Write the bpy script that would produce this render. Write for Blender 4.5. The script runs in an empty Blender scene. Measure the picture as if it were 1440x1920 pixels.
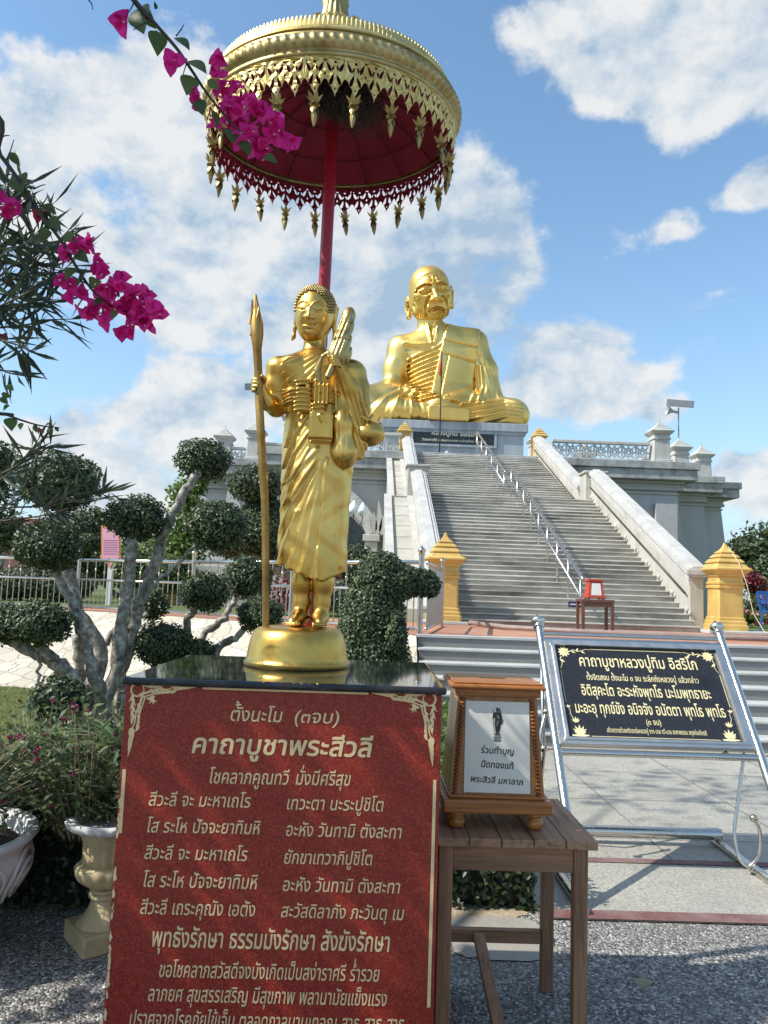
import bpy, bmesh, math, random
import numpy as np
from mathutils import Vector, geometry
R_ = math.radians
SC = bpy.context.scene
COL = SC.collection

# ------------------------------------------------------------------ camera
CAM_LOC = np.array([0.0, 0.0, 1.6])
FPX = 1442.0                                   # focal length in pixels of the 1440 wide photograph
ROLL, YAW, PITCH = R_(2.0), R_(0.98), R_(5.98)
FW = np.array([math.sin(YAW)*math.cos(PITCH), math.cos(YAW)*math.cos(PITCH), math.sin(PITCH)])
RT0 = np.array([math.cos(YAW), -math.sin(YAW), 0.0])
UP0 = np.cross(RT0, FW)
RT = math.cos(ROLL)*RT0 + math.sin(ROLL)*UP0
UP = -math.sin(ROLL)*RT0 + math.cos(ROLL)*UP0
cam_d = bpy.data.cameras.new('camera'); cam = bpy.data.objects.new('camera', cam_d); COL.objects.link(cam)
cam_d.sensor_fit = 'HORIZONTAL'; cam_d.sensor_width = 36.0; cam_d.lens = 36.0*FPX/1440.0
cam_d.clip_start = 0.05; cam_d.clip_end = 3000
from mathutils import Matrix
mw = Matrix(((RT[0], UP[0], -FW[0], CAM_LOC[0]), (RT[1], UP[1], -FW[1], CAM_LOC[1]), (RT[2], UP[2], -FW[2], CAM_LOC[2]), (0, 0, 0, 1)))
cam.matrix_world = mw
SC.camera = cam
def ray(x, y): return FW + RT*(x-720)/FPX - UP*(y-960)/FPX
def at(x, y, Y):                               # the point of the plane of depth Y seen at a photo pixel
    d = ray(x, y); return CAM_LOC + d*(Y/d[1])
def atz(x, y, z):
    d = ray(x, y); return CAM_LOC + d*((z-CAM_LOC[2])/d[2])

# ------------------------------------------------------------------ sun, sky, exposure
LDIR = Vector((0.95, 0.28, -1.0)).normalized()          # the way the light travels
sun_d = bpy.data.lights.new('sun', 'SUN'); sun_d.energy = 4.0; sun_d.angle = R_(0.53); sun_d.color = (1.0, 0.955, 0.88)
sun = bpy.data.objects.new('sun', sun_d); COL.objects.link(sun); sun.location = (-20, -4, 30)
sun.rotation_euler = LDIR.to_track_quat('-Z', 'Y').to_euler()
SUN_EL = math.asin(-LDIR.z); SUN_ROT = math.atan2(-LDIR.x, -LDIR.y)
SC.view_settings.view_transform = 'Standard'; SC.view_settings.look = 'None'
SC.view_settings.exposure = 0.60; SC.view_settings.gamma = 1.0
world = bpy.data.worlds.new('World'); SC.world = world; world.use_nodes = True
def build_world():
    nt = world.node_tree; N = nt.nodes; L = nt.links; N.clear()
    out = N.new('ShaderNodeOutputWorld'); bg = N.new('ShaderNodeBackground'); bg.inputs['Strength'].default_value = 0.13
    L.new(bg.outputs[0], out.inputs[0])
    sky = N.new('ShaderNodeTexSky'); sky.sky_type = 'NISHITA'; sky.sun_disc = False
    sky.sun_elevation = SUN_EL; sky.sun_rotation = SUN_ROT; sky.altitude = 0; sky.air_density = 1.0; sky.dust_density = 0.9; sky.ozone_density = 2.2
    tc = N.new('ShaderNodeTexCoord')
    sep = N.new('ShaderNodeSeparateXYZ'); L.new(tc.outputs['Generated'], sep.inputs[0])
    def m(op, a, b=None, c=None, clamp=False):
        n = N.new('ShaderNodeMath'); n.operation = op; n.use_clamp = clamp
        for i, v in enumerate((a, b, c)):
            if v is None: continue
            if isinstance(v, (int, float)): n.inputs[i].default_value = v
            else: L.new(v, n.inputs[i])
        return n.outputs[0]
    u = m('ARCTAN2', sep.outputs[0], sep.outputs[1]); v = m('ARCSINE', sep.outputs[2])
    def noise(scale, detail, rough, sz=1.0, off=(0, 0, 0), dist=0.0, shift=None):
        mp = N.new('ShaderNodeMapping'); mp.inputs['Scale'].default_value = (1, 1, sz); mp.inputs['Location'].default_value = off
        L.new(tc.outputs['Generated'], mp.inputs['Vector'])
        n = N.new('ShaderNodeTexNoise'); n.inputs['Scale'].default_value = scale; n.inputs['Detail'].default_value = detail
        n.inputs['Roughness'].default_value = rough; n.inputs['Distortion'].default_value = dist; L.new(mp.outputs[0], n.inputs['Vector'])
        return n.outputs['Fac']
    SH = (.022, -.004, -.030)                                   # the same noise sampled a little towards the sun gives the clouds their lit and shaded sides
    def pair(*a, off=(0, 0, 0), **k): return noise(*a, off=off, **k), noise(*a, off=tuple(o+s_ for o, s_ in zip(off, SH)), **k)
    big = noise(3.2, 3, 0.5, 1.5)
    fa, fb = pair(6.5, 10, 0.60, 1.45, off=(3, 1, 0), dist=.08); la, lb = pair(15.0, 6, 0.58, 1.2, off=(7, 2, 1), dist=.0)
    # cloud banks as soft lobes in azimuth / elevation: (photo px x, y, half width, half height, density)
    banks = [(150, 245, 190, 95, .95), (40, 215, 150, 90, .72), (330, 270, 190, 150, .95), (250, 420, 250, 110, .85), (160, 520, 200, 70, .50), (460, 430, 190, 130, 1.0), (400, 590, 170, 90, .75),
             (700, 480, 250, 150, 1.08), (860, 430, 130, 110, 1.0), (940, 520, 90, 90, .85), (760, 630, 240, 90, .85), (560, 640, 150, 80, .70), (330, 800, 190, 60, .95), (430, 740, 160, 70, 1.0), (560, 770, 170, 90, .75), (200, 850, 200, 45, .85), (240, 920, 190, 50, .7), (60, 930, 120, 40, .4),
             (1080, 660, 100, 60, .95), (1150, 730, 110, 55, .95), (1235, 760, 60, 32, .85), (1010, 720, 130, 70, .70), (960, 640, 100, 60, .6),
             (1080, 55, 120, 60, .85), (1240, 60, 190, 105, 1.1), (1380, 90, 150, 110, 1.1), (1330, 190, 110, 60, .8), (1420, 345, 65, 38, .85), (1350, 370, 40, 26, .5), (1280, 420, 45, 26, .48), (1350, 560, 60, 20, .35), (1425, 900, 70, 60, .8), (1300, 980, 170, 40, .5), (720, 1010, 700, 45, .55), (410, 90, 80, 30, .4)]
    field = None
    for (bx, by, bw, bh, dens) in banks:
        d = ray(bx, by); d = d/np.linalg.norm(d); u0 = math.atan2(d[0], d[1]); v0 = math.asin(d[2]); k = 1.0/FPX*0.95
        du = m('MULTIPLY', m('SUBTRACT', u, u0), 1/(bw*k)); dv = m('MULTIPLY', m('SUBTRACT', v, v0), 1/(bh*k))
        r2 = m('ADD', m('MULTIPLY', du, du), m('MULTIPLY', dv, dv))
        g = m('MULTIPLY', m('EXPONENT', m('MULTIPLY', m('MULTIPLY', r2, r2), -.42)), dens)
        field = g if field is None else m('MAXIMUM', field, g)
    behind = m('MULTIPLY', m('SUBTRACT', big, 0.40), 2.4)      # elsewhere the same kind of broken cloud
    away = m('GREATER_THAN', m('ABSOLUTE', u), 0.62); high = m('GREATER_THAN', v, 0.86)
    field = m('MAXIMUM', field, m('MULTIPLY', behind, m('MAXIMUM', away, high)))
    def total(f, l): return m('ADD', m('ADD', field, m('MULTIPLY', m('SUBTRACT', f, 0.5), 1.9)), m('MULTIPLY', m('SUBTRACT', l, 0.5), 1.25))
    ta, tb = total(fa, la), total(fb, lb)
    mr = N.new('ShaderNodeMapRange'); mr.interpolation_type = 'SMOOTHSTEP'; mr.inputs['From Min'].default_value = 0.27; mr.inputs['From Max'].default_value = 0.68
    L.new(ta, mr.inputs['Value'])
    d = ray(860, 520); d = d/np.linalg.norm(d); gu, gv = math.atan2(d[0], d[1]), math.asin(d[2])      # the thicker grey bank behind the seated statue
    ge = m('ADD', m('POWER', m('MULTIPLY', m('SUBTRACT', u, gu), 1/.15), 2.0), m('POWER', m('MULTIPLY', m('SUBTRACT', v, gv), 1/.15), 2.0))
    grey = m('MULTIPLY', m('EXPONENT', m('MULTIPLY', ge, -1.0)), .42)
    sd = m('ADD', m('MULTIPLY', m('SUBTRACT', fa, fb), 2.6), m('MULTIPLY', m('SUBTRACT', la, lb), 1.0))
    shade = m('SUBTRACT', m('ADD', sd, m('ADD', m('MULTIPLY', ta, -.14), .76)), grey)
    cr = N.new('ShaderNodeValToRGB'); e = cr.color_ramp.elements
    e[0].position = 0.22; e[0].color = (2.05, 2.75, 3.55, 1); e[1].position = 0.86; e[1].color = (4.45, 4.5, 4.5, 1)
    mid = e.new(0.52); mid.color = (3.2, 3.65, 4.05, 1)
    L.new(shade, cr.inputs[0])
    # clear sky: Nishita, toned to the light tropical blue of the day and whitening into the humid horizon
    skm = N.new('ShaderNodeMix'); skm.data_type = 'RGBA'; skm.blend_type = 'MULTIPLY'; skm.inputs['Factor'].default_value = 1.0
    L.new(sky.outputs[0], skm.inputs['A']); skm.inputs['B'].default_value = (1.04, 1.22, 1.20, 1)
    hz = N.new('ShaderNodeMix'); hz.data_type = 'RGBA'; L.new(m('MULTIPLY', m('POWER', m('SUBTRACT', 1.0, m('MAXIMUM', v, 0.0), clamp=True), 4.0), .66), hz.inputs['Factor'])
    L.new(skm.outputs['Result'], hz.inputs['A']); hz.inputs['B'].default_value = (2.9, 3.5, 4.2, 1)
    mix = N.new('ShaderNodeMix'); mix.data_type = 'RGBA'; L.new(m('MULTIPLY', mr.outputs[0], 0.94), mix.inputs['Factor'])
    L.new(hz.outputs['Result'], mix.inputs['A']); L.new(cr.outputs[0], mix.inputs['B'])
    L.new(mix.outputs['Result'], bg.inputs['Color'])
build_world()

# ------------------------------------------------------------------ helpers
RNG = np.random.default_rng(7); random.seed(7)
WLOC = {}
def link(o, parent=None):
    COL.objects.link(o)
    if parent is not None:
        o.parent = parent
        if parent.type == 'EMPTY': o.location = -parent.location
    return o
def thing(name, label, cat, loc=(0, 0, 0), group=None):
    o = bpy.data.objects.new(name, None); COL.objects.link(o); o.location = loc; o.empty_display_size = .1
    o['label'] = label; o['category'] = cat
    if group: o['group'] = group
    return o
def tag(o, label, cat, group=None):
    o['label'] = label; o['category'] = cat
    if group: o['group'] = group
    return o
def structure(o): o['kind'] = 'structure'; return o
def copy_tree(o, loc=None, label=None, parent=None):
    c = o.copy(); COL.objects.link(c)
    if parent is not None: c.parent = parent
    if loc is not None: c.location = loc
    if label: c['label'] = label
    for ch in list(o.children): copy_tree(ch, parent=c)
    return c

class MB:
    def __init__(s): s.v = []; s.f = []; s.m = []; s.mi = 0
    def add(s, V, F):
        b = len(s.v); s.v.extend([tuple(map(float, p)) for p in V]); s.f.extend([tuple(i+b for i in f) for f in F]); s.m.extend([s.mi]*len(F)); return s
    def box(s, x0, x1, y0, y1, z0, z1, c=0.0):
        if c <= 0:
            V = [(x0,y0,z0),(x1,y0,z0),(x1,y1,z0),(x0,y1,z0),(x0,y0,z1),(x1,y0,z1),(x1,y1,z1),(x0,y1,z1)]
            return s.add(V, [(0,3,2,1),(4,5,6,7),(0,1,5,4),(1,2,6,5),(2,3,7,6),(3,0,4,7)])
        bm = bmesh.new(); bmesh.ops.create_cube(bm, size=1)
        for v in bm.verts: v.co = Vector(((x0+x1)/2+v.co.x*(x1-x0), (y0+y1)/2+v.co.y*(y1-y0), (z0+z1)/2+v.co.z*(z1-z0)))
        c = min(c, .45*min(x1-x0, y1-y0, z1-z0))
        bmesh.ops.bevel(bm, geom=bm.edges[:], offset=c, segments=2, profile=.5, affect='EDGES')
        return s.bm(bm)
    def bm(s, bm):
        bm.verts.index_update(); V = [v.co[:] for v in bm.verts]; F = [tuple(v.index for v in f.verts) for f in bm.faces]; bm.free(); return s.add(V, F)
    def bar(s, p0, p1, w, d, up=(0, 0, 1), c=0.0):
        p0, p1 = Vector(p0), Vector(p1); a = (p1-p0); ln = a.length; a.normalize(); u = Vector(up)
        r = a.cross(u)
        if r.length < 1e-4: r = a.cross(Vector((0, 1, 0)))
        r.normalize(); u = r.cross(a)
        t = MB().box(-w/2, w/2, -d/2, d/2, 0, ln, c)
        return s.add([p0+r*x+u*y+a*z for x, y, z in t.v], t.f)
    def tube(s, pts, rad, seg=10, cap=True, closed=False):
        P = [Vector(p) for p in pts]; n = len(P)
        if not hasattr(rad, '__len__'): rad = [rad]*n
        rings = []; prev = None
        for i in range(n):
            if closed: t = P[(i+1) % n]-P[i-1]
            else: t = P[min(i+1, n-1)]-P[max(i-1, 0)]
            t.normalize()
            if prev is None:
                r = t.cross(Vector((0, 0, 1)))
                if r.length < .05: r = t.cross(Vector((0, 1, 0)))
            else: r = prev-t*prev.dot(t)
            r.normalize(); prev = r; u = t.cross(r)
            rings.append([P[i]+(r*math.cos(2*math.pi*k/seg)+u*math.sin(2*math.pi*k/seg))*rad[i] for k in range(seg)])
        V = [p for rg in rings for p in rg]; F = []
        for i in range(n if closed else n-1):
            for k in range(seg):
                a = i*seg+k; b = i*seg+(k+1) % seg; j = (i+1) % n
                F.append((a, b, j*seg+(k+1) % seg, j*seg+k))
        if cap and not closed: F += [tuple(range(seg))[::-1], tuple((n-1)*seg+k for k in range(seg))]
        return s.add(V, F)
    def lathe(s, prof, c=(0, 0, 0), seg=32, sq=False, rfun=None, rot=0.0, cap=True):       # prof = [(r, z)], sq = square plan
        V = []; F = []; n = len(prof)
        for (r, z) in prof:
            for k in range(seg):
                a = 2*math.pi*k/seg+rot; rr = r*(rfun(a, z) if rfun else 1.0)
                if sq: rr = rr/max(abs(math.cos(a-rot+math.pi/seg)), abs(math.sin(a-rot+math.pi/seg)))
                V.append((c[0]+rr*math.cos(a+(math.pi/seg if sq else 0)), c[1]+rr*math.sin(a+(math.pi/seg if sq else 0)), c[2]+z))
        for i in range(n-1):
            for k in range(seg):
                a = i*seg+k; b = i*seg+(k+1) % seg; F.append((a, b, b+seg, a+seg))
        if cap: F += [tuple(range(seg))[::-1], tuple((n-1)*seg+k for k in range(seg))]
        return s.add(V, F)
    def sqlathe(s, prof, c=(0, 0, 0), ax=1.0):                                    # square section tower: half width r
        V = []; F = []
        for (r, z) in prof: V += [(c[0]-r, c[1]-r*ax, c[2]+z), (c[0]+r, c[1]-r*ax, c[2]+z), (c[0]+r, c[1]+r*ax, c[2]+z), (c[0]-r, c[1]+r*ax, c[2]+z)]
        for i in range(len(prof)-1):
            for k in range(4): a = i*4+k; b = i*4+(k+1) % 4; F.append((a, b, b+4, a+4))
        n = len(prof); F += [(3, 2, 1, 0), tuple((n-1)*4+k for k in range(4))]
        return s.add(V, F)
    def ball(s, c, r, seg=12, rings=8, sc=(1, 1, 1)):
        prof = [(r*math.sin(math.pi*i/rings), -r*math.cos(math.pi*i/rings)) for i in range(rings+1)]; prof[0] = (r*.02, prof[0][1]); prof[-1] = (r*.02, prof[-1][1])
        t = MB().lathe(prof, (0, 0, 0), seg)
        return s.add([(c[0]+x*sc[0], c[1]+y*sc[1], c[2]+z*sc[2]) for x, y, z in t.v], t.f)
    def prism(s, poly, f0, f1):                                                    # poly of 2D points, f0/f1 map (u,v) to 3D front/back
        n = len(poly); V = [f0(*p) for p in poly]+[f1(*p) for p in poly]
        F = [tuple(range(n)), tuple(range(2*n-1, n-1, -1))]+[(i, i+n, (i+1) % n+n, (i+1) % n) for i in range(n)]
        return s.add(V, F)
    def build(s, name, mat, parent=None, smooth=False, fix=True):
        me = bpy.data.meshes.new(name); me.from_pydata(s.v, [], s.f)
        mats = mat if isinstance(mat, (list, tuple)) else [mat]
        for q in mats: me.materials.append(q)
        if len(mats) > 1: me.polygons.foreach_set('material_index', s.m)
        if fix:
            b = bmesh.new(); b.from_mesh(me); bmesh.ops.recalc_face_normals(b, faces=b.faces[:]); b.to_mesh(me); b.free()
        if smooth is True: me.polygons.foreach_set('use_smooth', [True]*len(me.polygons))
        elif smooth: me.set_sharp_from_angle(angle=R_(smooth)); me.polygons.foreach_set('use_smooth', [True]*len(me.polygons)); me.set_sharp_from_angle(angle=R_(smooth))
        o = bpy.data.objects.new(name, me); return link(o, parent)
def np_mesh(name, V, F, mat, parent=None, smooth=False):
    V = np.asarray(V, np.float32); F = np.asarray(F, np.int32); k = F.shape[1]
    me = bpy.data.meshes.new(name); me.vertices.add(len(V)); me.vertices.foreach_set('co', V.ravel())
    me.loops.add(F.size); me.loops.foreach_set('vertex_index', F.ravel())
    me.polygons.add(len(F)); me.polygons.foreach_set('loop_start', np.arange(0, F.size, k, dtype=np.int32))
    if smooth: me.polygons.foreach_set('use_smooth', np.ones(len(F), bool))
    me.update(calc_edges=True); me.validate()
    for q in (mat if isinstance(mat, (list, tuple)) else [mat]): me.materials.append(q)
    return link(bpy.data.objects.new(name, me), parent)
def unit(a): return a/np.maximum(np.linalg.norm(a, axis=-1, keepdims=True), 1e-9)
def leaf_geo(P, Nn, L, W, fold=.18, T=None, droop=0.0):          # one folded pointed leaf per point
    n = len(P); L = np.broadcast_to(np.asarray(L, float), (n,))[:, None]; W = np.broadcast_to(np.asarray(W, float), (n,))[:, None]
    if T is None: T = RNG.normal(size=(n, 3))
    T = unit(T-Nn*(T*Nn).sum(1, keepdims=True)); B = np.cross(Nn, T)
    mid = P+T*L*.45; up = Nn*W*fold
    V = np.stack([P, mid+B*W*.5+up, P+T*L-Nn*L*droop, mid-B*W*.5+up], 1).reshape(-1, 3)
    i = np.arange(n)[:, None]*4
    F = np.concatenate([i+np.array([[0, 2, 1]]), i+np.array([[0, 3, 2]])], 0)
    return V, F
def merge_geo(parts):
    Vs, Fs, b = [], [], 0
    for V, F in parts: Vs.append(V); Fs.append(np.asarray(F)+b); b += len(V)
    return np.concatenate(Vs), np.concatenate(Fs)
def ellipsoid_leaves(c, r, n, L, W, shell=(.80, 1.03), spread=.75, bump=.07, flat=0.0):
    d = unit(RNG.normal(size=(n, 3))); c = np.array(c); r = np.array(r)
    k = RNG.uniform(0, 10, 3)
    w = 1+bump*(np.sin(d[:, 0]*5+k[0])*np.sin(d[:, 1]*5+k[1])+np.sin(d[:, 2]*7+k[2]+d[:, 0]*3))
    s = RNG.uniform(shell[0], shell[1], n)*w
    P = c+d*r*s[:, None]
    Nn = unit(d/r+0*d); Nn = unit(Nn+RNG.normal(size=(n, 3))*spread*.6+np.array([0, 0, .35]))
    return leaf_geo(P, Nn, RNG.uniform(.75, 1.2, n)*L, RNG.uniform(.8, 1.15, n)*W)
# ------------------------------------------------------------------ materials
def new_mat(name):
    m = bpy.data.materials.new(name); m.use_nodes = True
    nt = m.node_tree; b = nt.nodes['Principled BSDF']; return m, nt, nt.nodes, nt.links, b
def n_noise(N, L, scale, detail=4, rough=.55, vec=None, dist=0.0):
    n = N.new('ShaderNodeTexNoise'); n.inputs['Scale'].default_value = scale; n.inputs['Detail'].default_value = detail
    n.inputs['Roughness'].default_value = rough; n.inputs['Distortion'].default_value = dist
    if vec is not None: L.new(vec, n.inputs['Vector'])
    return n.outputs['Fac']
def n_ramp(N, L, fac, stops, interp='LINEAR'):
    r = N.new('ShaderNodeValToRGB'); r.color_ramp.interpolation = interp; e = r.color_ramp.elements
    while len(e) < len(stops): e.new(.5)
    for k, (p, c) in enumerate(stops):
        e[k].position = p; e[k].color = (*c, 1) if len(c) == 3 else c
    L.new(fac, r.inputs[0]); return r.outputs[0]
def n_mix(N, L, fac, a, b, mode='MIX'):
    x = N.new('ShaderNodeMix'); x.data_type = 'RGBA'; x.blend_type = mode
    if isinstance(fac, (int, float)): x.inputs['Factor'].default_value = fac
    else: L.new(fac, x.inputs['Factor'])
    for k, v in (('A', a), ('B', b)):
        if isinstance(v, tuple): x.inputs[k].default_value = (*v[:3], 1)
        else: L.new(v, x.inputs[k])
    return x.outputs['Result']
def n_math(N, L, op, a, b=None, clamp=False):
    n = N.new('ShaderNodeMath'); n.operation = op; n.use_clamp = clamp
    for i, v in enumerate((a, b)):
        if v is None: continue
        if isinstance(v, (int, float)): n.inputs[i].default_value = v
        else: L.new(v, n.inputs[i])
    return n.outputs[0]
def n_bump(N, L, b, h, strength, dist=.01):
    bp = N.new('ShaderNodeBump'); bp.inputs['Strength'].default_value = strength; bp.inputs['Distance'].default_value = dist
    L.new(h, bp.inputs['Height']); L.new(bp.outputs[0], b.inputs['Normal']); return bp
def n_obj(N):
    return N.new('ShaderNodeTexCoord').outputs['Object']
def dk(c, k): return tuple(x*k for x in c)
def plain(name, col, rough=.5, metal=0.0, var=.12, scale=6, bump=.15, bscale=80, bdist=.004, stain=None, stain_amt=.5, stain_scale=2.0, spec=.5, sz=(1, 1, 1)):
    m, nt, N, L, b = new_mat(name); v = n_obj(N)
    mp = N.new('ShaderNodeMapping'); mp.inputs['Scale'].default_value = sz; L.new(v, mp.inputs['Vector']); vv = mp.outputs[0]
    c = n_ramp(N, L, n_noise(N, L, scale, 6, .62, v), [(.3, dk(col, 1-var)), (.7, dk(col, 1+var))])
    if stain:
        f = n_ramp(N, L, n_noise(N, L, stain_scale, 9, .72, vv), [(.42, (0, 0, 0)), (.66, (stain_amt,)*3)])
        c = n_mix(N, L, f, c, stain)
    L.new(c, b.inputs['Base Color']); b.inputs['Metallic'].default_value = metal; b.inputs['Specular IOR Level'].default_value = spec
    rr = n_ramp(N, L, n_noise(N, L, scale*2.3, 4, .6, v), [(.3, (max(rough-.08, 0.02),)*3), (.7, (min(rough+.08, 1),)*3)]); L.new(rr, b.inputs['Roughness'])
    if bump: n_bump(N, L, b, n_noise(N, L, bscale, 4, .6, v), bump, bdist)
    return m
def gold_mat(name, col, deep, rough, spots, bumpd, bsc, dull=.25):
    m, nt, N, L, b = new_mat(name); v = n_obj(N)
    c = n_ramp(N, L, n_noise(N, L, bsc*.35, 5, .6, v), [(.32, deep), (.62, col)])
    f = n_ramp(N, L, n_noise(N, L, bsc*4.5, 3, .55, v), [(.66, (0, 0, 0)), (.74, (1, 1, 1))])
    g = n_ramp(N, L, n_noise(N, L, bsc*.5, 3, .6, v), [(.45, (0, 0, 0)), (.65, (spots,)*3)])
    sp = n_math(N, L, 'MULTIPLY', f, g)
    c = n_mix(N, L, sp, c, (.10, .065, .02)); L.new(c, b.inputs['Base Color'])
    b.inputs['Metallic'].default_value = 1.0
    r = n_ramp(N, L, n_noise(N, L, bsc*.6, 6, .65, v), [(.3, (rough,)*3), (.7, (rough+dull,)*3)])
    L.new(n_math(N, L, 'ADD', r, n_math(N, L, 'MULTIPLY', sp, .4)), b.inputs['Roughness'])
    n_bump(N, L, b, n_noise(N, L, bsc, 5, .6, v), .5, bumpd)
    return m
def leaf_mat(name, dark, mid, light, rough=.38, trans=.25, spec=.5):
    m, nt, N, L, b = new_mat(name)
    g = N.new('ShaderNodeNewGeometry')
    c = n_ramp(N, L, g.outputs['Random Per Island'], [(0, dark), (.5, mid), (1, light)])
    c2 = n_mix(N, L, n_noise(N, L, 2.2, 3, .5, n_obj(N)), n_mix(N, L, .3, c, dark), c)
    L.new(c2, b.inputs['Base Color']); b.inputs['Roughness'].default_value = rough; b.inputs['Specular IOR Level'].default_value = spec
    if trans > 0:
        t = N.new('ShaderNodeBsdfTranslucent'); ms = N.new('ShaderNodeMixShader'); ms.inputs[0].default_value = trans
        tcol = n_mix(N, L, .5, c2, light); L.new(tcol, t.inputs['Color'])
        L.new(b.outputs[0], ms.inputs[1]); L.new(t.outputs[0], ms.inputs[2]); L.new(ms.outputs[0], N['Material Output'].inputs['Surface'])
    return m
GOLD = gold_mat('gilded statue', (.74, .50, .155), (.54, .32, .065), .25, 1.0, .005, 9, .22)
GOLD_BIG = gold_mat('gilded giant statue', (.88, .63, .21), (.74, .45, .11), .27, .35, .07, .55, .22)
GOLD_DULL = gold_mat('weathered gilt metal', (.52, .41, .19), (.33, .24, .09), .34, .8, .002, 30)
GOLD_LACE = gold_mat('gilt lacework', (.74, .60, .26), (.56, .41, .14), .33, .5, .002, 34)
GOLD_STAFF = gold_mat('tarnished gilt staff', (.44, .29, .10), (.26, .15, .045), .40, 1.0, .004, 22)
GOLD_PAINT = plain('ochre gold paint', (.66, .44, .13), .45, .2, .12, 3, .2, 30, .006, (.44, .27, .07), .5, 1.6)
INLAY = plain('gold paint inlay', (.76, .56, .30), .5, .2, .12, 40, 0)
INLAY_BRIGHT = plain('bright gold inlay', (.86, .74, .40), .5, .2, .12, 40, 0)
RED_LINING = plain('crimson lining', (.26, .010, .036), .75, 0, .18, 5, .2, 200, .001)
RED_PAINT = plain('red pole paint', (.36, .012, .025), .3, 0, .15, 4, .1, 40)
def granite_red():
    m, nt, N, L, b = new_mat('red granite'); v = n_obj(N)
    f = n_noise(N, L, 210, 3, .7, v); g = n_noise(N, L, 60, 4, .6, v)
    c = n_ramp(N, L, f, [(.28, (.105, .007, .005)), (.46, (.26, .022, .013)), (.6, (.36, .042, .024)), (.75, (.50, .14, .10))])
    c = n_mix(N, L, n_ramp(N, L, g, [(.35, (.0,)*3), (.7, (.35,)*3)]), c, (.15, .012, .009)); L.new(c, b.inputs['Base Color'])
    L.new(n_ramp(N, L, n_noise(N, L, 9, 5, .6, v), [(.3, (.20,)*3), (.7, (.42,)*3)]), b.inputs['Roughness']); b.inputs['Specular IOR Level'].default_value = .4
    n_bump(N, L, b, f, .12, .001); return m
def granite_black(name, rough, speck=.6, base=(.012, .013, .015)):
    m, nt, N, L, b = new_mat(name); v = n_obj(N)
    f = n_noise(N, L, 260, 2, .6, v)
    c = n_ramp(N, L, f, [(.45, base), (.66, dk(base, 2.2)), (.72, (.12*speck,)*3), (.8, (.5*speck, .48*speck, .42*speck))]); L.new(c, b.inputs['Base Color'])
    b.inputs['Roughness'].default_value = rough; return m
RED_GRANITE = granite_red(); BLACK_TOP = granite_black('polished black granite', .045, .25); BLACK_PANEL = granite_black('black granite panel', .25, 1.0, (.016, .017, .02))
def concrete(name, col, dark, rough=.8, scale=1.2, amt=.6, sz=(1, 1, .25), bump=.3):
    return plain(name, col, rough, 0, .08, 3, bump, 60, .006, dark, amt, scale, .3, sz)
WHITE_STONE = concrete('white painted masonry', (.45, .43, .375), (.26, .245, .21), .75, 1.3, .6)
WHITE_TRIM = concrete('white moulding', (.50, .49, .455), (.27, .26, .24), .65, 2.0, .55)
GREY_WALL = concrete('grey rendered wall', (.44, .44, .43), (.33, .33, .33), .8, .5, .5)
GREY_CORN = concrete('stained grey concrete cornice', (.40, .40, .39), (.12, .12, .12), .85, 1.6, .8, (1, 1, 1))
PED_BLUE = concrete('weathered slate blue plinth', (.24, .28, .31), (.45, .47, .48), .7, 1.2, .65, (1.6, 1.6, .12))
STAIR = concrete('stained washed stone step', (.43, .40, .335), (.085, .078, .066), .85, 1.5, .85, (.35, 1.3, 1.3))
STAIR_NOSE = concrete('worn step nosing', (.60, .58, .53), (.13, .125, .115), .8, 1.3, .8, (.35, 1.2, 1.2))
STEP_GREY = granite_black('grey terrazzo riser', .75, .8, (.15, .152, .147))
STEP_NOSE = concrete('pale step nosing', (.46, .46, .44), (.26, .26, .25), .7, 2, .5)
STEEL = plain('stainless steel', (.62, .60, .56), .24, 1.0, .06, 12, 0)
STEEL_DULL = plain('dull steel tube', (.46, .43, .40), .33, 1.0, .12, 9, 0)
BRASS_BALL = plain('brassy steel ball', (.62, .52, .40), .18, 1.0, .05, 9, 0)
def wood(name, a, b_, rough, dark, gs=14, stretch=(1, 1, .06)):
    m, nt, N, L, b = new_mat(name); v = n_obj(N)
    mp = N.new('ShaderNodeMapping'); mp.inputs['Scale'].default_value = stretch; L.new(v, mp.inputs['Vector'])
    f = n_noise(N, L, gs*6, 6, .65, mp.outputs[0], .6)
    c = n_ramp(N, L, f, [(.3, b_), (.5, a), (.72, dk(a, 1.3))])
    c = n_mix(N, L, n_ramp(N, L, n_noise(N, L, gs*.6, 5, .6, mp.outputs[0]), [(.5, (0,)*3), (.72, (.7,)*3)]), c, dark); L.new(c, b.inputs['Base Color'])
    L.new(n_ramp(N, L, f, [(.3, (rough+.1,)*3), (.7, (max(rough-.1, .05),)*3)]), b.inputs['Roughness']); n_bump(N, L, b, f, .35, .002); return m
TABLE_X = wood('weathered teak rail', (.30, .15, .078), (.14, .07, .036), .65, (.045, .032, .024), 9, (.06, 1, 1))
TABLE_Y = wood('weathered teak board', (.34, .185, .10), (.165, .088, .05), .6, (.05, .038, .03), 9, (1, .05, 1))
TABLE_Z = wood('weathered teak leg', (.30, .155, .078), (.14, .07, .036), .62, (.05, .034, .025), 9, (1, 1, .05))
VARN_X = wood('varnished wood', (.37, .135, .034), (.22, .068, .016), .28, (.14, .042, .01), 10, (.06, 1, 1))
VARN_Z = wood('varnished side board', (.36, .145, .034), (.20, .07, .016), .28, (.10, .035, .01), 10, (1, 1, .05))
VARN_BALL = plain('varnished turned wood', (.42, .165, .035), .3, 0, .25, 20, .1)
REDWOOD = plain('dark brown varnish', (.13, .055, .035), .35, 0, .2, 20, .1)
WHITE_PLATE = plain('glossy white plate', (.72, .69, .61), .2, 0, .05, 5, 0)
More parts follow.
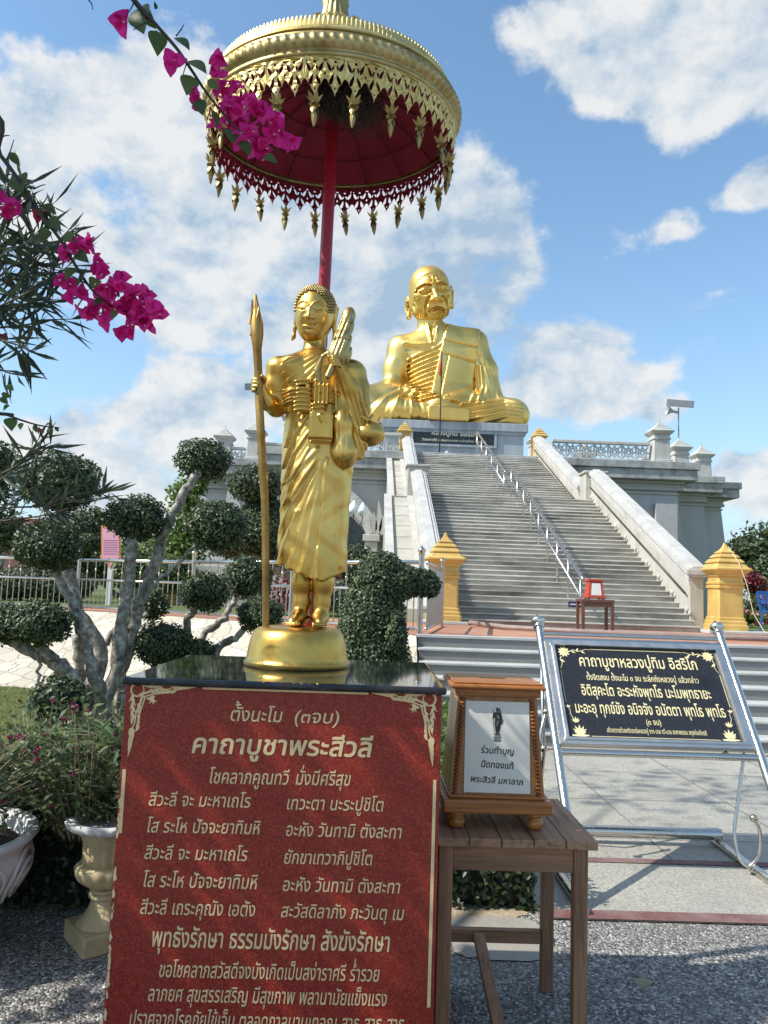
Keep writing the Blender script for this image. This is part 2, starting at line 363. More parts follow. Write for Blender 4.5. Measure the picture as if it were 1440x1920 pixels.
INK = plain('black printed ink', (.015, .015, .015), .5, 0, .1, 20, 0); INK2 = plain('grey printed ink', (.16, .16, .16), .5, 0, .1, 20, 0)
PURPLE_INK = plain('purple printed ink', (.16, .05, .22), .6, 0, .1, 20, 0)
TOPIARY = leaf_mat('clipped ficus leaf', (.028, .046, .017), (.058, .088, .032), (.135, .175, .078), .45, .12, .38)
TOPIARY2 = leaf_mat('fine clipped leaf', (.028, .048, .017), (.060, .090, .034), (.14, .175, .08), .48, .12, .4)
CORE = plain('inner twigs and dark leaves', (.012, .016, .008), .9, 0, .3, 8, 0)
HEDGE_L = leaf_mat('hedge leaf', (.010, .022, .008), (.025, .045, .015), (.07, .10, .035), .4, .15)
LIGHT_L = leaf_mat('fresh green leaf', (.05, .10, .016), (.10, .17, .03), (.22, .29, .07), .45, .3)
TREE_L = leaf_mat('tree leaf', (.020, .038, .013), (.045, .072, .024), (.11, .14, .05), .5, .25)
OLEANDER_L = leaf_mat('oleander leaf', (.020, .038, .020), (.038, .064, .035), (.085, .115, .066), .42, .25)
BOUG_L = leaf_mat('bougainvillea leaf', (.030, .060, .016), (.055, .10, .025), (.14, .20, .055), .4, .4)
BRACT = leaf_mat('magenta bract', (.58, .008, .20), (.80, .018, .31), (.92, .09, .46), .5, .5, .2)
STRIPE_L = leaf_mat('striped strap leaf', (.05, .11, .03), (.10, .18, .05), (.50, .52, .30), .4, .3)
FLOWER_L = leaf_mat('herb leaf', (.035, .065, .022), (.075, .115, .038), (.17, .21, .085), .55, .25)
DRY = plain('dry stalk', (.26, .22, .13), .8, 0, .25, 20, 0)
AMARANTH = leaf_mat('globe amaranth flower', (.22, .004, .07), (.32, .01, .11), (.50, .10, .24), .6, .1)
PINK_L = leaf_mat('pink blossom', (.5, .08, .16), (.6, .2, .26), (.75, .45, .45), .6, .3)
RED_L = leaf_mat('red croton leaf', (.06, .008, .012), (.18, .02, .03), (.34, .05, .06), .45, .2)
STRAW = plain('nest straw', (.10, .08, .06), .9, 0, .5, 30, 0)
NEST = plain('dark matted nest', (.02, .018, .018), 1, 0, .4, 40, .4, 90, .01)
def bark_mat():
    m, nt, N, L, b = new_mat('mottled grey bark'); v = n_obj(N)
    c = n_ramp(N, L, n_noise(N, L, 14, 6, .65, v), [(.34, (.085, .075, .06)), (.5, (.25, .228, .19)), (.64, (.50, .47, .41))]); L.new(c, b.inputs['Base Color'])
    b.inputs['Roughness'].default_value = .85; n_bump(N, L, b, n_noise(N, L, 50, 5, .6, v), .6, .01); return m
BARK = bark_mat(); STEM = plain('thin green brown stem', (.09, .075, .045), .7, 0, .2, 20, 0); STEMD = plain('dark stem', (.035, .03, .022), .7, 0, .2, 20, 0)
URN_WHITE = plain('white cast plaster urn', (.66, .66, .63), .65, 0, .06, 6, .2, 40, .004, (.34, .33, .30), .4, 4)
URN_CREAM = plain('cream painted urn', (.58, .46, .25), .5, 0, .15, 5, .2, 40, .004, (.24, .20, .12), .55, 6)
GLASS_DARK = plain('dark window glass', (.02, .025, .03), .06, 0, .1, 2, 0)
LAMP_GLOBE = plain('opal lamp glass', (.72, .82, .82), .15, 0, .03, 2, 0)
BLUE_PL = plain('blue plastic', (.02, .10, .32), .4, 0, .1, 5, 0)
PINK_B = plain('pink banner', (.80, .38, .48), .55, 0, .06, 3, 0); ORANGE_B = plain('orange gilt border', (.62, .25, .05), .5, 0, .1, 10, 0)
WHITE_PAINT = plain('white paint', (.72, .71, .68), .5, 0, .05, 4, 0)
PVC = plain('grey brown pipe', (.26, .20, .18), .6, 0, .2, 4, 0)
ROOF_RED = plain('red roof tiles', (.26, .055, .04), .7, 0, .2, 8, .3, 30)
def ground_asphalt():
    m, nt, N, L, b = new_mat('coarse asphalt'); v = n_obj(N)
    vo = N.new('ShaderNodeTexVoronoi'); vo.inputs['Scale'].default_value = 88; L.new(v, vo.inputs['Vector'])
    c = n_ramp(N, L, vo.outputs['Color'], [(.15, (.06, .057, .053)), (.5, (.19, .182, .168)), (.72, (.34, .325, .30)), (.92, (.66, .64, .58))])
    d = n_noise(N, L, 1.6, 6, .6, v)
    c = n_mix(N, L, n_ramp(N, L, d, [(.45, (0,)*3), (.7, (.5,)*3)]), c, (.20, .185, .16)); L.new(c, b.inputs['Base Color']); b.inputs['Roughness'].default_value = .85
    h = n_math(N, L, 'ADD', n_math(N, L, 'MULTIPLY', vo.outputs['Distance'], -1.0), n_math(N, L, 'MULTIPLY', n_noise(N, L, 30, 4, .6, v), .6)); n_bump(N, L, b, h, .9, .012); return m
def terrazzo():
    m, nt, N, L, b = new_mat('washed terrazzo paving'); v = n_obj(N)
    f = n_noise(N, L, 75, 4, .85, v)
    c = n_ramp(N, L, f, [(.30, (.07, .068, .06)), (.44, (.29, .272, .23)), (.58, (.46, .435, .365)), (.74, (.64, .61, .53))])
    d = n_noise(N, L, 1.1, 7, .65, v)
    c = n_mix(N, L, n_ramp(N, L, d, [(.42, (0,)*3), (.72, (.6,)*3)]), c, (.22, .208, .185)); L.new(c, b.inputs['Base Color']); b.inputs['Roughness'].default_value = .6
    n_bump(N, L, b, f, .25, .003); return m
def grass_mat(a, c_):
    m, nt, N, L, b = new_mat('lawn'); v = n_obj(N)
    mp = N.new('ShaderNodeMapping'); mp.inputs['Scale'].default_value = (1, .5, 1); L.new(v, mp.inputs['Vector'])
    c = n_ramp(N, L, n_noise(N, L, 38, 6, .85, mp.outputs[0]), [(.3, dk(a, .5)), (.52, a), (.7, c_)])
    c = n_mix(N, L, n_ramp(N, L, n_noise(N, L, .9, 5, .6, v), [(.4, (0,)*3), (.7, (.5,)*3)]), c, (.19, .19, .06)); L.new(c, b.inputs['Base Color']); b.inputs['Roughness'].default_value = .9
    n_bump(N, L, b, n_noise(N, L, 120, 3, .7, v), .8, .03); return m
def crazy_stone():
    m, nt, N, L, b = new_mat('crazy paved cream stone'); v = n_obj(N)
    dn = N.new('ShaderNodeTexNoise'); dn.inputs['Scale'].default_value = 3.0; L.new(v, dn.inputs['Vector'])
    mx = N.new('ShaderNodeVectorMath'); mx.operation = 'MULTIPLY_ADD'; L.new(dn.outputs['Color'], mx.inputs[0]); mx.inputs[1].default_value = (.25, .25, .25); L.new(v, mx.inputs[2])
    vo = N.new('ShaderNodeTexVoronoi'); vo.feature = 'DISTANCE_TO_EDGE'; vo.inputs['Scale'].default_value = 3.4; L.new(mx.outputs[0], vo.inputs['Vector'])
    v2 = N.new('ShaderNodeTexVoronoi'); v2.inputs['Scale'].default_value = 3.4; L.new(mx.outputs[0], v2.inputs['Vector'])
    st = n_ramp(N, L, v2.outputs['Color'], [(.2, (.44, .39, .30)), (.8, (.60, .545, .44))])
    st = n_mix(N, L, n_noise(N, L, 9, 6, .6, v), n_mix(N, L, .45, st, (.42, .37, .28)), st)
    j = n_ramp(N, L, vo.outputs['Distance'], [(.004, (.9,)*3), (.028, (0,)*3)])
    L.new(n_mix(N, L, j, st, (.23, .20, .15)), b.inputs['Base Color']); b.inputs['Roughness'].default_value = .85
    n_bump(N, L, b, n_ramp(N, L, vo.outputs['Distance'], [(0, (0,)*3), (.05, (1,)*3)]), .6, .02); return m
def brick_mat():
    m, nt, N, L, b = new_mat('orange brick paving'); v = n_obj(N)
    br = N.new('ShaderNodeTexBrick'); br.inputs['Scale'].default_value = 4.0; L.new(v, br.inputs['Vector'])
    br.inputs['Color1'].default_value = (.46, .19, .10, 1); br.inputs['Color2'].default_value = (.38, .15, .08, 1); br.inputs['Mortar'].default_value = (.34, .25, .19, 1); br.inputs['Mortar Size'].default_value = .012
    c = n_mix(N, L, n_ramp(N, L, n_noise(N, L, 1.5, 6, .6, v), [(.4, (0,)*3), (.7, (.5,)*3)]), br.outputs['Color'], (.46, .30, .21)); L.new(c, b.inputs['Base Color']); b.inputs['Roughness'].default_value = .8; return m
ASPHALT = ground_asphalt(); TERRAZZO = terrazzo(); LAWN = grass_mat((.13, .155, .035), (.24, .25, .075)); LAWN2 = grass_mat((.09, .15, .025), (.18, .25, .05)); CRAZY = crazy_stone(); BRICK = brick_mat()
MAROON = plain('maroon paving band', (.15, .058, .052), .7, 0, .3, 60, .2, 120, .003, (.26, .19, .165), .7, 3)
PATCH = plain('rough cement patch', (.30, .275, .235), .9, 0, .15, 5, .5, 40, .01)

# ------------------------------------------------------------------ Thai lettering as real outlines
FILLER = bpy.data.curves.new('glyph_tool', 'FONT'); FILL_OB = bpy.data.objects.new('glyph_tool', FILLER); COL.objects.link(FILL_OB)
GLY = {}
def _splines(txt):
    FILLER.body = txt; bpy.context.view_layer.update()
    dg = bpy.context.evaluated_depsgraph_get(); ev = FILL_OB.evaluated_get(dg); cu = ev.to_curve(dg)
    out = []
    for sp in cu.splines:
        bp = sp.bezier_points; n = len(bp); pts = []
        for i in range(n):
            a, b = bp[i], bp[(i+1) % n]
            p0, p1, p2, p3 = (Vector(q).to_2d() for q in (a.co, a.handle_right, b.handle_left, b.co))
            straight = (p1-p0).cross(p3-p0) ** 2 < 1e-9 and (p2-p0).cross(p3-p0) ** 2 < 1e-9
            for t in ((0,) if straight else (0, .2, .4, .6, .8)):
                q = p0*(1-t)**3+p1*3*t*(1-t)**2+p2*3*t*t*(1-t)+p3*t**3
                if not pts or (q-pts[-1]).length > 1e-4: pts.append(q)
        if len(pts) > 2 and (pts[0]-pts[-1]).length < 1e-4: pts.pop()
        if len(pts) > 2: out.append(pts)
    ev.to_curve_clear(); return out
def _area(p): return .5*sum(p[i-1].x*p[i].y-p[i].x*p[i-1].y for i in range(len(p)))
def _inside(q, p):
    c = False; n = len(p)
    for i in range(n):
        a, b = p[i-1], p[i]
        if (a.y > q.y) != (b.y > q.y) and q.x < (b.x-a.x)*(q.y-a.y)/(b.y-a.y)+a.x: c = not c
    return c
_BAR = None
def glyph(c):
    global _BAR
    if c in GLY: return GLY[c]
    if _BAR is None: _BAR = max(p.x for s_ in _splines('|') for p in s_)
    if c == ' ': GLY[c] = ([], .30); return GLY[c]
    adv = max(p.x for s_ in _splines(c+'|') for p in s_)-_BAR
    sp = _splines(c); big = max((abs(_area(p)) for p in sp), default=0)
    sgn = 1
    for p in sp:
        if abs(_area(p)) == big: sgn = 1 if _area(p) > 0 else -1
    GLY[c] = ([(p, _area(p)*sgn > 0) for p in sp], adv); return GLY[c]
UPV = 'ัิีึื็ํ'; TONE = '่้๊๋์'
def text_polys(txt, shear=0.0):
    txt = txt.replace('ำ', 'ํา')
    # a tone written after nikhahit goes above it
    x = 0.0; res = []; prev = ''
    i = 0; chars = list(txt)
    for k in range(len(chars)-1):
        if chars[k] in TONE and chars[k+1] == 'ํ': chars[k], chars[k+1] = chars[k+1], chars[k]
    for c in chars:
        sp, adv = glyph(c); dy = .17 if (c in TONE and prev in UPV) else 0.0; dx = -.05 if (c in TONE and prev in UPV) else 0
        for p, outer in sp:
            q = p
            res.append(([Vector((v.x+x+dx+(v.y+dy)*shear, v.y+dy)) for v in q], outer, len(res)))
        x += adv; prev = c
    return res, x
_BODY = None
def lettering(lines, fmap, name, mat, parent, lift=.0009):
    """lines = (text, x0, x1, y0, y1, body height, bold, shear): baseline from (x0,y0) to (x1,y1) in the face's own 2D frame; fmap(u,v,w) gives the 3D point"""
    global _BODY
    if _BODY is None: _BODY = max(p.y for s_ in _splines('บ') for p in s_)
    for (txt, x0, x1, y0, y1, hb, bold, shear) in lines:
        mb = MB(); polys, w = text_polys(txt, shear); sx = (x1-x0)/w; sy = hb/_BODY
        outs = [p for p in polys if p[1]]; holes = [p for p in polys if not p[1]]
        for k, (p, _, _) in enumerate(outs):
            hs = [h[0] for h in holes if _inside(h[0][0], p)]
            loops = [[Vector((q.x, q.y, 0)) for q in p]]+[[Vector((q.x, q.y, 0)) for q in h] for h in hs]
            flat = [q for l in loops for q in l]
            tris = geometry.tessellate_polygon(loops)
            for j, (ox, oy) in enumerate(((0, 0), (bold, bold*.5), (-bold, -bold*.5), (bold*.5, -bold), (-bold*.5, bold)) if bold else ((0, 0),)):
                mb.add([fmap(x0+(q.x+ox)*sx, y0+(y1-y0)*(q.x/w)+(q.y+oy)*sy, lift+.00025*(k % 3)+.00006*j) for q in flat], tris)
        mb.build(name, mat, parent, fix=False)
def flat_polys(polys, fmap, name, mat, parent, lift=.0008):
    mb = MB()
    for k, p in enumerate(polys):
        tris = geometry.tessellate_polygon([[Vector((x, y, 0)) for x, y in p]])
        mb.add([fmap(x, y, lift+.00012*(k % 9)) for x, y in p], tris)
    return mb.build(name, mat, parent, fix=False)
def blade(x, y, ang, ln, w, bend=0.0, n=8):              # a flame-like petal polygon
    L_, R2 = [], []
    for i in range(n+1):
        t = i/n; a = ang+bend*t; px_ = x+ln*t*math.cos(ang+bend*t*.5); py_ = y+ln*t*math.sin(ang+bend*t*.5)
        h = w*math.sin(math.pi*min(1, t**.6))*(1-.15*t)*.5 if i < n else 0
        L_.append((px_-math.sin(a)*h, py_+math.cos(a)*h)); R2.append((px_+math.sin(a)*h, py_-math.cos(a)*h))
    return L_+R2[::-1][1:]
def stroke(pts, w0, w1):                                  # tapering ribbon along a 2D path
    n = len(pts); A, B = [], []
    for i, (x, y) in enumerate(pts):
        a = pts[max(i-1, 0)]; b = pts[min(i+1, n-1)]; dx, dy = b[0]-a[0], b[1]-a[1]; l = math.hypot(dx, dy) or 1; w = (w0+(w1-w0)*i/(n-1))/2
        A.append((x-dy/l*w, y+dx/l*w)); B.append((x+dy/l*w, y-dx/l*w))
    return A+B[::-1]
# ------------------------------------------------------------------ ground, lawn, terrace
TZ = 1.05
def sheet(name, poly, z, mat, sub=None):
    o = np_mesh(name, [(x, y, z) for x, y in poly], [list(range(len(poly)))], mat); return structure(o)
sheet('ground', [(-900, -60), (900, -60), (900, 1500), (-900, 1500)], 0.0, ASPHALT)
sheet('lawn', [(-30, 4.55), (-1.2, 4.5), (.93, 4.12), (.93, 8.6), (.62, 8.62), (-2.6, 11.0), (-5.2, 11.9), (-9, 12.1), (-30, 12.4)], 0.008, LAWN)
sheet('paving', [(.93, 4.02), (14, 4.02), (14, 8.5), (.93, 8.5)], 0.008, TERRAZZO)
for y0, y1 in ((4.02, 4.13), (4.86, 4.94), (8.30, 8.37)):
    sheet('paving_band', [(.93, y0), (14, y0+.0), (14, y1), (.93, y1)], 0.013, MAROON)
JOINT = plain('dark paving joint', (.16, .155, .15), .9, 0, .1, 5, 0)
for y in (5.35, 6.35, 7.35): sheet('paving_joint', [(.93, y), (14, y), (14, y+.008), (.93, y+.008)], 0.0125, JOINT)
for x in (1.95, 2.95, 3.95, 4.95, 5.95): sheet('paving_joint', [(x, 4.96), (x+.008, 4.96), (x+.008, 8.28), (x, 8.28)], 0.0121, JOINT)
rng = np.random.default_rng(3)
def ragged(cx, cy, rx, ry, n, amp, ph=0):
    return [(cx+rx*math.copysign(abs(math.cos(t))**.5, math.cos(t))*(1+amp*rng.normal()), cy+ry*math.copysign(abs(math.sin(t))**.5, math.sin(t))*(1+amp*rng.normal())) for t in [2*math.pi*k/n+ph for k in range(n)]]
sheet('cement_patch', ragged(.68, 3.80, .24, .23, 40, .03), 0.006, PATCH)
sheet('sandy_strip', ragged(-.45, 4.18, 1.35, .20, 70, .05), 0.005, plain('dry sandy soil', (.36, .29, .19), .95, 0, .25, 9, .6, 50, .02))
top_line = [(-40, 15.9), (-9, 15.5), (-5.7, 15.3), (-3.2, 13.9), (.67, 10.45)]
sheet('terrace', top_line+[(40, 10.45), (40, 14.7), (1.2, 14.9), (-3, 16.4), (-40, 16.9)], TZ, BRICK)
sheet('upper_lawn', [(-40, 16.9), (-3, 16.4), (1.2, 14.9), (40, 14.7), (900, 14.7), (900, 1400), (-900, 1400), (-900, 15.9), (-40, 15.9)], TZ-.004, LAWN2)
bot_line = [(-40, 12.6), (-9, 12.0), (-5.2, 11.8), (-2.6, 10.9), (.62, 8.55)]
mb = MB(); n = 14
V = [(bx+(tx-bx)*t, by+(ty-by)*t, .01+(TZ-.015)*t**.92) for (bx, by), (tx, ty) in zip(bot_line, top_line) for t in [k/n for k in range(n+1)]]
F = [(i*(n+1)+k, (i+1)*(n+1)+k, (i+1)*(n+1)+k+1, i*(n+1)+k+1) for i in range(4) for k in range(n)]
mb.add(V, F); b0 = len(mb.v)
mb.add([(.62, 8.55, 0), (.67, 10.45, 0), (.67, 10.45, TZ-.006)], [(0, 1, 2)])
tag(mb.build('stone_bank', CRAZY, None, True), 'sloping bank of crazy paved cream stone below the steel railing', 'stone bank')

# ------------------------------------------------------------------ lower grey steps
st = thing('entrance_steps', 'wide flight of low dark grey terrazzo steps with pale nosings behind the black sign', 'steps', (5, 8.5, 0))
r_, n_ = MB(), MB()
for k in range(7):
    y0 = 8.50+k*.325; z1 = .15*(k+1)
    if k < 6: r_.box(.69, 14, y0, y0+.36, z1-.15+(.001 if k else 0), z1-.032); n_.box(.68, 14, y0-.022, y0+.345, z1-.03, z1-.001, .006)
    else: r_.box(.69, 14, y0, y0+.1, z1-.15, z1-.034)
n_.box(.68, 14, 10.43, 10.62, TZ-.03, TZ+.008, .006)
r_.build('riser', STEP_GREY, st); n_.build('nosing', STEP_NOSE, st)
tag(MB().tube([(1.9, 14.25, TZ+.06), (2.3, 12.9, TZ+.05), (3.4, 12.15, TZ+.05), (5.2, 11.75, TZ+.05), (7.6, 11.6, TZ+.05)], .04, 10).build('drain_pipe', PVC, None, True), 'long brown plastic pipe lying on the brick terrace before the big stairs', 'pipe')

# ------------------------------------------------------------------ grand staircase
XL, XR = 1.45, 6.35
Y0, NR1, RH, TD1 = 14.70, 30, .1134, .2450
ZL = TZ+NR1*RH; YL = Y0+(NR1-1)*TD1; YU = YL+1.55; NR2, TD2 = 23, .272
ZT = ZL+NR2*RH; YT = YU+(NR2-1)*TD2
gs = thing('grand_staircase', 'tall stained grey staircase climbing to the seated golden statue', 'staircase', (4.1, Y0, TZ))
def flight(y0, z0, n, td, name):
    m1, m2 = MB(), MB()
    for k in range(n):
        y = y0+k*td; z = z0+RH*(k+1)
        m1.box(XL, XR, y, y+td+.05, z-RH*1.6, z-.030); m2.box(XL, XR, y-.030, y+td+.012, z-.028, z, .006)
    f = m1.build(name, STAIR, gs); m2.build('nosing', STAIR_NOSE, f)
flight(Y0, TZ, NR1, TD1, 'lower_flight'); flight(YU, ZL, NR2, TD2, 'upper_flight')
MB().box(XL, XR, YL+TD1, YU+.3, ZL-.3, ZL-.004).build('landing', STAIR, gs)
def sloped(mb, x0, x1, ya, za, yb, zb, th):              # a band of thickness th laid along the slope
    q = [(ya, za), (ya, za+th), (yb, zb+th), (yb, zb)]
    return mb.prism(q, lambda a, b: (x0, a, b), lambda a, b: (x1, a, b))
def parapet(name, x0, x1, label, outer):
    """masonry wall with a moulded coping that follows both flights; the left one steps down to a broad tiled buttress"""
    p = thing(name, label, 'parapet', ((x0+x1)/2, Y0, TZ), 'parapets of the grand staircase')
    w = MB(); h0, h1 = (.56, .50) if outer < 0 else (.86, .70)
    sy = Y0+.42; sz = TZ+h0+(ZL+h1-TZ-h0)*.52/(YL+.1-Y0)
    runs = [(sy, sz, YL+.1, ZL+h1), (YU-.15, ZL+h1-.22, YT+.3, ZT+h1-.05)]
    w.prism([(sy, TZ-.02), (sy, sz), (YL+.1, ZL+h1), (YL+.75, ZL+h1), (YL+.75, TZ-.02)], lambda a, b: (x0, a, b), lambda a, b: (x1, a, b))
    w.prism([(YL+.752, TZ-.02), (YL+.752, ZL+h1-.22), (YU-.15, ZL+h1-.22), (YT+.3, ZT+h1-.05), (YT+.3, TZ-.02)], lambda a, b: (x0+.004, a, b), lambda a, b: (x1-.004, a, b))
    w.build('masonry', WHITE_STONE, p)
    c = MB()
    for (ya, za, yb, zb) in runs:
        sloped(c, x0-.05, x1+.05, ya-.06, za-.03, yb, zb, .05); sloped(c, x0-.09, x1+.09, ya-.08, za+.022, yb, zb+.052, .085); sloped(c, x0-.045, x1+.045, ya-.06, za+.109, yb, zb+.139, .03); sloped(c, x0+.03, x1-.03, ya-.05, za+.14, yb, zb+.17, .04)
        xi, xd = (x1, 1) if outer < 0 else (x0, -1)
        for dz, pr in ((-.10, .035), (-.18, .02)): sloped(c, min(xi, xi+xd*pr), max(xi, xi+xd*pr), ya, za+dz, yb, zb+dz, .055)
    c.build('coping', WHITE_TRIM, p)
    k = MB(); xm = (x0+x1)/2
    k.box(xm-.30, xm+.30, YL+.12, YL+.74, ZL-.4, ZL+.80, .01); k.box(xm-.35, xm+.35, YL+.07, YL+.79, ZL+.802, ZL+.87, .015); k.build('landing_block', WHITE_STONE, p)
    d = MB(); xi = x1+.01 if outer < 0 else x0-.01
    for yy in range(2, NR1, 3):
        y = Y0+yy*TD1; z = TZ+RH*(yy+1); d.ball((xi, y+.08, z+.09), .085, 7, 5, (.5, 1, .8)); d.ball((xi, y-.06, z+.02), .055, 6, 4, (.5, 1, 1)); d.ball((xi, y+.17, z+.13), .04, 6, 4, (.5, 1, 1))
    d.build('scroll_trim', WHITE_STONE, p, True)
    if outer > 0:
        r_ = MB()
        for (ya, za, yb, zb) in runs: r_.tube([(x0-.07, ya+.1, za-.34), (x0-.07, yb-.1, zb-.34)], .022, 8)
        r_.build('wall_rail', plain('dark iron rail', (.05, .05, .05), .4, .5, .1, 5, 0), p, True)
    else:
        bt = MB(); bc = MB()
        for (ya, za, yb, zb), xo in zip(runs, (x0-.78, x0-.62)):
            ya2 = ya+.25; dz = (zb-za)/(yb-ya)
            bt.prism([(ya2, TZ-.02), (ya2, za-.55), (yb, zb-.62), (yb, TZ-.02)], lambda a, b: (xo, a, b), lambda a, b: (x0-.001, a, b))
            sloped(bc, xo-.05, xo+.16, ya2-.03, za-.545, yb, zb-.612, .09); sloped(bc, x0-.16, x0-.002, ya2-.02, za-.545, yb, zb-.612, .06)
            n = 9
            for q in range(1, n): yq = ya2+(yb-ya2)*q/n; zq = za-.55+(zb-.62-za+.55)*q/n; bc.box(xo+.17, x0-.17, yq, yq+.02, zq+.004, zq+.016)
        bt.box(x0-.80, x0-.02, YL+.2, YL+.9, TZ, ZL-.05, .01)
        bt.build('buttress', WHITE_STONE, p); bc.build('buttress_coping', WHITE_TRIM, p)
    return p
parapet('stair_parapet', XL-.26, XL, 'weathered white parapet wall down the left side of the tall stairs', -1)
parapet('stair_parapet', XR, XR+.26, 'weathered white parapet wall down the right side of the tall stairs', 1)
def handrail(y0, z0, y1, z1, label, npost):
    h = thing('handrail', label, 'handrail', (4.08, y0, z0-.9), 'steel handrails along the middle of the stairs')
    mb = MB().tube([(4.08, y0-.15, z0-.05), (4.08, y0, z0), (4.08, y1, z1), (4.08, y1+.12, z1-.02)], .038, 8); mb.build('top_rail', STEEL_DULL, h, True)
    MB().tube([(4.08, y0, z0-.38), (4.08, y1, z1-.38)], .026, 8).build('lower_rail', STEEL_DULL, h, True)
    for k in range(npost):
        t = (k+.05)/(npost-.9); y = y0+(y1-y0)*t; z = z0+(z1-z0)*t
        MB().tube([(4.08, y, z-.93), (4.08, y, z)], .024, 8).build('post', STEEL_DULL, h, True)
    return h
handrail(14.72, TZ+.98, YL+.5, ZL+.95, 'lower steel handrail rising from the small table to the stair landing', 9)
handrail(YU+.05, ZL+1.0, YT+.5, ZT+.98, 'upper steel handrail from the landing to the top of the stairs', 6)
# little blue notice at its foot
t = thing('notice_plate', 'small blue notice plate fixed low beside the handrail foot', 'notice', (3.85, 14.3, TZ+.5))
MB().box(3.72, 3.98, 14.28, 14.30, TZ+.40, TZ+.51, .004).build('plate', plain('navy plate', (.02, .035, .09), .4), t)
MB().box(3.75, 3.95, 14.272, 14.278, TZ+.445, TZ+.465).build('lettering', WHITE_PAINT, t)

# ------------------------------------------------------------------ golden gate posts
def stupa_prof(s):
    P = [(.33, 0), (.33, .10), (.31, .12), (.31, .17), (.285, .19), (.285, .24), (.262, .26), (.25, .80), (.28, .82), (.28, .86), (.265, .875), (.285, .90), (.285, .93), (.26, .95), (.255, 1.03), (.285, 1.05), (.285, 1.08), (.31, 1.10),
         (.375, 1.16), (.395, 1.175), (.395, 1.20), (.335, 1.235), (.30, 1.29), (.255, 1.295), (.255, 1.315), (.285, 1.32), (.285, 1.34), (.235, 1.395), (.195, 1.40), (.195, 1.42), (.22, 1.425), (.22, 1.44), (.165, 1.49), (.13, 1.495), (.13, 1.51), (.15, 1.515), (.15, 1.53), (.085, 1.575), (.045, 1.63), (.012, 1.72)]
    return [(r*s, z*s) for r, z in P]
def chamf_tower(mb, prof, c, ch=.14):                           # square tower with chamfered corners
    V = []; F = []; n = 8
    for (r, z) in prof:
        k = ch*r
        for (x, y) in ((-r+k, -r), (r-k, -r), (r, -r+k), (r, r-k), (r-k, r), (-r+k, r), (-r, r-k), (-r, -r+k)): V.append((c[0]+x, c[1]+y, c[2]+z))
    for i in range(len(prof)-1):
        for k in range(n): F.append((i*n+k, i*n+(k+1) % n, (i+1)*n+(k+1) % n, (i+1)*n+k))
    F += [tuple(range(n))[::-1], tuple((len(prof)-1)*n+k for k in range(n))]
    return mb.add(V, F)
def gate_post(x, y, z, s, label):
    p = thing('gate_post', label, 'gate post', (x, y, z), 'golden stupa topped posts of the staircase')
    pr = stupa_prof(s); chamf_tower(MB(), pr[:18], (x, y, z)).build('shaft', GOLD_PAINT, p)
    chamf_tower(MB(), pr[17:], (x, y, z+.0005)).build('stepped_cap', GOLD_PAINT, p)
    return p
gate_post(6.93, 14.88, TZ+.06, .98, 'golden post with stepped spire at the right foot of the tall stairs')
gate_post(1.45, 14.75, TZ+.06, .98, 'golden post with stepped spire at the left foot of the stairs by the railing')
gate_post(1.22, YT+.75, ZT-.02, .80, 'small golden post with spire at the left top of the stairs')
gate_post(6.60, YT+.75, ZT-.02, .80, 'small golden post with spire at the right top of the stairs')
tag(MB().box(6.36, 7.72, 14.30, 15.45, TZ+.002, TZ+.06, .01).build('post_plinth', STEP_NOSE), 'low grey plinth slab under the right golden stair post', 'plinth slab')
tag(MB().box(1.02, 1.88, 14.32, 15.10, TZ+.002, TZ+.06, .01).build('post_plinth', STEP_NOSE), 'low grey plinth slab under the left golden stair post', 'plinth slab')
pts = [Vector(p) for p in ((6.99, 14.86, TZ+1.68), (7.05, 14.55, TZ+1.35), (7.12, 14.40, TZ+.95), (7.22, 14.36, TZ+.40), (7.34, 14.2, TZ+.07), (7.42, 13.7, TZ+.015))]
tag(MB().tube(pts, .007, 6).build('cord', plain('pale cord', (.62, .55, .36), .8, 0, .1, 5, 0), None, True), 'pale cord hanging from the tip of the right golden post', 'cord')

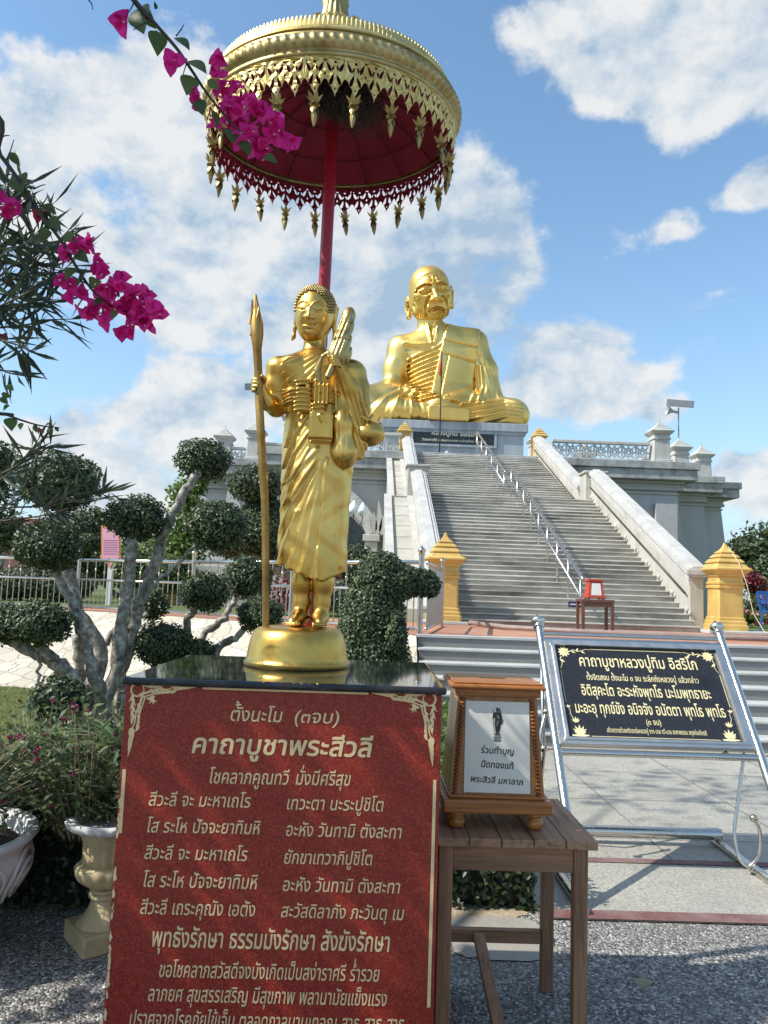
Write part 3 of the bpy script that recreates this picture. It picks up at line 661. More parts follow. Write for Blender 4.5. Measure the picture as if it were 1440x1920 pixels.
# ------------------------------------------------------------------ temple platform
CX = 4.1; FY = 29.75; PZ = ZT-.03
tp = thing('temple_platform', 'broad grey temple platform with projecting cornice and white balustrade', 'building', (CX, FY, TZ))
blocks = [(7.85, FY, 54), (10.2, FY+3.0, 53), (11.6, FY+4.4, 52)]
for k, (hw, fy, by) in enumerate(blocks):
    w = MB(); zb, zt = TZ-.02, PZ-.62
    bt = .45
    V = [(CX-hw-bt, fy-bt*.7, zb), (CX+hw+bt, fy-bt*.7, zb), (CX+hw+bt, by, zb), (CX-hw-bt, by, zb), (CX-hw, fy, zt), (CX+hw, fy, zt), (CX+hw, by, zt), (CX-hw, by, zt)]
    w.add(V, [(0,3,2,1),(4,5,6,7),(0,1,5,4),(1,2,6,5),(2,3,7,6),(3,0,4,7)])
    wall = w.build('wall', GREY_WALL, tp)
    if k == 0:   # raised panel borders either side of the stairs
        for sx in (-1, 1):
            for xx in (3.05, 7.35):
                x = CX+sx*xx; MB().box(x-.42, x+.42, fy-.36, fy+.1, TZ, zt-1.0).build('pilaster', GREY_WALL, wall)
    f = MB()
    for (dz, pr, th) in ((-1.05, .05, .10), (-.62, .10, .08), (-.46, .16, .12), (-.20, .26, .10)):
        f.box(CX-hw-pr, CX+hw+pr, fy-pr, by+pr, zt+dz, zt+dz+th, .015)
    f.box(CX-hw-.03, CX+hw+.03, fy-.03, by, zt-.94, zt-.62); f.box(CX-hw-.12, CX+hw+.12, fy-.12, by, zt-.345, zt-.2)
    f.build('frieze_moulding', GREY_WALL, tp)
    c = MB(); c.box(CX-hw-.62, CX+hw+.62, fy-.62, by+.5, zt-.10+.003*k, zt+.30-.003*k, .02); c.box(CX-hw-.70, CX+hw+.70, fy-.70, by+.55, zt+.302-.003*k, zt+.60-.004*k, .02); c.build('cornice', GREY_CORN, tp)
def lattice(x0, x1, y, z0, z1, parent):
    fr = MB(); fr.box(x0, x1, y-.10, y+.10, z0, z0+.10); fr.box(x0, x1, y-.13, y+.13, z1-.12, z1, .02); rail = fr.build('balustrade_rail', WHITE_TRIM, parent)
    h = z1-z0-.22; n = max(1, round((x1-x0)/h)); w = (x1-x0)/n; la = MB()
    for k in range(n):
        cx = x0+w*(k+.5); cz = z0+.10+h/2
        la.box(cx-w/2, cx-w/2+.05, y-.05, y+.05, z0+.10, z1-.12)
        for a in range(8):
            an = a*math.pi/4; l = min(w, h)*.47 if a % 2 == 0 else min(w, h)*.6
            la.bar((cx+.05*math.cos(an), y, cz+.05*math.sin(an)), (cx+l*math.cos(an), y, cz+l*math.sin(an)), .055, .05, (0, 1, 0))
        for rr in (.14, .30):
            la.tube([(cx+h*rr*math.cos(t), y, cz+h*rr*math.sin(t)) for t in [2*math.pi*q/14 for q in range(14)]], .026, 5, closed=True)
    la.build('lattice', WHITE_TRIM, rail)
BZ0, BZ1 = PZ-.02, PZ+.78
lattice(CX+2.9, CX+6.75, FY-.15, BZ0, BZ1, tp); lattice(CX-6.75, CX-3.0, FY-.15, BZ0, BZ1, tp)
lattice(CX+7.5, CX+8.75, FY+2.85, BZ0, BZ1, tp); lattice(CX-8.75, CX-7.5, FY+2.85, BZ0, BZ1, tp)
lattice(CX+9.5, CX+10.5, FY+4.2, BZ0, BZ1, tp); lattice(CX-10.5, CX-9.5, FY+4.2, BZ0, BZ1, tp)
def white_post(x, y, s, label):
    p = thing('balustrade_post', label, 'post', (x, y, BZ0), 'white spired posts of the platform balustrade')
    P = [(.36, 0), (.36, .10), (.32, .12), (.30, .85), (.34, .88), (.34, .93), (.31, .95), (.31, 1.05), (.36, 1.08), (.43, 1.16), (.44, 1.20), (.35, 1.25), (.33, 1.31), (.25, 1.33), (.23, 1.39), (.16, 1.41), (.15, 1.46), (.09, 1.48), (.08, 1.53), (.03, 1.58), (.012, 1.72)]
    P = [(r*s, z*s) for r, z in P]
    chamf_tower(MB(), P[:8], (x, y, BZ0), .1).build('shaft', WHITE_TRIM, p); chamf_tower(MB(), P[7:], (x, y, BZ0+.0005), .1).build('spired_cap', WHITE_TRIM, p)
white_post(CX+7.15, FY-.1, 1.05, 'white spired post on the front right corner of the platform balustrade')
white_post(CX+9.15, FY+2.9, 1.05, 'white spired post below the loudspeaker on the right of the platform')
white_post(CX+10.75, FY+4.3, 1.05, 'white spired post at the far right end of the platform')
white_post(CX+5.75, FY+5.5, 1.1, 'white spired post behind the right balustrade lattice')
white_post(CX-7.25, FY-.1, 1.05, 'white spired post on the balustrade close behind the standing statue')
white_post(CX-9.15, FY+2.9, 1.05, 'white spired post below the left loudspeaker pole')
white_post(CX-10.75, FY+4.3, 1.05, 'white spired post at the far left end of the platform, above the topiary')
white_post(CX+2.45, YT+1.3, .75, 'small white spired post just right of the upper golden post')
def loudspeaker(x, y, z, side, label):
    p = thing('loudspeaker_pole', label, 'loudspeaker', (x, y, z), 'loudspeakers on thin poles above the platform')
    MB().tube([(x, y, z), (x, y, z+1.35)], .03, 6).build('pole', STEEL_DULL, p, True)
    MB().bar((x-.55*side, y-.1, z+1.55), (x+.55*side, y-.3, z+1.45), .10, .28).build('solar_panel', plain('grey panel', (.20, .22, .24), .3), p)
    MB().lathe([(.05, 0), (.06, .2), (.10, .32), (.24, .5), (.25, .52), (.22, .5), (.05, .3)], (0, 0, 0), 14).build('horn', plain('grey horn', (.34, .35, .36), .5), p, True).matrix_local = Matrix.Translation(Vector((x-.05*side, y-.1, z+1.12))-Vector(p.location)) @ Matrix.Rotation(R_(-80*side), 4, 'Y')
loudspeaker(CX+9.15, FY+2.9, BZ0+1.7, 1, 'grey horn loudspeaker with panel on the right platform post')
loudspeaker(CX-9.15, FY+2.9, BZ0+1.7, -1, 'grey horn loudspeaker behind the staff of the standing statue')
# arched doorway in the left front
dw = thing('temple_doorway', 'arched white doorway with dark glass under the platform, left of the stairs', 'doorway', (-1.3, FY-.4, TZ))
cx = -1.35
MB().prism([(-1.15, 0), (1.15, 0), (1.15, 2.5), (.95, 3.0), (.5, 3.55), (0, 3.95), (-.5, 3.55), (-.95, 3.0), (-1.15, 2.5)], lambda a, b: (cx+a, FY-.50, TZ+b), lambda a, b: (cx+a, FY+.0, TZ+b)).build('dark_glass', GLASS_DARK, dw)
m_ = MB()
for sx in (-1, 1): m_.box(cx+sx*1.4-.24, cx+sx*1.4+.24, FY-.75, FY-.1, TZ, TZ+2.45, .02); m_.box(cx+sx*1.4-.32, cx+sx*1.4+.32, FY-.83, FY-.1, TZ+2.452, TZ+2.72, .03)
m_.build('pilaster', WHITE_TRIM, dw)
m_ = MB(); arc = [(1.35, 2.73), (1.15, 3.15), (.65, 3.75), (0, 4.25), (-.65, 3.75), (-1.15, 3.15), (-1.35, 2.73)]
for w_, o_ in ((.26, 0), (.16, .24), (.12, .42)):
    for a, b in zip(arc[:-1], arc[1:]):
        s_ = 1+o_*.55; m_.bar((cx+a[0]*s_, FY-.60-o_*.1, TZ+2.73+(a[1]-2.73)*s_+.02), (cx+b[0]*s_, FY-.60-o_*.1, TZ+2.73+(b[1]-2.73)*s_+.02), .3, w_, (0, 1, 0))
m_.build('gable_moulding', WHITE_TRIM, dw)
m_ = MB()
for sx in (-1, 1):
    for q, (dx, hh) in enumerate(((1.25, .75), (1.45, .95), (1.62, 1.35), (1.78, .8))):
        poly = blade(cx+sx*dx, TZ+2.7, math.pi/2-sx*.15, hh, .26, sx*.3); m_.prism(poly, lambda a, b: (a, FY-.72, b), lambda a, b: (a, FY-.60, b))
m_.build('flame_finial', WHITE_TRIM, dw)
# globe street lamp before the doorway
lp = thing('street_lamp', 'black street lamp with white globe shades showing beside the golden robe hem', 'street lamp', (-.62, 20.0, TZ))
MB().lathe([(.12, 0), (.12, .3), (.06, .4), (.045, 2.2), (.06, 2.25), (.03, 2.9)], (-.62, 20, TZ), 12).build('pole', plain('black iron', (.02, .02, .022), .5), lp, True)
for (dx, dy, dz) in ((.0, 0, .42), (-.30, .0, .08), (.17, -.2, .12), (.40, .02, .10), (.05, .3, .1)):
    x, y, z = -.62+dx, 20+dy, TZ+2.42+dz
    a = MB().tube([(-.62, 20, TZ+2.2), (-.62+dx*.5, 20+dy*.5, TZ+2.0+dz*.5), (x, y, z-.12), (x, y, z)], .016, 6); arm = a.build('arm', STEMD, lp, True)
    MB().lathe([(.05, 0), (.11, .07), (.125, .14), (.10, .22), (.05, .30), (.015, .36)], (x, y, z), 14).build('globe', LAMP_GLOBE, arm, True)

# ------------------------------------------------------------------ slate blue pedestal with the name board
PB, PT = PZ, 10.72
pd = thing('statue_pedestal', 'weathered blue grey pedestal under the giant seated statue', 'pedestal', (4.25, 40, PB))
m_ = MB(); m_.box(.55, 7.95, 40.0, 48.5, PB-.02, PT-.45); m_.box(.35, 8.15, 39.8, 48.7, PT-.448, PT, .03); m_.box(.45, 8.05, 39.9, 48.6, PT-.60, PT-.452)
m_.build('block', PED_BLUE, pd)
m_ = MB(); m_.box(1.95, 6.5, 39.88, 40.05, 9.38, 9.50); m_.box(1.95, 6.5, 39.88, 40.05, 10.34, 10.46); m_.box(1.95, 2.07, 39.88, 40.05, 9.502, 10.338); m_.box(6.38, 6.5, 39.88, 40.05, 9.502, 10.338)
nb = m_.build('board_frame', PED_BLUE, pd)
MB().box(2.075, 6.375, 39.93, 40.05, 9.505, 10.335).build('name_board', plain('black name board', (.015, .022, .028), .35), pd)
lettering([('หลวงปู่ทิม อิสริโก', 3.03, 5.45, 9.98, 9.96, .17, .016, 0), ('วัดละหารไร่ ต.หนองละลอก อ.บ้านค่าย จ.ระยอง', 2.55, 5.95, 9.66, 9.64, .095, .01, 0)], lambda u, v, w: (u, 39.93-.004-w, v), 'lettering', plain('cream lettering', (.72, .66, .50), .5), pd)
# small flag pole and lotus candle in front
fp = thing('flag_pole', 'thin dark pole with furled orange and red flag in front of the seated statue', 'flag', (3.35, 33, PZ))
x, y, z = at(827, 742, 33)
MB().tube([(x, y, PZ), (x-.02, y, z+1.95)], .03, 6).build('pole', STEMD, fp, True)
m_ = MB(); m_.mi = 0; m_.tube([(x-.05, y-.03, z+1.65), (x-.09, y-.04, z+1.35), (x-.10, y-.03, z+1.0), (x-.04, y-.03, z+.85)], [.02, .07, .06, .02], 8); m_.build('flag', plain('orange red cloth', (.65, .13, .03), .8), fp, True)
x, y, z = at(838, 851, 30.5); tag(MB().lathe([(.10, 0), (.10, .22), (.07, .30), (.02, .34)], (x, y, PZ), 12).build('white_bollard', WHITE_TRIM, None, True), 'small rounded white bollard at the top edge of the stairs', 'bollard')
# ------------------------------------------------------------------ sculpting: signed distance fields turned into one surface
class SDF:
    def __init__(s, lo, hi, h):
        s.lo = np.array(lo, np.float32); s.h = h; s.n = [int(math.ceil((b-a)/h))+1 for a, b in zip(lo, hi)]
        ax = [(s.lo[i]+h*np.arange(s.n[i])).astype(np.float32) for i in range(3)]
        s.x = ax[0][:, None, None]; s.y = ax[1][None, :, None]; s.z = ax[2][None, None, :]
        s.d = np.full(s.n, 9.0, np.float32)
    def u(s, d, k=0.0):
        s.d = smin(s.d, d, k); return s
    def cut(s, d, k=0.0):
        s.d = -smin(-s.d, d, k); return s
    def mesh(s): return surface_nets(s.d, s.lo, s.h)
def smin(a, b, k):
    if k <= 0: return np.minimum(a, b)
    h = np.clip(.5+.5*(b-a)/k, 0, 1); return b*(1-h)+a*h-k*h*(1-h)
def surface_nets(d, lo, h):
    nx, ny, nz = d.shape; ins = d < 0
    c = np.zeros((nx-1, ny-1, nz-1), np.int16)
    for i in (0, 1):
        for j in (0, 1):
            for k in (0, 1): c += ins[i:nx-1+i, j:ny-1+j, k:nz-1+k]
    cells = np.argwhere((c > 0) & (c < 8)); idx = np.full(c.shape, -1, np.int32); idx[tuple(cells.T)] = np.arange(len(cells))
    acc = np.zeros((len(cells), 3), np.float32); cnt = np.zeros(len(cells), np.float32)
    I, J, K = cells.T
    cor = [(i, j, k) for i in (0, 1) for j in (0, 1) for k in (0, 1)]
    val = {q: d[I+q[0], J+q[1], K+q[2]] for q in cor}
    for a in cor:
        for b in cor:
            if sum(b)-sum(a) == 1 and all(b[t] >= a[t] for t in range(3)):
                va, vb = val[a], val[b]; m = (va < 0) != (vb < 0); t = np.where(m, va/np.where(m, va-vb, 1), 0)
                for q in range(3): acc[:, q] += np.where(m, a[q]+(b[q]-a[q])*t, 0)
                cnt += m
    V = (cells+acc/np.maximum(cnt, 1)[:, None])*h+lo
    F = []
    for ax in range(3):
        sl0 = [slice(1, n-1) for n in d.shape]; sl0[ax] = slice(0, d.shape[ax]-1)
        sl1 = list(sl0); sl1[ax] = slice(1, d.shape[ax])
        a = ins[tuple(sl0)]; b = ins[tuple(sl1)]; e = np.argwhere(a != b)
        off = np.array([1, 1, 1]); off[ax] = 0; e2 = e+off
        fl = a[tuple(e.T)]
        o1, o2 = [(1, 2), (2, 0), (0, 1)][ax]
        q = []
        for s1, s2 in ((0, 0), (1, 0), (1, 1), (0, 1)):
            p = e2.copy(); p[:, o1] -= s1; p[:, o2] -= s2; q.append(idx[tuple(p.T)])
        q = np.stack(q, 1); q[~fl] = q[~fl][:, ::-1]; F.append(q[:, ::-1])
    F = np.concatenate(F); F = F[(F >= 0).all(1)]
    return V, F[:, ::-1]
def sd_ell(s, c, r):
    r = np.array(r, np.float32); X = (s.x-c[0])/r[0]; Y = (s.y-c[1])/r[1]; Z = (s.z-c[2])/r[2]
    k = np.sqrt(X*X+Y*Y+Z*Z); return (k-1)*np.minimum(np.minimum(r[0], r[1]), r[2])*(.5+.5*np.clip(k, 0, 3)**.0)
def sd_cap(s, a, b, ra, rb=None, sc=(1, 1, 1)):
    rb = ra if rb is None else rb; a = np.array(a, float); b = np.array(b, float); v = b-a; L2 = float(v@v) or 1e-9
    t = np.clip(((s.x-a[0])*v[0]+(s.y-a[1])*v[1]+(s.z-a[2])*v[2])/L2, 0, 1).astype(np.float32)
    dx = (s.x-a[0]-v[0]*t)/sc[0]; dy = (s.y-a[1]-v[1]*t)/sc[1]; dz = (s.z-a[2]-v[2]*t)/sc[2]
    return np.sqrt(dx*dx+dy*dy+dz*dz)-(ra+(rb-ra)*t)
def sd_chain(s, pts, rad, k=0.0, sc=(1, 1, 1)):
    d = None
    for i in range(len(pts)-1):
        e = sd_cap(s, pts[i], pts[i+1], rad[i], rad[i+1], sc); d = e if d is None else smin(d, e, k)
    return d
def sd_box(s, c, hb, r=0.0, rot=None):
    X, Y, Z = s.x-c[0], s.y-c[1], s.z-c[2]
    if rot is not None:                                          # rotation about y (in the picture plane)
        ca, sa = math.cos(rot), math.sin(rot); X, Z = X*ca+Z*sa, -X*sa+Z*ca
    qx, qy, qz = np.abs(X)-(hb[0]-r), np.abs(Y)-(hb[1]-r), np.abs(Z)-(hb[2]-r)
    return np.sqrt(np.maximum(qx, 0)**2+np.maximum(qy, 0)**2+np.maximum(qz, 0)**2)+np.minimum(np.maximum(np.maximum(qx, qy), qz), 0)-r
def sd_loft(s, prof, p=2.0):                                     # stacked (super)ellipses: (z, cx, cy, rx, ry)
    P = np.array(prof, float); z = s.z[0, 0]
    f = [np.interp(z, P[:, 0], P[:, i]).astype(np.float32)[None, None, :] for i in range(1, 5)]
    X = np.abs(s.x-f[0])/f[2]; Y = np.abs(s.y-f[1])/f[3]
    k = (X**p+Y**p)**(1/p); d = (k-1)*np.minimum(f[2], f[3])
    return np.maximum(d, np.maximum(P[0, 0]-s.z, s.z-P[-1, 0]))
def d2(X, Z, pts):                                                # distance to a polyline in the x,z plane
    out = None
    for (x0, z0), (x1, z1) in zip(pts[:-1], pts[1:]):
        vx, vz = x1-x0, z1-z0; t = np.clip(((X-x0)*vx+(Z-z0)*vz)/(vx*vx+vz*vz+1e-12), 0, 1)
        d = np.hypot(X-x0-vx*t, Z-z0-vz*t); out = d if out is None else np.minimum(out, d)
    return out
def crease(X, Z, pts, w, depth):                                   # depth > 0 cuts in, < 0 raises
    return depth*np.exp(-(d2(X, Z, pts)/w)**2)
def inpoly(X, Z, poly):
    c = np.zeros(np.broadcast(X, Z).shape, bool); n = len(poly)
    for i in range(n):
        (x0, z0), (x1, z1) = poly[i-1], poly[i]
        if z0 == z1: continue
        c ^= ((z0 > Z) != (z1 > Z)) & (X < (x1-x0)*(Z-z0)/(z1-z0)+x0)
    return c
def place(V, ang_z=0.0, ang_y=0.0, ang_x=0.0, about=(0, 0, 0)):
    M_ = np.array(Matrix.Rotation(ang_z, 3, 'Z') @ Matrix.Rotation(ang_y, 3, 'Y') @ Matrix.Rotation(ang_x, 3, 'X'))
    a = np.array(about); return (V-a)@M_.T+a

# ------------------------------------------------------------------ standing golden statue on its drum
SX, SY, SZ = -.26, 2.97, 1.466
sta = thing('standing_statue', 'gilded standing monk statue holding a staff and a furled umbrella on a round base', 'statue', (SX, SY, 1.3135))
OFF = np.array([SX, SY, SZ])
# round base
prof = [(.005, 0), (.197, 0), (.200, .006), (.200, .016), (.195, .021), (.192, .027), (.1905, .034), (0.188, 0.0465), (0.184, 0.0744), (0.178, 0.1004), (0.171, 0.119), (0.163, 0.1321), (0.15, 0.1414), (0.12, 0.1469), (0.005, 0.1525)]
MB().lathe(prof, (SX, SY, 1.3135), 64).build('round_base', GOLD, sta, 40)
# --- robe, torso, arms, legs and feet: one continuous body
g = SDF((-.27, -.20, -.01), (.31, .16, 1.16), .0037)
X2, Z2 = g.x[:, :, 0], g.z[:, 0, :]                                # (nx,1) and (1,nz) for surface drawing
torso = sd_loft(g, [(.10, .046, 0, .135, .085), (.17, .045, 0, .132, .086), (.30, .042, 0, .132, .085), (.45, .043, 0, .131, .085), (.60, .045, .0, .140, .090), (.70, .044, .0, .139, .088), (.80, .042, .0, .130, .082), (.88, .030, .0, .118, .076),
                    (.96, .020, .0, .124, .078), (1.00, .016, .0, .128, .074), (1.035, .015, .003, .105, .062), (1.055, .015, .006, .072, .05), (1.075, .014, .008, .045, .042), (1.16, .010, .008, .041, .040)], 2.25)
fold = np.zeros(np.broadcast(X2, Z2).shape, np.float32)
# chest pleats fanning from the left shoulder to the right armpit
wch = np.clip((Z2-.915)/.02, 0, 1)*np.clip((1.055-Z2)/.02, 0, 1)*np.clip((.055-X2)/.02, 0, 1)
ax_, az_ = .15, 1.12
th = np.arctan2(az_-Z2, ax_-X2); saw = lambda p: .5+.5*np.sin(p+.75*np.sin(p))
fold += wch*(-.0040*saw(th*58)) * np.clip((X2+.125)/.02, 0, 1)
# sash band pleats
wb = np.clip((Z2-.846)/.004, 0, 1)*np.clip((.910-Z2)/.004, 0, 1)
fold += wb*(-.007-.0028*np.sin((Z2+X2*X2*1.2)*2*math.pi/.0145))
# three long cords across the skirt and drapery fans
for a, b in (((-.088, .600), (.008, .800)), ((-.082, .535), (.012, .735)), ((-.072, .455), (.016, .670)), ((-.08, .68), (-.02, .82))):
    mx, mz = (a[0]+b[0])/2-.012, (a[1]+b[1])/2+.006
    fold += crease(X2, Z2, [a, (mx, mz), b], .0048, -.0050)+crease(X2, Z2, [(a[0]+.009, a[1]-.004), (mx+.009, mz-.004), (b[0]+.009, b[1]-.004)], .006, .0030)
tf = np.arctan2(X2-.10, .70-Z2); wl = np.clip((.60-Z2)/.12, 0, 1)*np.clip((.075-X2)/.05, 0, 1)
fold += wl*(-.0048*saw(tf*60+.9*np.sin(Z2*17)))*np.clip((X2+.12)/.03, .25, 1)
fold += crease(X2, Z2, [(.085, .63), (.075, .45), (.070, .30), (.068, .18)], .006, -.005)+crease(X2, Z2, [(.075, .62), (.066, .45), (.061, .30)], .006, .004)
fold += crease(X2, Z2, [(.115, .60), (.118, .40), (.125, .22)], .016, .0035)+crease(X2, Z2, [(.15, .60), (.155, .40), (.155, .23)], .012, -.004)
fold += crease(X2, Z2, [(.05, .665), (-.02, .60), (-.06, .545)], .010, -.005)+crease(X2, Z2, [(.06, .64), (.0, .56), (-.045, .47)], .009, -.006)+crease(X2, Z2, [(.06, .64), (.01, .53), (-.015, .44)], .008, .006)
fold += .0022*np.sin(X2*55+np.sin(Z2*21)*2.2)*np.sin(Z2*33+1)*np.clip((.64-Z2)/.05, 0, 1)
front = np.clip((.02-g.y)/.03, .15, 1)
torso = torso+fold[:, None, :]*front
hem = np.interp(X2[:, 0], [-.10, -.08, -.03, .02, .075, .10, .14, .178], [.232, .225, .205, .186, .166, .172, .192, .215]).astype(np.float32)[:, None, None]
torso = np.maximum(torso, hem+.006*np.sin(g.x*160)*np.clip((.06-g.x)/.05, 0, 1)-g.z)
hollow = sd_loft(g, [(.10, .045, 0, .118, .070), (.26, .042, 0, .118, .070), (.30, .042, 0, .02, .02)], 2.2)
torso = np.maximum(torso, -hollow)
g.u(torso)
g.u(sd_cap(g, (-.118, .0, 1.0), (.0, 0, 1.02), .042), .05); g.u(sd_cap(g, (.155, .005, .995), (.04, 0, 1.02), .046), .05)
# right arm (bare) bent forward to the staff
g.u(sd_chain(g, [(-.128, .0, .998), (-.134, .006, .93), (-.128, .012, .845)], [.046, .043, .036], .02), .018)
g.u(sd_chain(g, [(-.128, .012, .842), (-.155, -.045, .850), (-.176, -.080, .888)], [.035, .030, .0205], .015), .012)
# left arm under the robe, raised to the umbrella
g.u(sd_chain(g, [(.172, .005, .990), (.192, .0, .92), (.197, -.022, .845)], [.050, .046, .046], .02), .03)
g.u(sd_chain(g, [(.195, -.03, .85), (.168, -.085, .905), (.124, -.125, .968)], [.042, .032, .020], .02), .02)
# hanging sleeve with long folds
slv = sd_loft(g, [(.64, .190, -.045, .030, .020), (.70, .196, -.05, .048, .030), (.80, .186, -.062, .052, .036), (.88, .168, -.075, .048, .034), (.955, .136, -.105, .026, .022)], 2)
ph = (X2-(.19-.35*(Z2-.8)))*330
slv = slv+((.5-saw(ph))*.0080*np.clip((Z2-.64)/.1, 0, 1))[:, None, :]
g.u(slv, .016)
# long bag panel of cloth hanging from the shoulder strap
bag = sd_chain(g, [(.128, -.080, .86), (.140, -.092, .77), (.150, -.085, .66), (.158, -.07, .635)], [.022, .033, .044, .036], .03, (1, .72, 1))
bag = bag+crease(X2, Z2, [(.150, .85), (.158, .75), (.150, .63)], .004, .004)[:, None, :]+crease(X2, Z2, [(.120, .80), (.128, .70), (.150, .61)], .004, .0035)[:, None, :]
g.u(bag, .008)
# legs and feet
g.u(sd_chain(g, [(.012, .01, .30), (.006, .012, .16), (.008, .014, .085), (.004, .016, .04)], [.044, .038, .030, .029], .02), .01)
g.u(sd_chain(g, [(.088, .0, .30), (.086, .0, .16), (.083, .0, .085), (.081, .002, .04)], [.044, .039, .031, .030], .02), .01)
for (hx, hy, tx, ty) in ((.006, .03, -.016, -.085), (.081, .018, .085, -.098)):
    g.u(sd_chain(g, [(hx, hy, .026), (hx*.6+tx*.4, hy*.6+ty*.4, .030), (tx, ty+.012, .016)], [.027, .024, .014], .02, (1.15, 1, 1)), .02)
    for q in range(5):
        sgn = 1 if hx < .05 else -1
        a = (tx+sgn*(.021-.0105*q), ty+.004+abs(q-1)*.004, .011); b = (a[0]-.0015*sgn, a[1]-.017+.002*q, .008); g.u(sd_cap(g, a, b, .0085 if q == 0 else .0062), .003)
g.cut(g.z+0*g.x+0*g.y)
# right hand closed round the staff: palm, four unequal fingers and thumb
hx, hy, hz = -.186, -.100, .902
g.u(sd_ell(g, (hx+.004, hy+.020, hz-.004), (.021, .018, .031)), .008)
for q, (dz, rr, ln) in enumerate(((.021, .0073, 1.0), (.008, .0077, 1.08), (-.006, .0075, 1.02), (-.019, .0066, .88))):
    A0 = [(hx+.021*math.cos(t), hy+.0225*math.sin(t), hz+dz-.0045*(k/4)) for k, t in enumerate([R_(75+ln*a) for a in (0, 55, 105, 150, 190)])]
    g.u(sd_chain(g, A0, [rr*1.05, rr*1.08, rr, rr*.96, rr*.86]), .002)
g.u(sd_chain(g, [(hx+.018, hy+.016, hz+.006), (hx+.025, hy-.006, hz+.022), (hx+.016, hy-.024, hz+.030)], [.0085, .008, .0068], .004), .004)
# left hand holding the umbrella handle
hx, hy, hz = .100, -.142, .985
g.u(sd_ell(g, (hx+.013, hy+.012, hz-.004), (.020, .018, .022)), .008)
for q, (o, rr, ln) in enumerate(((.017, .0069, .95), (.006, .0073, 1.08), (-.005, .0071, 1.03), (-.0155, .0062, .9))):
    A0 = [(hx+.004+.020*math.cos(t)-.3*o, hy+.004+.0195*math.sin(t), hz+.006+o) for t in [R_(0-ln*a) for a in (-20, 45, 95, 140, 178)]]
    g.u(sd_chain(g, A0, [rr*1.05, rr*1.08, rr, rr*.96, rr*.86]), .002)
g.u(sd_chain(g, [(hx+.006, hy+.01, hz-.004), (hx-.012, hy-.004, hz+.010), (hx-.020, hy-.012, hz+.024)], [.0085, .0078, .0066], .004), .004)
Vb, Fb = g.mesh()
# --- head: finer field, same body mesh
h = SDF((-.105, -.125, -.20), (.105, .115, .125), .0022)
h.u(sd_ell(h, (0, .004, .018), (.0765, .088, .090))); h.u(sd_ell(h, (0, -.010, -.030), (.068, .075, .078)), .03); h.u(sd_ell(h, (0, -.036, -.075), (.032, .036, .026)), .03)
h.u(sd_cap(h, (.002, .012, -.06), (.004, .010, -.19), .041), .012)
x, z = h.x[:, :, 0], h.z[:, 0, :]
face = np.zeros(np.broadcast(x, z).shape, np.float32); ax = np.abs(x)
br = [(.006, .030), (.013, .041), (.026, .0475), (.040, .046), (.052, .035), (.057, .024)]
face += crease(ax, z, br, .0026, -.0032)+crease(ax, z, [(p[0]+.002, p[1]-.0055) for p in br], .0040, .0030)
face += crease(ax, z, [(.016, .0185), (.024, .0125), (.034, .0115), (.046, .0165)], .0018, .0036)+crease(ax, z, [(.016, .016), (.024, .0095), (.034, .0085), (.045, .0135)], .002, -.0015)
face += crease(ax, z, [(.014, .021), (.030, .034), (.047, .021)], .0022, .0014)
face += crease(x, z, [(-.024, -.0415), (-.010, -.0405), (0, -.0425), (.010, -.0405), (.024, -.0415)], .0017, .0042)+crease(ax, z, [(.024, -.041), (.029, -.037)], .003, .003)
face += crease(ax, z, [(.016, -.012), (.021, -.021), (.020, -.028)], .003, .0018)+crease(x, z, [(-.012, -.059), (0, -.061), (.012, -.059)], .004, .0022)
fm = np.clip((-.02-h.y)/.03, 0, 1)
h.u(sd_ell(h, (.031, -.060, .0215), (.0205, .016, .0135)), .008); h.u(sd_ell(h, (-.031, -.060, .0215), (.0205, .016, .0135)), .008)
h.u(sd_chain(h, [(0, -.073, .034), (0, -.087, .008), (0, -.0975, -.011)], [.0062, .0075, .0105], .01), .010)
for s_ in (-1, 1): h.u(sd_ell(h, (.0125*s_, -.085, -.0135), (.0095, .0105, .0075)), .006)
for s_ in (-1, 1): h.cut(sd_ell(h, (.0065*s_, -.0945, -.0205), (.0042, .007, .004)), .002)
h.u(sd_chain(h, [(-.023, -.068, -.039), (-.011, -.0775, -.0355), (0, -.080, -.0375), (.011, -.0775, -.0355), (.023, -.068, -.039)], [.0035, .0058, .0060, .0058, .0035], .003), .004)
h.u(sd_chain(h, [(-.019, -.069, -.0455), (0, -.0785, -.0485), (.019, -.069, -.0455)], [.0035, .0072, .0035], .003), .004)
h.d = h.d+face[:, None, :]*fm
for s_ in (-1, 1):                                             # long ears with drawn lobes
    h.u(sd_ell(h, (.0785*s_, .012, .004), (.009, .020, .034)), .006); h.cut(sd_ell(h, (.090*s_, .004, .006), (.006, .011, .022)), .004)
    h.u(sd_chain(h, [(.079*s_, .010, -.02), (.081*s_, .004, -.055), (.083*s_, -.002, -.088), (.088*s_, -.006, -.100)], [.0105, .0085, .009, .006], .01, (.75, 1, 1)), .008)
    h.u(sd_chain(h, [(.083*s_, .030, .0), (.086*s_, .027, .028), (.083*s_, .008, .040), (.081*s_, -.008, .028)], [.0045, .0048, .0045, .004], .004), .003)
Vh, Fh = h.mesh()
HA = (R_(-9), R_(3.5), R_(17)); HC = np.array([.009, -.010, 1.220])
Vh = place(Vh, *HA)+HC
Vall, Fall = merge_geo([(Vb, Fb), (Vh, Fh)])
np_mesh('body', Vall+OFF, Fall, GOLD, sta, True)
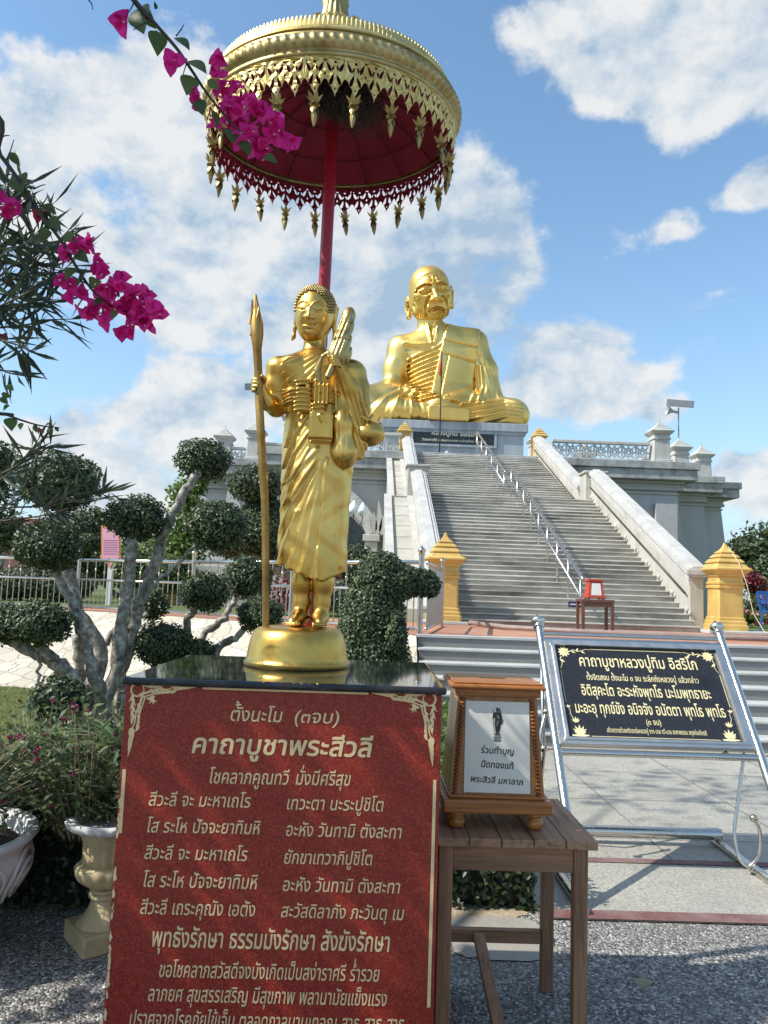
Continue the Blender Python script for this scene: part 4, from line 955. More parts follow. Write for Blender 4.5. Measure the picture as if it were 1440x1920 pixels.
# tight snail-curl hair
hv = MB(); nrow = 22
for i in range(nrow):
    ph_ = R_(92-i*6.9); cnt = max(1, int(2*math.pi*math.cos(ph_)*.086/.0106)) if i else 1
    for k in range(cnt):
        t = 2*math.pi*(k+.5*(i % 2))/cnt; dx, dy, dz = math.cos(ph_)*math.cos(t), math.cos(ph_)*math.sin(t), math.sin(ph_)
        px_, py_, pz_ = dx*.0800, .006+dy*.091, .020+dz*.0925
        line = .088-.085*min(1, abs(px_)/.078)**2.4 if py_ < .0 else -9
        if abs(px_) > .058 and -.05 < py_ < .03: line = .012
        if pz_ < line or pz_ < -.050 or (py_ < -.066 and pz_ < .075): continue
        hv.ball((px_, py_, pz_), .0058, 7, 5, (1, 1, 1.1))
hair_v = place(np.array(hv.v), *HA)+HC+OFF
hv.v = [tuple(q) for q in hair_v]; hv.build('curled_hair', GOLD_DULL, sta, True, fix=False)
# staff with a carved tip
sp = [(553, -.226), (575, -.2225), (592, -.219), (610, -.215), (632, -.212), (660, -.208), (700, -.202), (760, -.192), (850, -.174), (905, -.163), (945, -.153), (1020, -.139), (1080, -.129), (1162, -.117)]
zs = [1.255, 1.210, 1.173, 1.136, 1.093, 1.037, .961, .841, .657, .545, .462, .304, .178, -.012]
yy = [-.112]*6+[-.104, -.102, -.098, -.092, -.088, -.08, -.075, -.06]
rr = [.003, .0095, .019, .027, .025, .0165, .0162, .0160, .0158, .0162, .0150, .0142, .0135, .0128]
P = [Vector((x_+.0135*min(1, (z_+.02)*2)+SX, y_+SY, z_+SZ)) for (q, x_), y_, z_ in zip(sp, yy, zs)]
sm = MB().tube(P, rr, 9); rs = random.Random(5)
sm.v = [tuple(Vector(v)+Vector((rs.uniform(-1, 1), rs.uniform(-1, 1), 0))*(.0032 if v[2] > SZ+1.1 else .0009)) for v in sm.v]
for q in range(9):
    z_ = 1.055+q*.016; a = q*1.9; r0 = .021-.0012*abs(q-4)
    sm.tube([(SX-.202-.0009*q+r0*math.cos(a), SY-.11+r0*math.sin(a), SZ+z_), (SX-.203-.0009*q+r0*.9*math.cos(a+.5), SY-.11+r0*.9*math.sin(a+.5), SZ+z_+.05)], [.0075, .003], 6)
sm.build('staff', GOLD_STAFF, sta, 50)
# furled umbrella on the left shoulder
k0 = SDF((.0, -.21, .93), (.22, -.02, 1.29), .0036)
k0.u(sd_chain(k0, [(.104, -.128, 1.055), (.118, -.112, 1.12), (.132, -.096, 1.185), (.141, -.086, 1.235), (.144, -.082, 1.252)], [.034, .033, .028, .022, .014], .02))
k0.u(sd_ell(k0, (.116, -.115, 1.07), (.046, .036, .040)), .02)
kx, kz = k0.x[:, :, 0], k0.z[:, 0, :]
kt = (kx-.104)*.95-(kz-1.05)*.28
k0.d = k0.d+(.0024*np.sin(kt*420)*np.clip((1.24-kz)/.05, 0, 1)+crease(kx, kz, [(.07, 1.112), (.15, 1.125)], .004, .004)+crease(kx, kz, [(.085, 1.185), (.165, 1.20)], .0035, .003))[:, None, :]
k0.u(sd_cap(k0, (.104, -.128, 1.06), (.074, -.165, .966), .0105), .006)
k0.u(sd_chain(k0, [(.085, -.13, 1.085), (.050, -.125, 1.055), (.030, -.105, 1.005), (.040, -.095, .955), (.066, -.095, .945)], [.004, .007, .012, .010, .004], .004, (1, .55, 1)), .004)
Vk, Fk = k0.mesh(); np_mesh('furled_umbrella', Vk+OFF+np.array([.006, 0, -.037]), Fk, GOLD_DULL, sta, True)
# satchel with knotted folds, strap and the alms bowl in its bag
k1 = SDF((-.075, -.16, .60), (.15, -.05, .97), .0036)
k1.u(sd_box(k1, (.052, -.098, .772), (.047, .026, .058), .013))
k1.cut(sd_box(k1, (.052, -.130, .722), (.045, .02, .004), .002), .004)
for (cx_, cz_, wx, wz, yy_) in ((-.022, .948, .034, .012, -.092), (-.020, .905, .027, .026, -.096), (-.022, .857, .033, .028, -.098)):
    b_ = sd_box(k1, (cx_, yy_, cz_), (wx, .013, wz), .005, .06); b_ = b_+(.0036*np.sin((k1.z+(k1.x-cx_)**2*6)*2*math.pi/.0165)); k1.u(b_, .003)
b_ = sd_box(k1, (.048, -.100, .898), (.029, .018, .042), .006, -.03); b_ = b_+.0042*np.sin(k1.x*2*math.pi/.0155+.5); k1.u(b_, .003)
b_ = sd_box(k1, (.040, -.104, .832), (.026, .017, .030), .006); b_ = b_+.0042*np.sin((k1.z-.15*k1.x)*2*math.pi/.0165); k1.u(b_, .004)
k1.u(sd_cap(k1, (.050, -.122, .812), (.054, -.126, .790), .010, .003), .004)
k1.u(sd_chain(k1, [(.112, -.09, .72), (.108, -.096, .82), (.100, -.094, .955)], [.0055, .0055, .0055]), .003)
Vk, Fk = k1.mesh(); np_mesh('satchel', Vk+OFF+np.array([.007, 0, -.024]), Fk, GOLD, sta, True)
k2 = SDF((.14, -.13, .65), (.33, .08, .86), .0040)
k2.u(sd_ell(k2, (.238, -.032, .742), (.066, .070, .047))); k2.u(sd_cap(k2, (.205, -.035, .79), (.270, -.03, .775), .020, .022, (1, 1.6, 1)), .016); k2.cut(sd_ell(k2, (.262, -.04, .805), (.030, .045, .022)), .006)
k2.u(sd_chain(k2, [(.19, -.07, .775), (.21, -.09, .800), (.235, -.088, .785), (.252, -.07, .81)], [.009, .007, .008, .005]), .006)
k2.u(sd_cap(k2, (.205, -.05, .80), (.200, -.05, .85), .012, .016), .012)
kx, kz = k2.x[:, :, 0], k2.z[:, 0, :]
k2.d = k2.d+(.0016*np.sin((kx*.6+kz)*260)*np.clip((kz-.755)/.02, 0, 1))[:, None, :]
Vk, Fk = k2.mesh(); np_mesh('alms_bowl_bag', Vk+OFF, Fk, GOLD, sta, True)

# ------------------------------------------------------------------ giant seated statue
GX, GY, GZ = 3.4, 42.0, PT
gi = thing('seated_statue', 'giant golden seated elderly monk statue on the blue grey pedestal', 'statue', (GX, GY, GZ))
g = SDF((-4.9, -2.6, -.02), (5.6, 2.6, 6.3), .052)
X2, Z2 = g.x[:, :, 0], g.z[:, 0, :]
tor = sd_loft(g, [(0, .35, .2, 2.6, 1.7), (1.2, .30, .1, 2.1, 1.35), (2.4, .2, .05, 1.75, 1.1), (3.6, .05, .05, 1.95, 1.05), (4.4, -.05, .05, 2.15, 1.0), (5.0, -.15, .1, 1.75, .85), (5.45, -.3, .1, 1.05, .70), (5.7, -.4, .05, .72, .68), (6.3, -.5, -.05, .68, .66)], 2.3)
g.u(tor)
g.u(sd_cap(g, (-2.0, .1, 4.55), (0, .1, 5.0), .72), .5); g.u(sd_cap(g, (1.95, .1, 5.0), (.2, .1, 5.2), .78), .5)
g.u(sd_chain(g, [(-2.05, .05, 4.5), (-2.35, 0, 3.4), (-2.45, -.1, 2.1)], [.74, .66, .56], .2), .25)          # bare right arm
g.u(sd_chain(g, [(-2.45, -.1, 2.05), (-1.4, -1.0, 1.5), (-.1, -1.75, 1.2)], [.55, .46, .34], .2), .15)
g.u(sd_chain(g, [(2.0, .1, 4.95), (2.6, .05, 3.4), (2.85, -.05, 1.9)], [.80, .80, .86], .2), .35)            # robed left arm
g.u(sd_chain(g, [(2.8, -.1, 1.75), (1.9, -1.0, 1.4), (.7, -1.7, 1.1)], [.70, .50, .34], .2), .25)
# hands laid in the lap: palms and separate fingers
g.u(sd_ell(g, (.05, -1.9, 1.13), (.50, .40, .20)), .12); g.u(sd_ell(g, (.55, -1.8, .98), (.50, .40, .18)), .12)
for q in range(4):
    g.u(sd_chain(g, [(.30, -1.70-.17*q, 1.21), (.75, -1.72-.17*q, 1.21), (1.15-.05*abs(q-1), -1.70-.15*q, 1.13)], [.095, .09, .07]), .03)
    g.u(sd_chain(g, [(.45, -1.66-.17*q, 1.02), (.0, -1.70-.17*q, 1.0), (-.38+.05*abs(q-1), -1.68-.15*q, .94)], [.095, .09, .07]), .03)
g.u(sd_cap(g, (.1, -2.0, 1.28), (.42, -2.05, 1.42), .10, .08), .05); g.u(sd_cap(g, (.75, -2.0, 1.16), (.48, -2.05, 1.42), .10, .08), .05)
# crossed legs under the robe
g.u(sd_chain(g, [(-1.0, .2, 1.2), (-2.6, -.3, 1.35), (-3.75, -.7, 1.15)], [1.15, 1.15, 1.0], .3), .4)
g.u(sd_chain(g, [(-3.8, -.9, .75), (-2.0, -1.5, .65), (.4, -1.75, .55)], [.85, .68, .5], .3), .3)
g.u(sd_chain(g, [(1.4, .2, 1.0), (3.0, -.3, .95), (4.2, -.7, .85)], [1.0, .95, .88], .3), .35)
g.u(sd_chain(g, [(4.2, -.9, .6), (2.4, -1.5, .55), (.2, -1.7, .5)], [.72, .62, .5], .3), .3)
ZB, Z2 = Z2, Z2+.40
fold = np.zeros(np.broadcast(X2, Z2).shape, np.float32)
# pleats across the chest from the right armpit up to the left shoulder
for q in range(12):
    a = (-1.75+.04*q, 4.10-.235*q); b = (1.25-.045*q, 6.05-.33*q); c = ((a[0]+b[0])/2+.18, (a[1]+b[1])/2-.22)
    fold += crease(X2, Z2, [a, c, b], .040, -.10)+crease(X2, Z2, [(a[0]+.03, a[1]-.09), (c[0]+.03, c[1]-.09), (b[0]+.03, b[1]-.09)], .05, .055)
fold *= np.clip((X2+1.85)/.2, 0, 1)
# folds over the thighs and shins
for q in range(7):
    fold += crease(X2, Z2, [(-4.3+.52*q, .1), (-3.9+.50*q, .9), (-3.1+.32*q, 1.75), (-2.2+.2*q, 2.25)], .09, -.09 if q % 2 else .06)
for q in range(5):
    fold += crease(X2, Z2, [(1.2, .25+.28*q), (2.4, .45+.30*q), (3.6, .9+.26*q), (4.6, .9+.2*q)], .085, -.10)+crease(X2, Z2, [(1.2, .12+.28*q), (2.4, .30+.30*q), (3.6, .76+.26*q)], .07, .05)
for q in range(4): fold += crease(X2, Z2, [(2.05+.14*q, 3.9), (2.15+.16*q, 2.7), (1.7+.2*q, 1.6)], .06, -.09 if q % 2 == 0 else .05)
for q in range(3): fold += crease(X2, Z2, [(2.3+.3*q, 4.4-.3*q), (2.7+.2*q, 3.2), (3.0+.12*q, 2.0)], .07, .05)
fold += .02*np.sin(X2*3.1+Z2)*np.sin(Z2*3.7+X2*.7)
# collar bones and breast
fold += crease(X2, Z2, [(-1.9, 5.05), (-1.2, 4.92), (-.55, 4.98)], .12, -.09)+crease(X2, Z2, [(-1.7, 4.75), (-1.1, 4.68), (-.5, 4.78)], .16, .10)
fold += crease(X2, Z2, [(-.62, 6.2), (-.52, 5.5), (-.42, 5.05)], .06, -.12)+crease(X2, Z2, [(-.10, 6.2), (-.2, 5.5), (-.30, 5.08)], .06, -.12)+crease(X2, Z2, [(-.36, 6.2), (-.36, 5.2)], .10, .10)
fold += crease(X2, Z2, [(-1.55, 4.2), (-1.62, 3.6)], .06, .10)+crease(X2, Z2, [(-1.9, 2.9), (-1.95, 2.2)], .05, .06)
base0 = g.d.copy()
g.d = g.d+fold[:, None, :]*np.clip((.4-g.y)/.6, .0, 1)
# the folded outer robe laid flat over the left shoulder, and the cloth block in the lap
base = base0
po = [(.45, 6.30), (2.30, 6.02), (2.18, 5.2), (1.78, 1.60), (-.42, 1.85), (.05, 4.4)]
band = inpoly(X2, Z2, po); db = np.where(band, -1, 1)*np.minimum(d2(X2, Z2, po+[po[0]]), 1.2)
strip = np.maximum(base-.17, db[:, None, :]+0*g.y); strip = np.maximum(strip, g.y-.9); strip = np.maximum(strip, sd_loft(g, [(1.2, .3, .1, 2.4, 1.75), (3, .3, .1, 2.4, 1.5), (5.6, .3, .1, 2.4, 1.25), (6.2, .3, .1, 2.2, 1.0)], 3))
ln = crease(X2, Z2, [(.35, 5.2), (2.35, 4.85)], .035, .10)+crease(X2, Z2, [(.15, 4.45), (2.2, 4.05)], .035, .10)+crease(X2, Z2, [(.55, 4.4), (.05, 1.7)], .03, .08)
g.u(strip+ln[:, None, :]); g.u(sd_box(g, (.50, -2.15, .36), (1.10, .28, .36), .06, R_(-2)))
g.cut(sd_chain(g, [(-1.72, -.95, 4.0), (-1.78, -.95, 3.0), (-1.80, -.95, 2.2)], [.05, .09, .07], 0, (1, 4, 1)), .12)
g.cut(g.z+0*g.x+0*g.y)
Vb, Fb = g.mesh()
# head with an old man's face
h = SDF((-1.75, -1.95, -2.1), (1.75, 1.6, 1.9), .034)
h.u(sd_ell(h, (0, .10, .42), (1.07, 1.34, 1.18))); h.u(sd_ell(h, (0, -.12, -.35), (1.07, 1.10, 1.05)), .35); h.u(sd_ell(h, (0, -.48, -1.0), (.84, .64, .46)), .4)
h.u(sd_cap(h, (0, .10, -.8), (.0, .62, -2.1), .66), .2)
x, z = h.x[:, :, 0], h.z[:, 0, :]; ax = np.abs(x)
def zp(pts): return [((a-735)*.00239, (770-b)*.00239) for a, b in pts]
f = np.zeros(np.broadcast(x, z).shape, np.float32)
for pts, w, d_ in ((((500, 395), (620, 350), (760, 335), (880, 345)), .035, .05), (((480, 440), (600, 395), (720, 375), (900, 385)), .035, .05), (((640, 330), (780, 295), (900, 285)), .03, .04),
                   (((880, 440), (960, 430), (1010, 450)), .03, .05), (((830, 500), (900, 530), (980, 500), (1050, 510)), .03, .06),
                   (((745, 400), (745, 520)), .05, -.10), (((790, 400), (800, 510)), .04, .09), (((715, 400), (712, 520)), .04, .09),
                   (((390, 720), (410, 650), (470, 590), (560, 555), (700, 565)), .045, .12), (((380, 690), (430, 590), (540, 520), (690, 530)), .06, -.09),
                   (((820, 545), (900, 560), (980, 530), (1070, 580), (1110, 650)), .045, .11), (((810, 520), (950, 480), (1080, 540)), .06, -.09),
                   (((480, 720), (540, 770), (620, 760), (680, 710)), .04, .08), (((860, 680), (930, 730), (1010, 730), (1090, 680)), .04, .08),
                   (((660, 830), (600, 920), (575, 1050), (580, 1200), (600, 1300)), .055, .17), (((965, 830), (1050, 950), (1080, 1080), (1070, 1220), (1040, 1300)), .055, .17),
                   (((620, 1040), (590, 1150)), .06, -.10), (((420, 900), (480, 1060), (500, 1250)), .10, .13), (((350, 1000), (420, 1180), (470, 1330)), .05, .07), (((1130, 900), (1110, 1050)), .06, .08),
                   (((640, 1150), (720, 1085), (820, 1065), (930, 1085), (1000, 1145)), .035, .15), (((660, 1185), (760, 1120), (820, 1110), (900, 1120), (980, 1180)), .03, .09),
                   (((810, 940), (808, 1040)), .025, .05)):
    f += crease(x, z, zp(pts), w, d_)
for q in range(5):
    r_ = 90+q*48; f += crease(x, z, zp([(810+r_*math.cos(t)*1.0, 1390-r_*math.sin(t)) for t in [R_(a) for a in (8, 35, 62, 90, 118, 145, 172)]]), .022, .075)
h.u(sd_chain(h, [(.06, -1.12, .55), (.10, -1.30, .10), (.17, -1.50, -.20)], [.10, .13, .19], .1), .10)            # nose
for cx_ in (-.08, .42): h.u(sd_ell(h, (cx_, -1.24, -.26), (.20, .24, .15)), .08)
for cx_, cz_ in ((-.42, .22), (.55, .34)):
    h.cut(sd_ell(h, (cx_, -1.20, cz_), (.28, .16, .15)), .10); h.u(sd_ell(h, (cx_, -1.00, cz_-.01), (.20, .17, .115)), .02)
    h.u(sd_chain(h, [(cx_-.25, -1.04, cz_-.02), (cx_, -1.15, cz_+.10), (cx_+.25, -1.04, cz_)], [.035, .045, .035]), .02); h.u(sd_chain(h, [(cx_-.22, -1.04, cz_-.04), (cx_, -1.13, cz_-.115), (cx_+.22, -1.04, cz_-.02)], [.03, .04, .03]), .02)
    h.cut(sd_ell(h, (cx_+.02, -1.18, cz_), (.05, .04, .05)), .01)
h.u(sd_chain(h, [(-.22, -1.12, -.86), (0, -1.20, -.77), (.20, -1.23, -.73), (.42, -1.20, -.77), (.60, -1.10, -.86)], [.05, .08, .085, .08, .05], .05), .07)
h.u(sd_ell(h, (.20, -1.12, -.93), (.22, .14, .09)), .07); h.u(sd_ell(h, (-.55, -.72, -.02), (.28, .25, .22)), .2); h.u(sd_ell(h, (.78, -.70, .02), (.24, .25, .22)), .2)
h.d = h.d+f[:, None, :]*np.clip((-.35-h.y)/.4, 0, 1)
for (cx_, cy_, cz_, rz_) in ((-1.12, .14, -.62, .60), (1.14, .14, -.12, .62)):
    s_ = 1 if cx_ > 0 else -1
    h.u(sd_ell(h, (cx_, cy_, cz_), (.20, .36, rz_)), .08); h.cut(sd_ell(h, (cx_+.14*s_, cy_-.20, cz_+.05), (.15, .26, rz_*.66)), .05)
    h.u(sd_chain(h, [(cx_+.10*s_, cy_-.12, cz_-.30), (cx_+.12*s_, cy_-.05, cz_+.10), (cx_+.10*s_, cy_-.16, cz_+.34)], [.05, .06, .05]), .03)
    h.u(sd_ell(h, (cx_+.02*s_, cy_-.12, cz_-rz_+.08), (.13, .2, .16)), .08)
Vh, Fh = h.mesh()
Vh[:, 0] *= 1.07
Vh = place(Vh, R_(3), R_(-6), R_(19), (0, 0, 0))+np.array([-.55, -.30, 7.60])
Vall, Fall = merge_geo([(Vb, Fb), (Vh, Fh)])
np_mesh('body', Vall+np.array([GX, GY, GZ]), Fall, GOLD_BIG, gi, True)
# ------------------------------------------------------------------ red granite prayer tablet that carries the statue
PX0, PX1, PY0, PY1 = -.745, .245, 2.44, 3.28
pl = thing('prayer_tablet', 'red granite pedestal with gold Thai prayer text and a polished black top', 'pedestal', ((PX0+PX1)/2, (PY0+PY1)/2, 0))
m_ = MB(); m_.box(PX0, PX1, PY0+.02, PY1, .0, 1.288, .004); m_.build('red_slab', RED_GRANITE, pl)
MB().box(PX0-.006, PX1+.012, PY0-.012, PY1+.02, 1.289, 1.3125, .009).build('black_top', BLACK_TOP, pl)
FYF = PY0+.02
def slab(u, v, w): return (u, FYF-w, v)
def P2(x, y): q = at(x, y, FYF); return float(q[0]), float(q[2])
def row(txt, xa, ya, xb, yb, hb, bold=.007, shear=.17):
    a, b = P2(xa, ya), P2(xb, yb); return (txt, a[0], b[0], a[1], b[1], hb*.00169, bold, shear)
rows = [row('ตั้งนะโม', 429, 1351, 529, 1354, 19), row('(๓จบ)', 549, 1354, 636, 1357, 18), row('คาถาบูชาพระสีวลี', 356, 1411, 697, 1419, 26, .020, .14),
        row('โชคลาภคูณทวี', 390, 1468, 541, 1471, 19), row('มั่งมีศรีสุข', 552, 1471, 657, 1473, 19),
        row('สีวะลี จะ มะหาเถโร', 277, 1510, 469, 1514, 18), row('เทวะตา นะระปูชิโต', 535, 1517, 719, 1521, 18),
        row('โส ระโห ปัจจะยาทิมหิ', 273, 1560, 487, 1564, 18), row('อะหัง วันทามิ ตังสะทา', 534, 1567, 753, 1572, 18),
        row('สีวะลี จะ มะหาเถโร', 269, 1610, 463, 1614, 18), row('ยักขาเทวาภิปูชิโต', 530, 1619, 698, 1622, 18),
        row('โส ระโห ปัจจะยาทิมหิ', 266, 1662, 482, 1667, 19), row('อะหัง วันทามิ ตังสะทา', 528, 1670, 750, 1675, 18),
        row('สีวะลี เถระคุณัง เอตัง', 261, 1713, 478, 1718, 19), row('สะวัสดิลาภัง ภะวันตุ เม', 525, 1719, 757, 1725, 18),
        row('พุทธังรักษา ธรรมมังรักษา สังฆังรักษา', 282, 1774, 731, 1784, 25, .014, .12),
        row('ขอโชคลาภสวัสดีจงบังเกิดเป็นสง่าราศรี ร่ำรวย', 296, 1831, 711, 1840, 20), row('ลาภยศ สุขสรรเสริญ มีสุขภาพ พลานามัยแข็งแรง', 276, 1876, 725, 1886, 20),
        row('ปราศจากโรคภัยไข้เจ็บ ตลอดกาลนานเทอญ สาธุ สาธุ สาธุ', 240, 1923, 757, 1934, 20)]
lettering(rows, slab, 'lettering', INLAY, pl)
# gold border lines and corner flourishes
zt_, xa_, xb_ = P2(384, 1290)[1], PX0+.020, PX1-.022
def rect(x0, x1, y0, y1): return [(x0, y0), (x1, y0), (x1, y1), (x0, y1)]
for q_ in (rect(xa_+.22, xb_-.21, zt_-.004, zt_+.010), rect(PX0+.008, PX0+.019, P2(225, 1562)[1], P2(228, 1442)[1]), rect(xb_+.001, xb_+.011, .36, P2(812, 1462)[1])): flat_polys([q_], slab, 'border_line', INLAY, pl)
def flourish(cx, cz, sx):
    o = []
    def A(x, z, a, l, w, b): o.append([(cx+sx*p, cz-q) for p, q in blade(x, z, a, l, w, b)])
    def S(pts, a, b): o.append([(cx+sx*p, cz-q) for p, q in stroke(pts, a, b)])
    # x runs inwards, z downwards, from the corner
    S([(.022+.020*math.cos(t), .024+.020*math.sin(t)) for t in [R_(a) for a in range(-60, 300, 24)]], .003, .007)
    for k in range(6): A(.034+.010*k, .010, R_(-8+4*k), .030-.001*k, .010, .9 if k % 2 else -.7)
    S([(.028, .040), (.055, .030), (.085, .020), (.118, .020), (.135, .010)], .008, .003); S([(.04, .046), (.07, .036), (.10, .032), (.125, .030)], .005, .002)
    for k in range(5): A(.060+.016*k, .020+.002*k, R_(60-14*k), .026, .010, -1.2)
    A(.128, .012, R_(-2), .050, .020, .25); A(.150, .010, R_(3), .066, .013, -.2)
    for k in range(7): A(.010, .036+.012*k, R_(96-4*k), .030-.001*k, .010, -.9 if k % 2 else .8)
    S([(.040, .030), (.034, .062), (.022, .095), (.020, .125), (.012, .145)], .008, .003); S([(.048, .042), (.040, .072), (.033, .10), (.030, .13)], .005, .002)
    for k in range(5): A(.024+.002*k, .066+.016*k, R_(30+14*k), .026, .010, 1.2)
    A(.012, .138, R_(92), .050, .020, -.25); A(.010, .160, R_(88), .070, .014, .2)
    for k in range(4): A(.052+.006*k, .050-.004*k, R_(45+(k-1.5)*26), .030, .010, .6*(k-1.5))
    return o
flat_polys(flourish(xa_-.004, zt_+.012, 1), slab, 'corner_flourish', INLAY, pl); flat_polys(flourish(xb_+.004, zt_+.012, -1), slab, 'corner_flourish', INLAY, pl)
# worn gold flecks on the left arris
fl = []; rs = random.Random(4)
for k in range(26):
    z_ = rs.uniform(.25, .95); fl.append([(PX0+.004+rs.uniform(0, .006)+.004*math.cos(t)*rs.uniform(.5, 1), z_+.02*math.sin(t)*rs.uniform(.4, 1.2)) for t in [2*math.pi*q/9 for q in range(9)]])
flat_polys(fl, slab, 'worn_gilding', INLAY, pl)

# ------------------------------------------------------------------ ceremonial umbrella on its red pole
UX, UY, UZ = -.226, 3.13, 3.575                      # centre of the rim plane
um = thing('ceremonial_umbrella', 'tall red poled ceremonial parasol with gilt lace valance over the statue', 'parasol', (UX, UY, 1.314))
tilt = Matrix.Rotation(R_(3.6), 4, 'X') @ Matrix.Rotation(R_(-.8), 4, 'Y') @ Matrix.Scale(1.03, 4)
def tilted(mb):
    for i, v in enumerate(mb.v): mb.v[i] = tuple(Vector((UX, UY, UZ))+tilt.to_3x3() @ Vector(v))
    return mb
MB().tube([(-.243, 3.15, 1.313), (-.236, 3.142, 2.3), (UX, UY+.004, UZ+.10)], [.0255, .0255, .026], 24).build('pole', RED_PAINT, um, 60)
MB().lathe([(.05, 0), (.05, .02), (.034, .035), (.03, .06)], (-.243, 3.15, 1.3135), 24).build('pole_collar', RED_PAINT, um, 40)
RU = .502
tilted(MB().lathe([(.03, .205), (.12, .19), (.25, .155), (.36, .11), (.45, .055), (RU, .004)], (0, 0, 0), 64, cap=False)).build('lining', RED_LINING, um, 40)
ribs = MB()
for k in range(16):
    a = 2*math.pi*k/16+.1; ribs.tube([((RU-.01)*math.cos(a)*t, (RU-.01)*math.sin(a)*t, .197*(1-t**2.1)-.006) for t in (.1, .3, .5, .7, .85, 1)], .0035, 5)
for rr_ in (.26, .40):
    ribs.tube([(rr_*math.cos(t), rr_*math.sin(t), .197*(1-(rr_/RU)**2.1)-.008) for t in [2*math.pi*q/48 for q in range(48)]], .003, 5, closed=True)
tilted(ribs).build('rib', plain('dark crimson cloth rib', (.15, .006, .02), .7), um, True)
tilted(MB().lathe([(.10, .262), (.25, .225), (.37, .17), (.455, .115), (.50, .08)], (0, 0, 0), 72, cap=False)).build('gilt_dome', GOLD_LACE, um, 40)
band = MB().lathe([(.503, -.012), (.512, -.016), (.519, -.010), (.519, .002), (.511, .007), (.516, .012), (.526, .022), (.531, .036), (.530, .050), (.522, .062), (.512, .068), (.514, .074), (.510, .080), (.500, .082), (.497, .06), (.500, .0)], (0, 0, 0), 720, cap=False,
                  rfun=lambda a, z: 1.0+(.013*(max(0, math.sin(a*96+z*55)))**.6 if .011 < z < .066 else 0))
tilted(band).build('rim_band', GOLD_DULL, um, True)
mid_ = MB().lathe([(.508, .083), (.514, .086), (.514, .092), (.506, .096), (.492, .112), (.486, .12), (.478, .118), (.47, .09)], (0, 0, 0), 120, cap=False); tilted(mid_).build('upper_band', GOLD_LACE, um, 50)
def scallop_ring(r, z0, hgt, n, amp, name, mat, lean=0.0, pts=7):
    mb = MB()
    for k in range(n):
        V = []
        for q in range(pts):
            t = q/(pts-1); a = 2*math.pi*(k+t)/n; hh = hgt*(1-amp+amp*math.sin(math.pi*t)**.6)
            for s_ in (0, 1): V += [((r+s_*.004)*math.cos(a), (r+s_*.004)*math.sin(a), z0), ((r+lean+s_*.003)*math.cos(a), (r+lean+s_*.003)*math.sin(a), z0+hh)]
        F = []
        for q in range(pts-1):
            b = q*4; F += [(b, b+4, b+5, b+1), (b+2, b+3, b+7, b+6), (b+1, b+5, b+7, b+3)]
        mb.add(V, F)
    return tilted(mb).build(name, mat, um)
scallop_ring(.488, .112, .046, 180, .40, 'crest', GOLD_LACE, -.012); scallop_ring(.498, .076, .024, 190, .5, 'petal_row', GOLD_LACE, .004, 5)
# pierced lace valance: one repeat drawn flat with real holes, bent round the rim
NREP = 22; WREP = 1.0
def ell(cx, cz, rx, rz, rot=0, n=12):
    return [(cx+rx*math.cos(t)*math.cos(rot)-rz*math.sin(t)*math.sin(rot), cz+rx*math.cos(t)*math.sin(rot)+rz*math.sin(t)*math.cos(rot)) for t in [2*math.pi*k/n for k in range(n)]]
def tear(cx, cz, l, w, a, n=12):
    o = []
    for k in range(n):
        t = 2*math.pi*k/n; x = l*.5*math.cos(t); y = w*.5*math.sin(t)*(math.sin(t*.5)); o.append((cx+x*math.cos(a)-y*math.sin(a), cz+x*math.sin(a)+y*math.cos(a)))
    return o
def edge(x):                                                  # lower edge: two pointed scallops in each repeat, small lobes along them
    t = (x*2) % 1.0; e = abs(t-.5)*2; base = -1.0+.42*e**.85; return base+.035*abs(math.sin(t*math.pi*5))*(1 if .03 < t < .97 else 0)-(.06 if abs(t-.5) < .03 else 0)
outline = [(x, edge(x)) for x in [k/48 for k in range(49)]]+[(k/12, 0.0) for k in range(12, -1, -1)]
holes = []
for c_ in (.25, .75):
    for s_ in (-1, 1):
        holes += [tear(c_+s_*.083, -.60, .30, .125, R_(90+s_*18)), tear(c_+s_*.158, -.28, .28, .115, R_(90-s_*24)), ell(c_+s_*.060, -.33, .028, .07, s_*.4)]
    holes += [ell(c_, -.84, .02, .035), ell(c_, -.16, .045, .045, R_(45), 4)]
for c_ in (.0, .5):
    if c_ == .5: holes += [ell(.5, -.46, .025, .05), ell(.5, -.12, .05, .028)]
holes += [ell(.045, -.12, .02, .028), ell(.955, -.12, .02, .028)]
loops = [[Vector((x, z, 0)) for x, z in outline]]+[[Vector((x, z, 0)) for x, z in h_] for h_ in holes]
tris = geometry.tessellate_polygon(loops); flat = [q for l in loops for q in l]
HL = .134; lace = MB()
nb_ = len(flat)
side = []
b_ = 0
for l in loops:
    m = len(l); side += [(b_+i, b_+(i+1) % m) for i in range(m)]; b_ += m
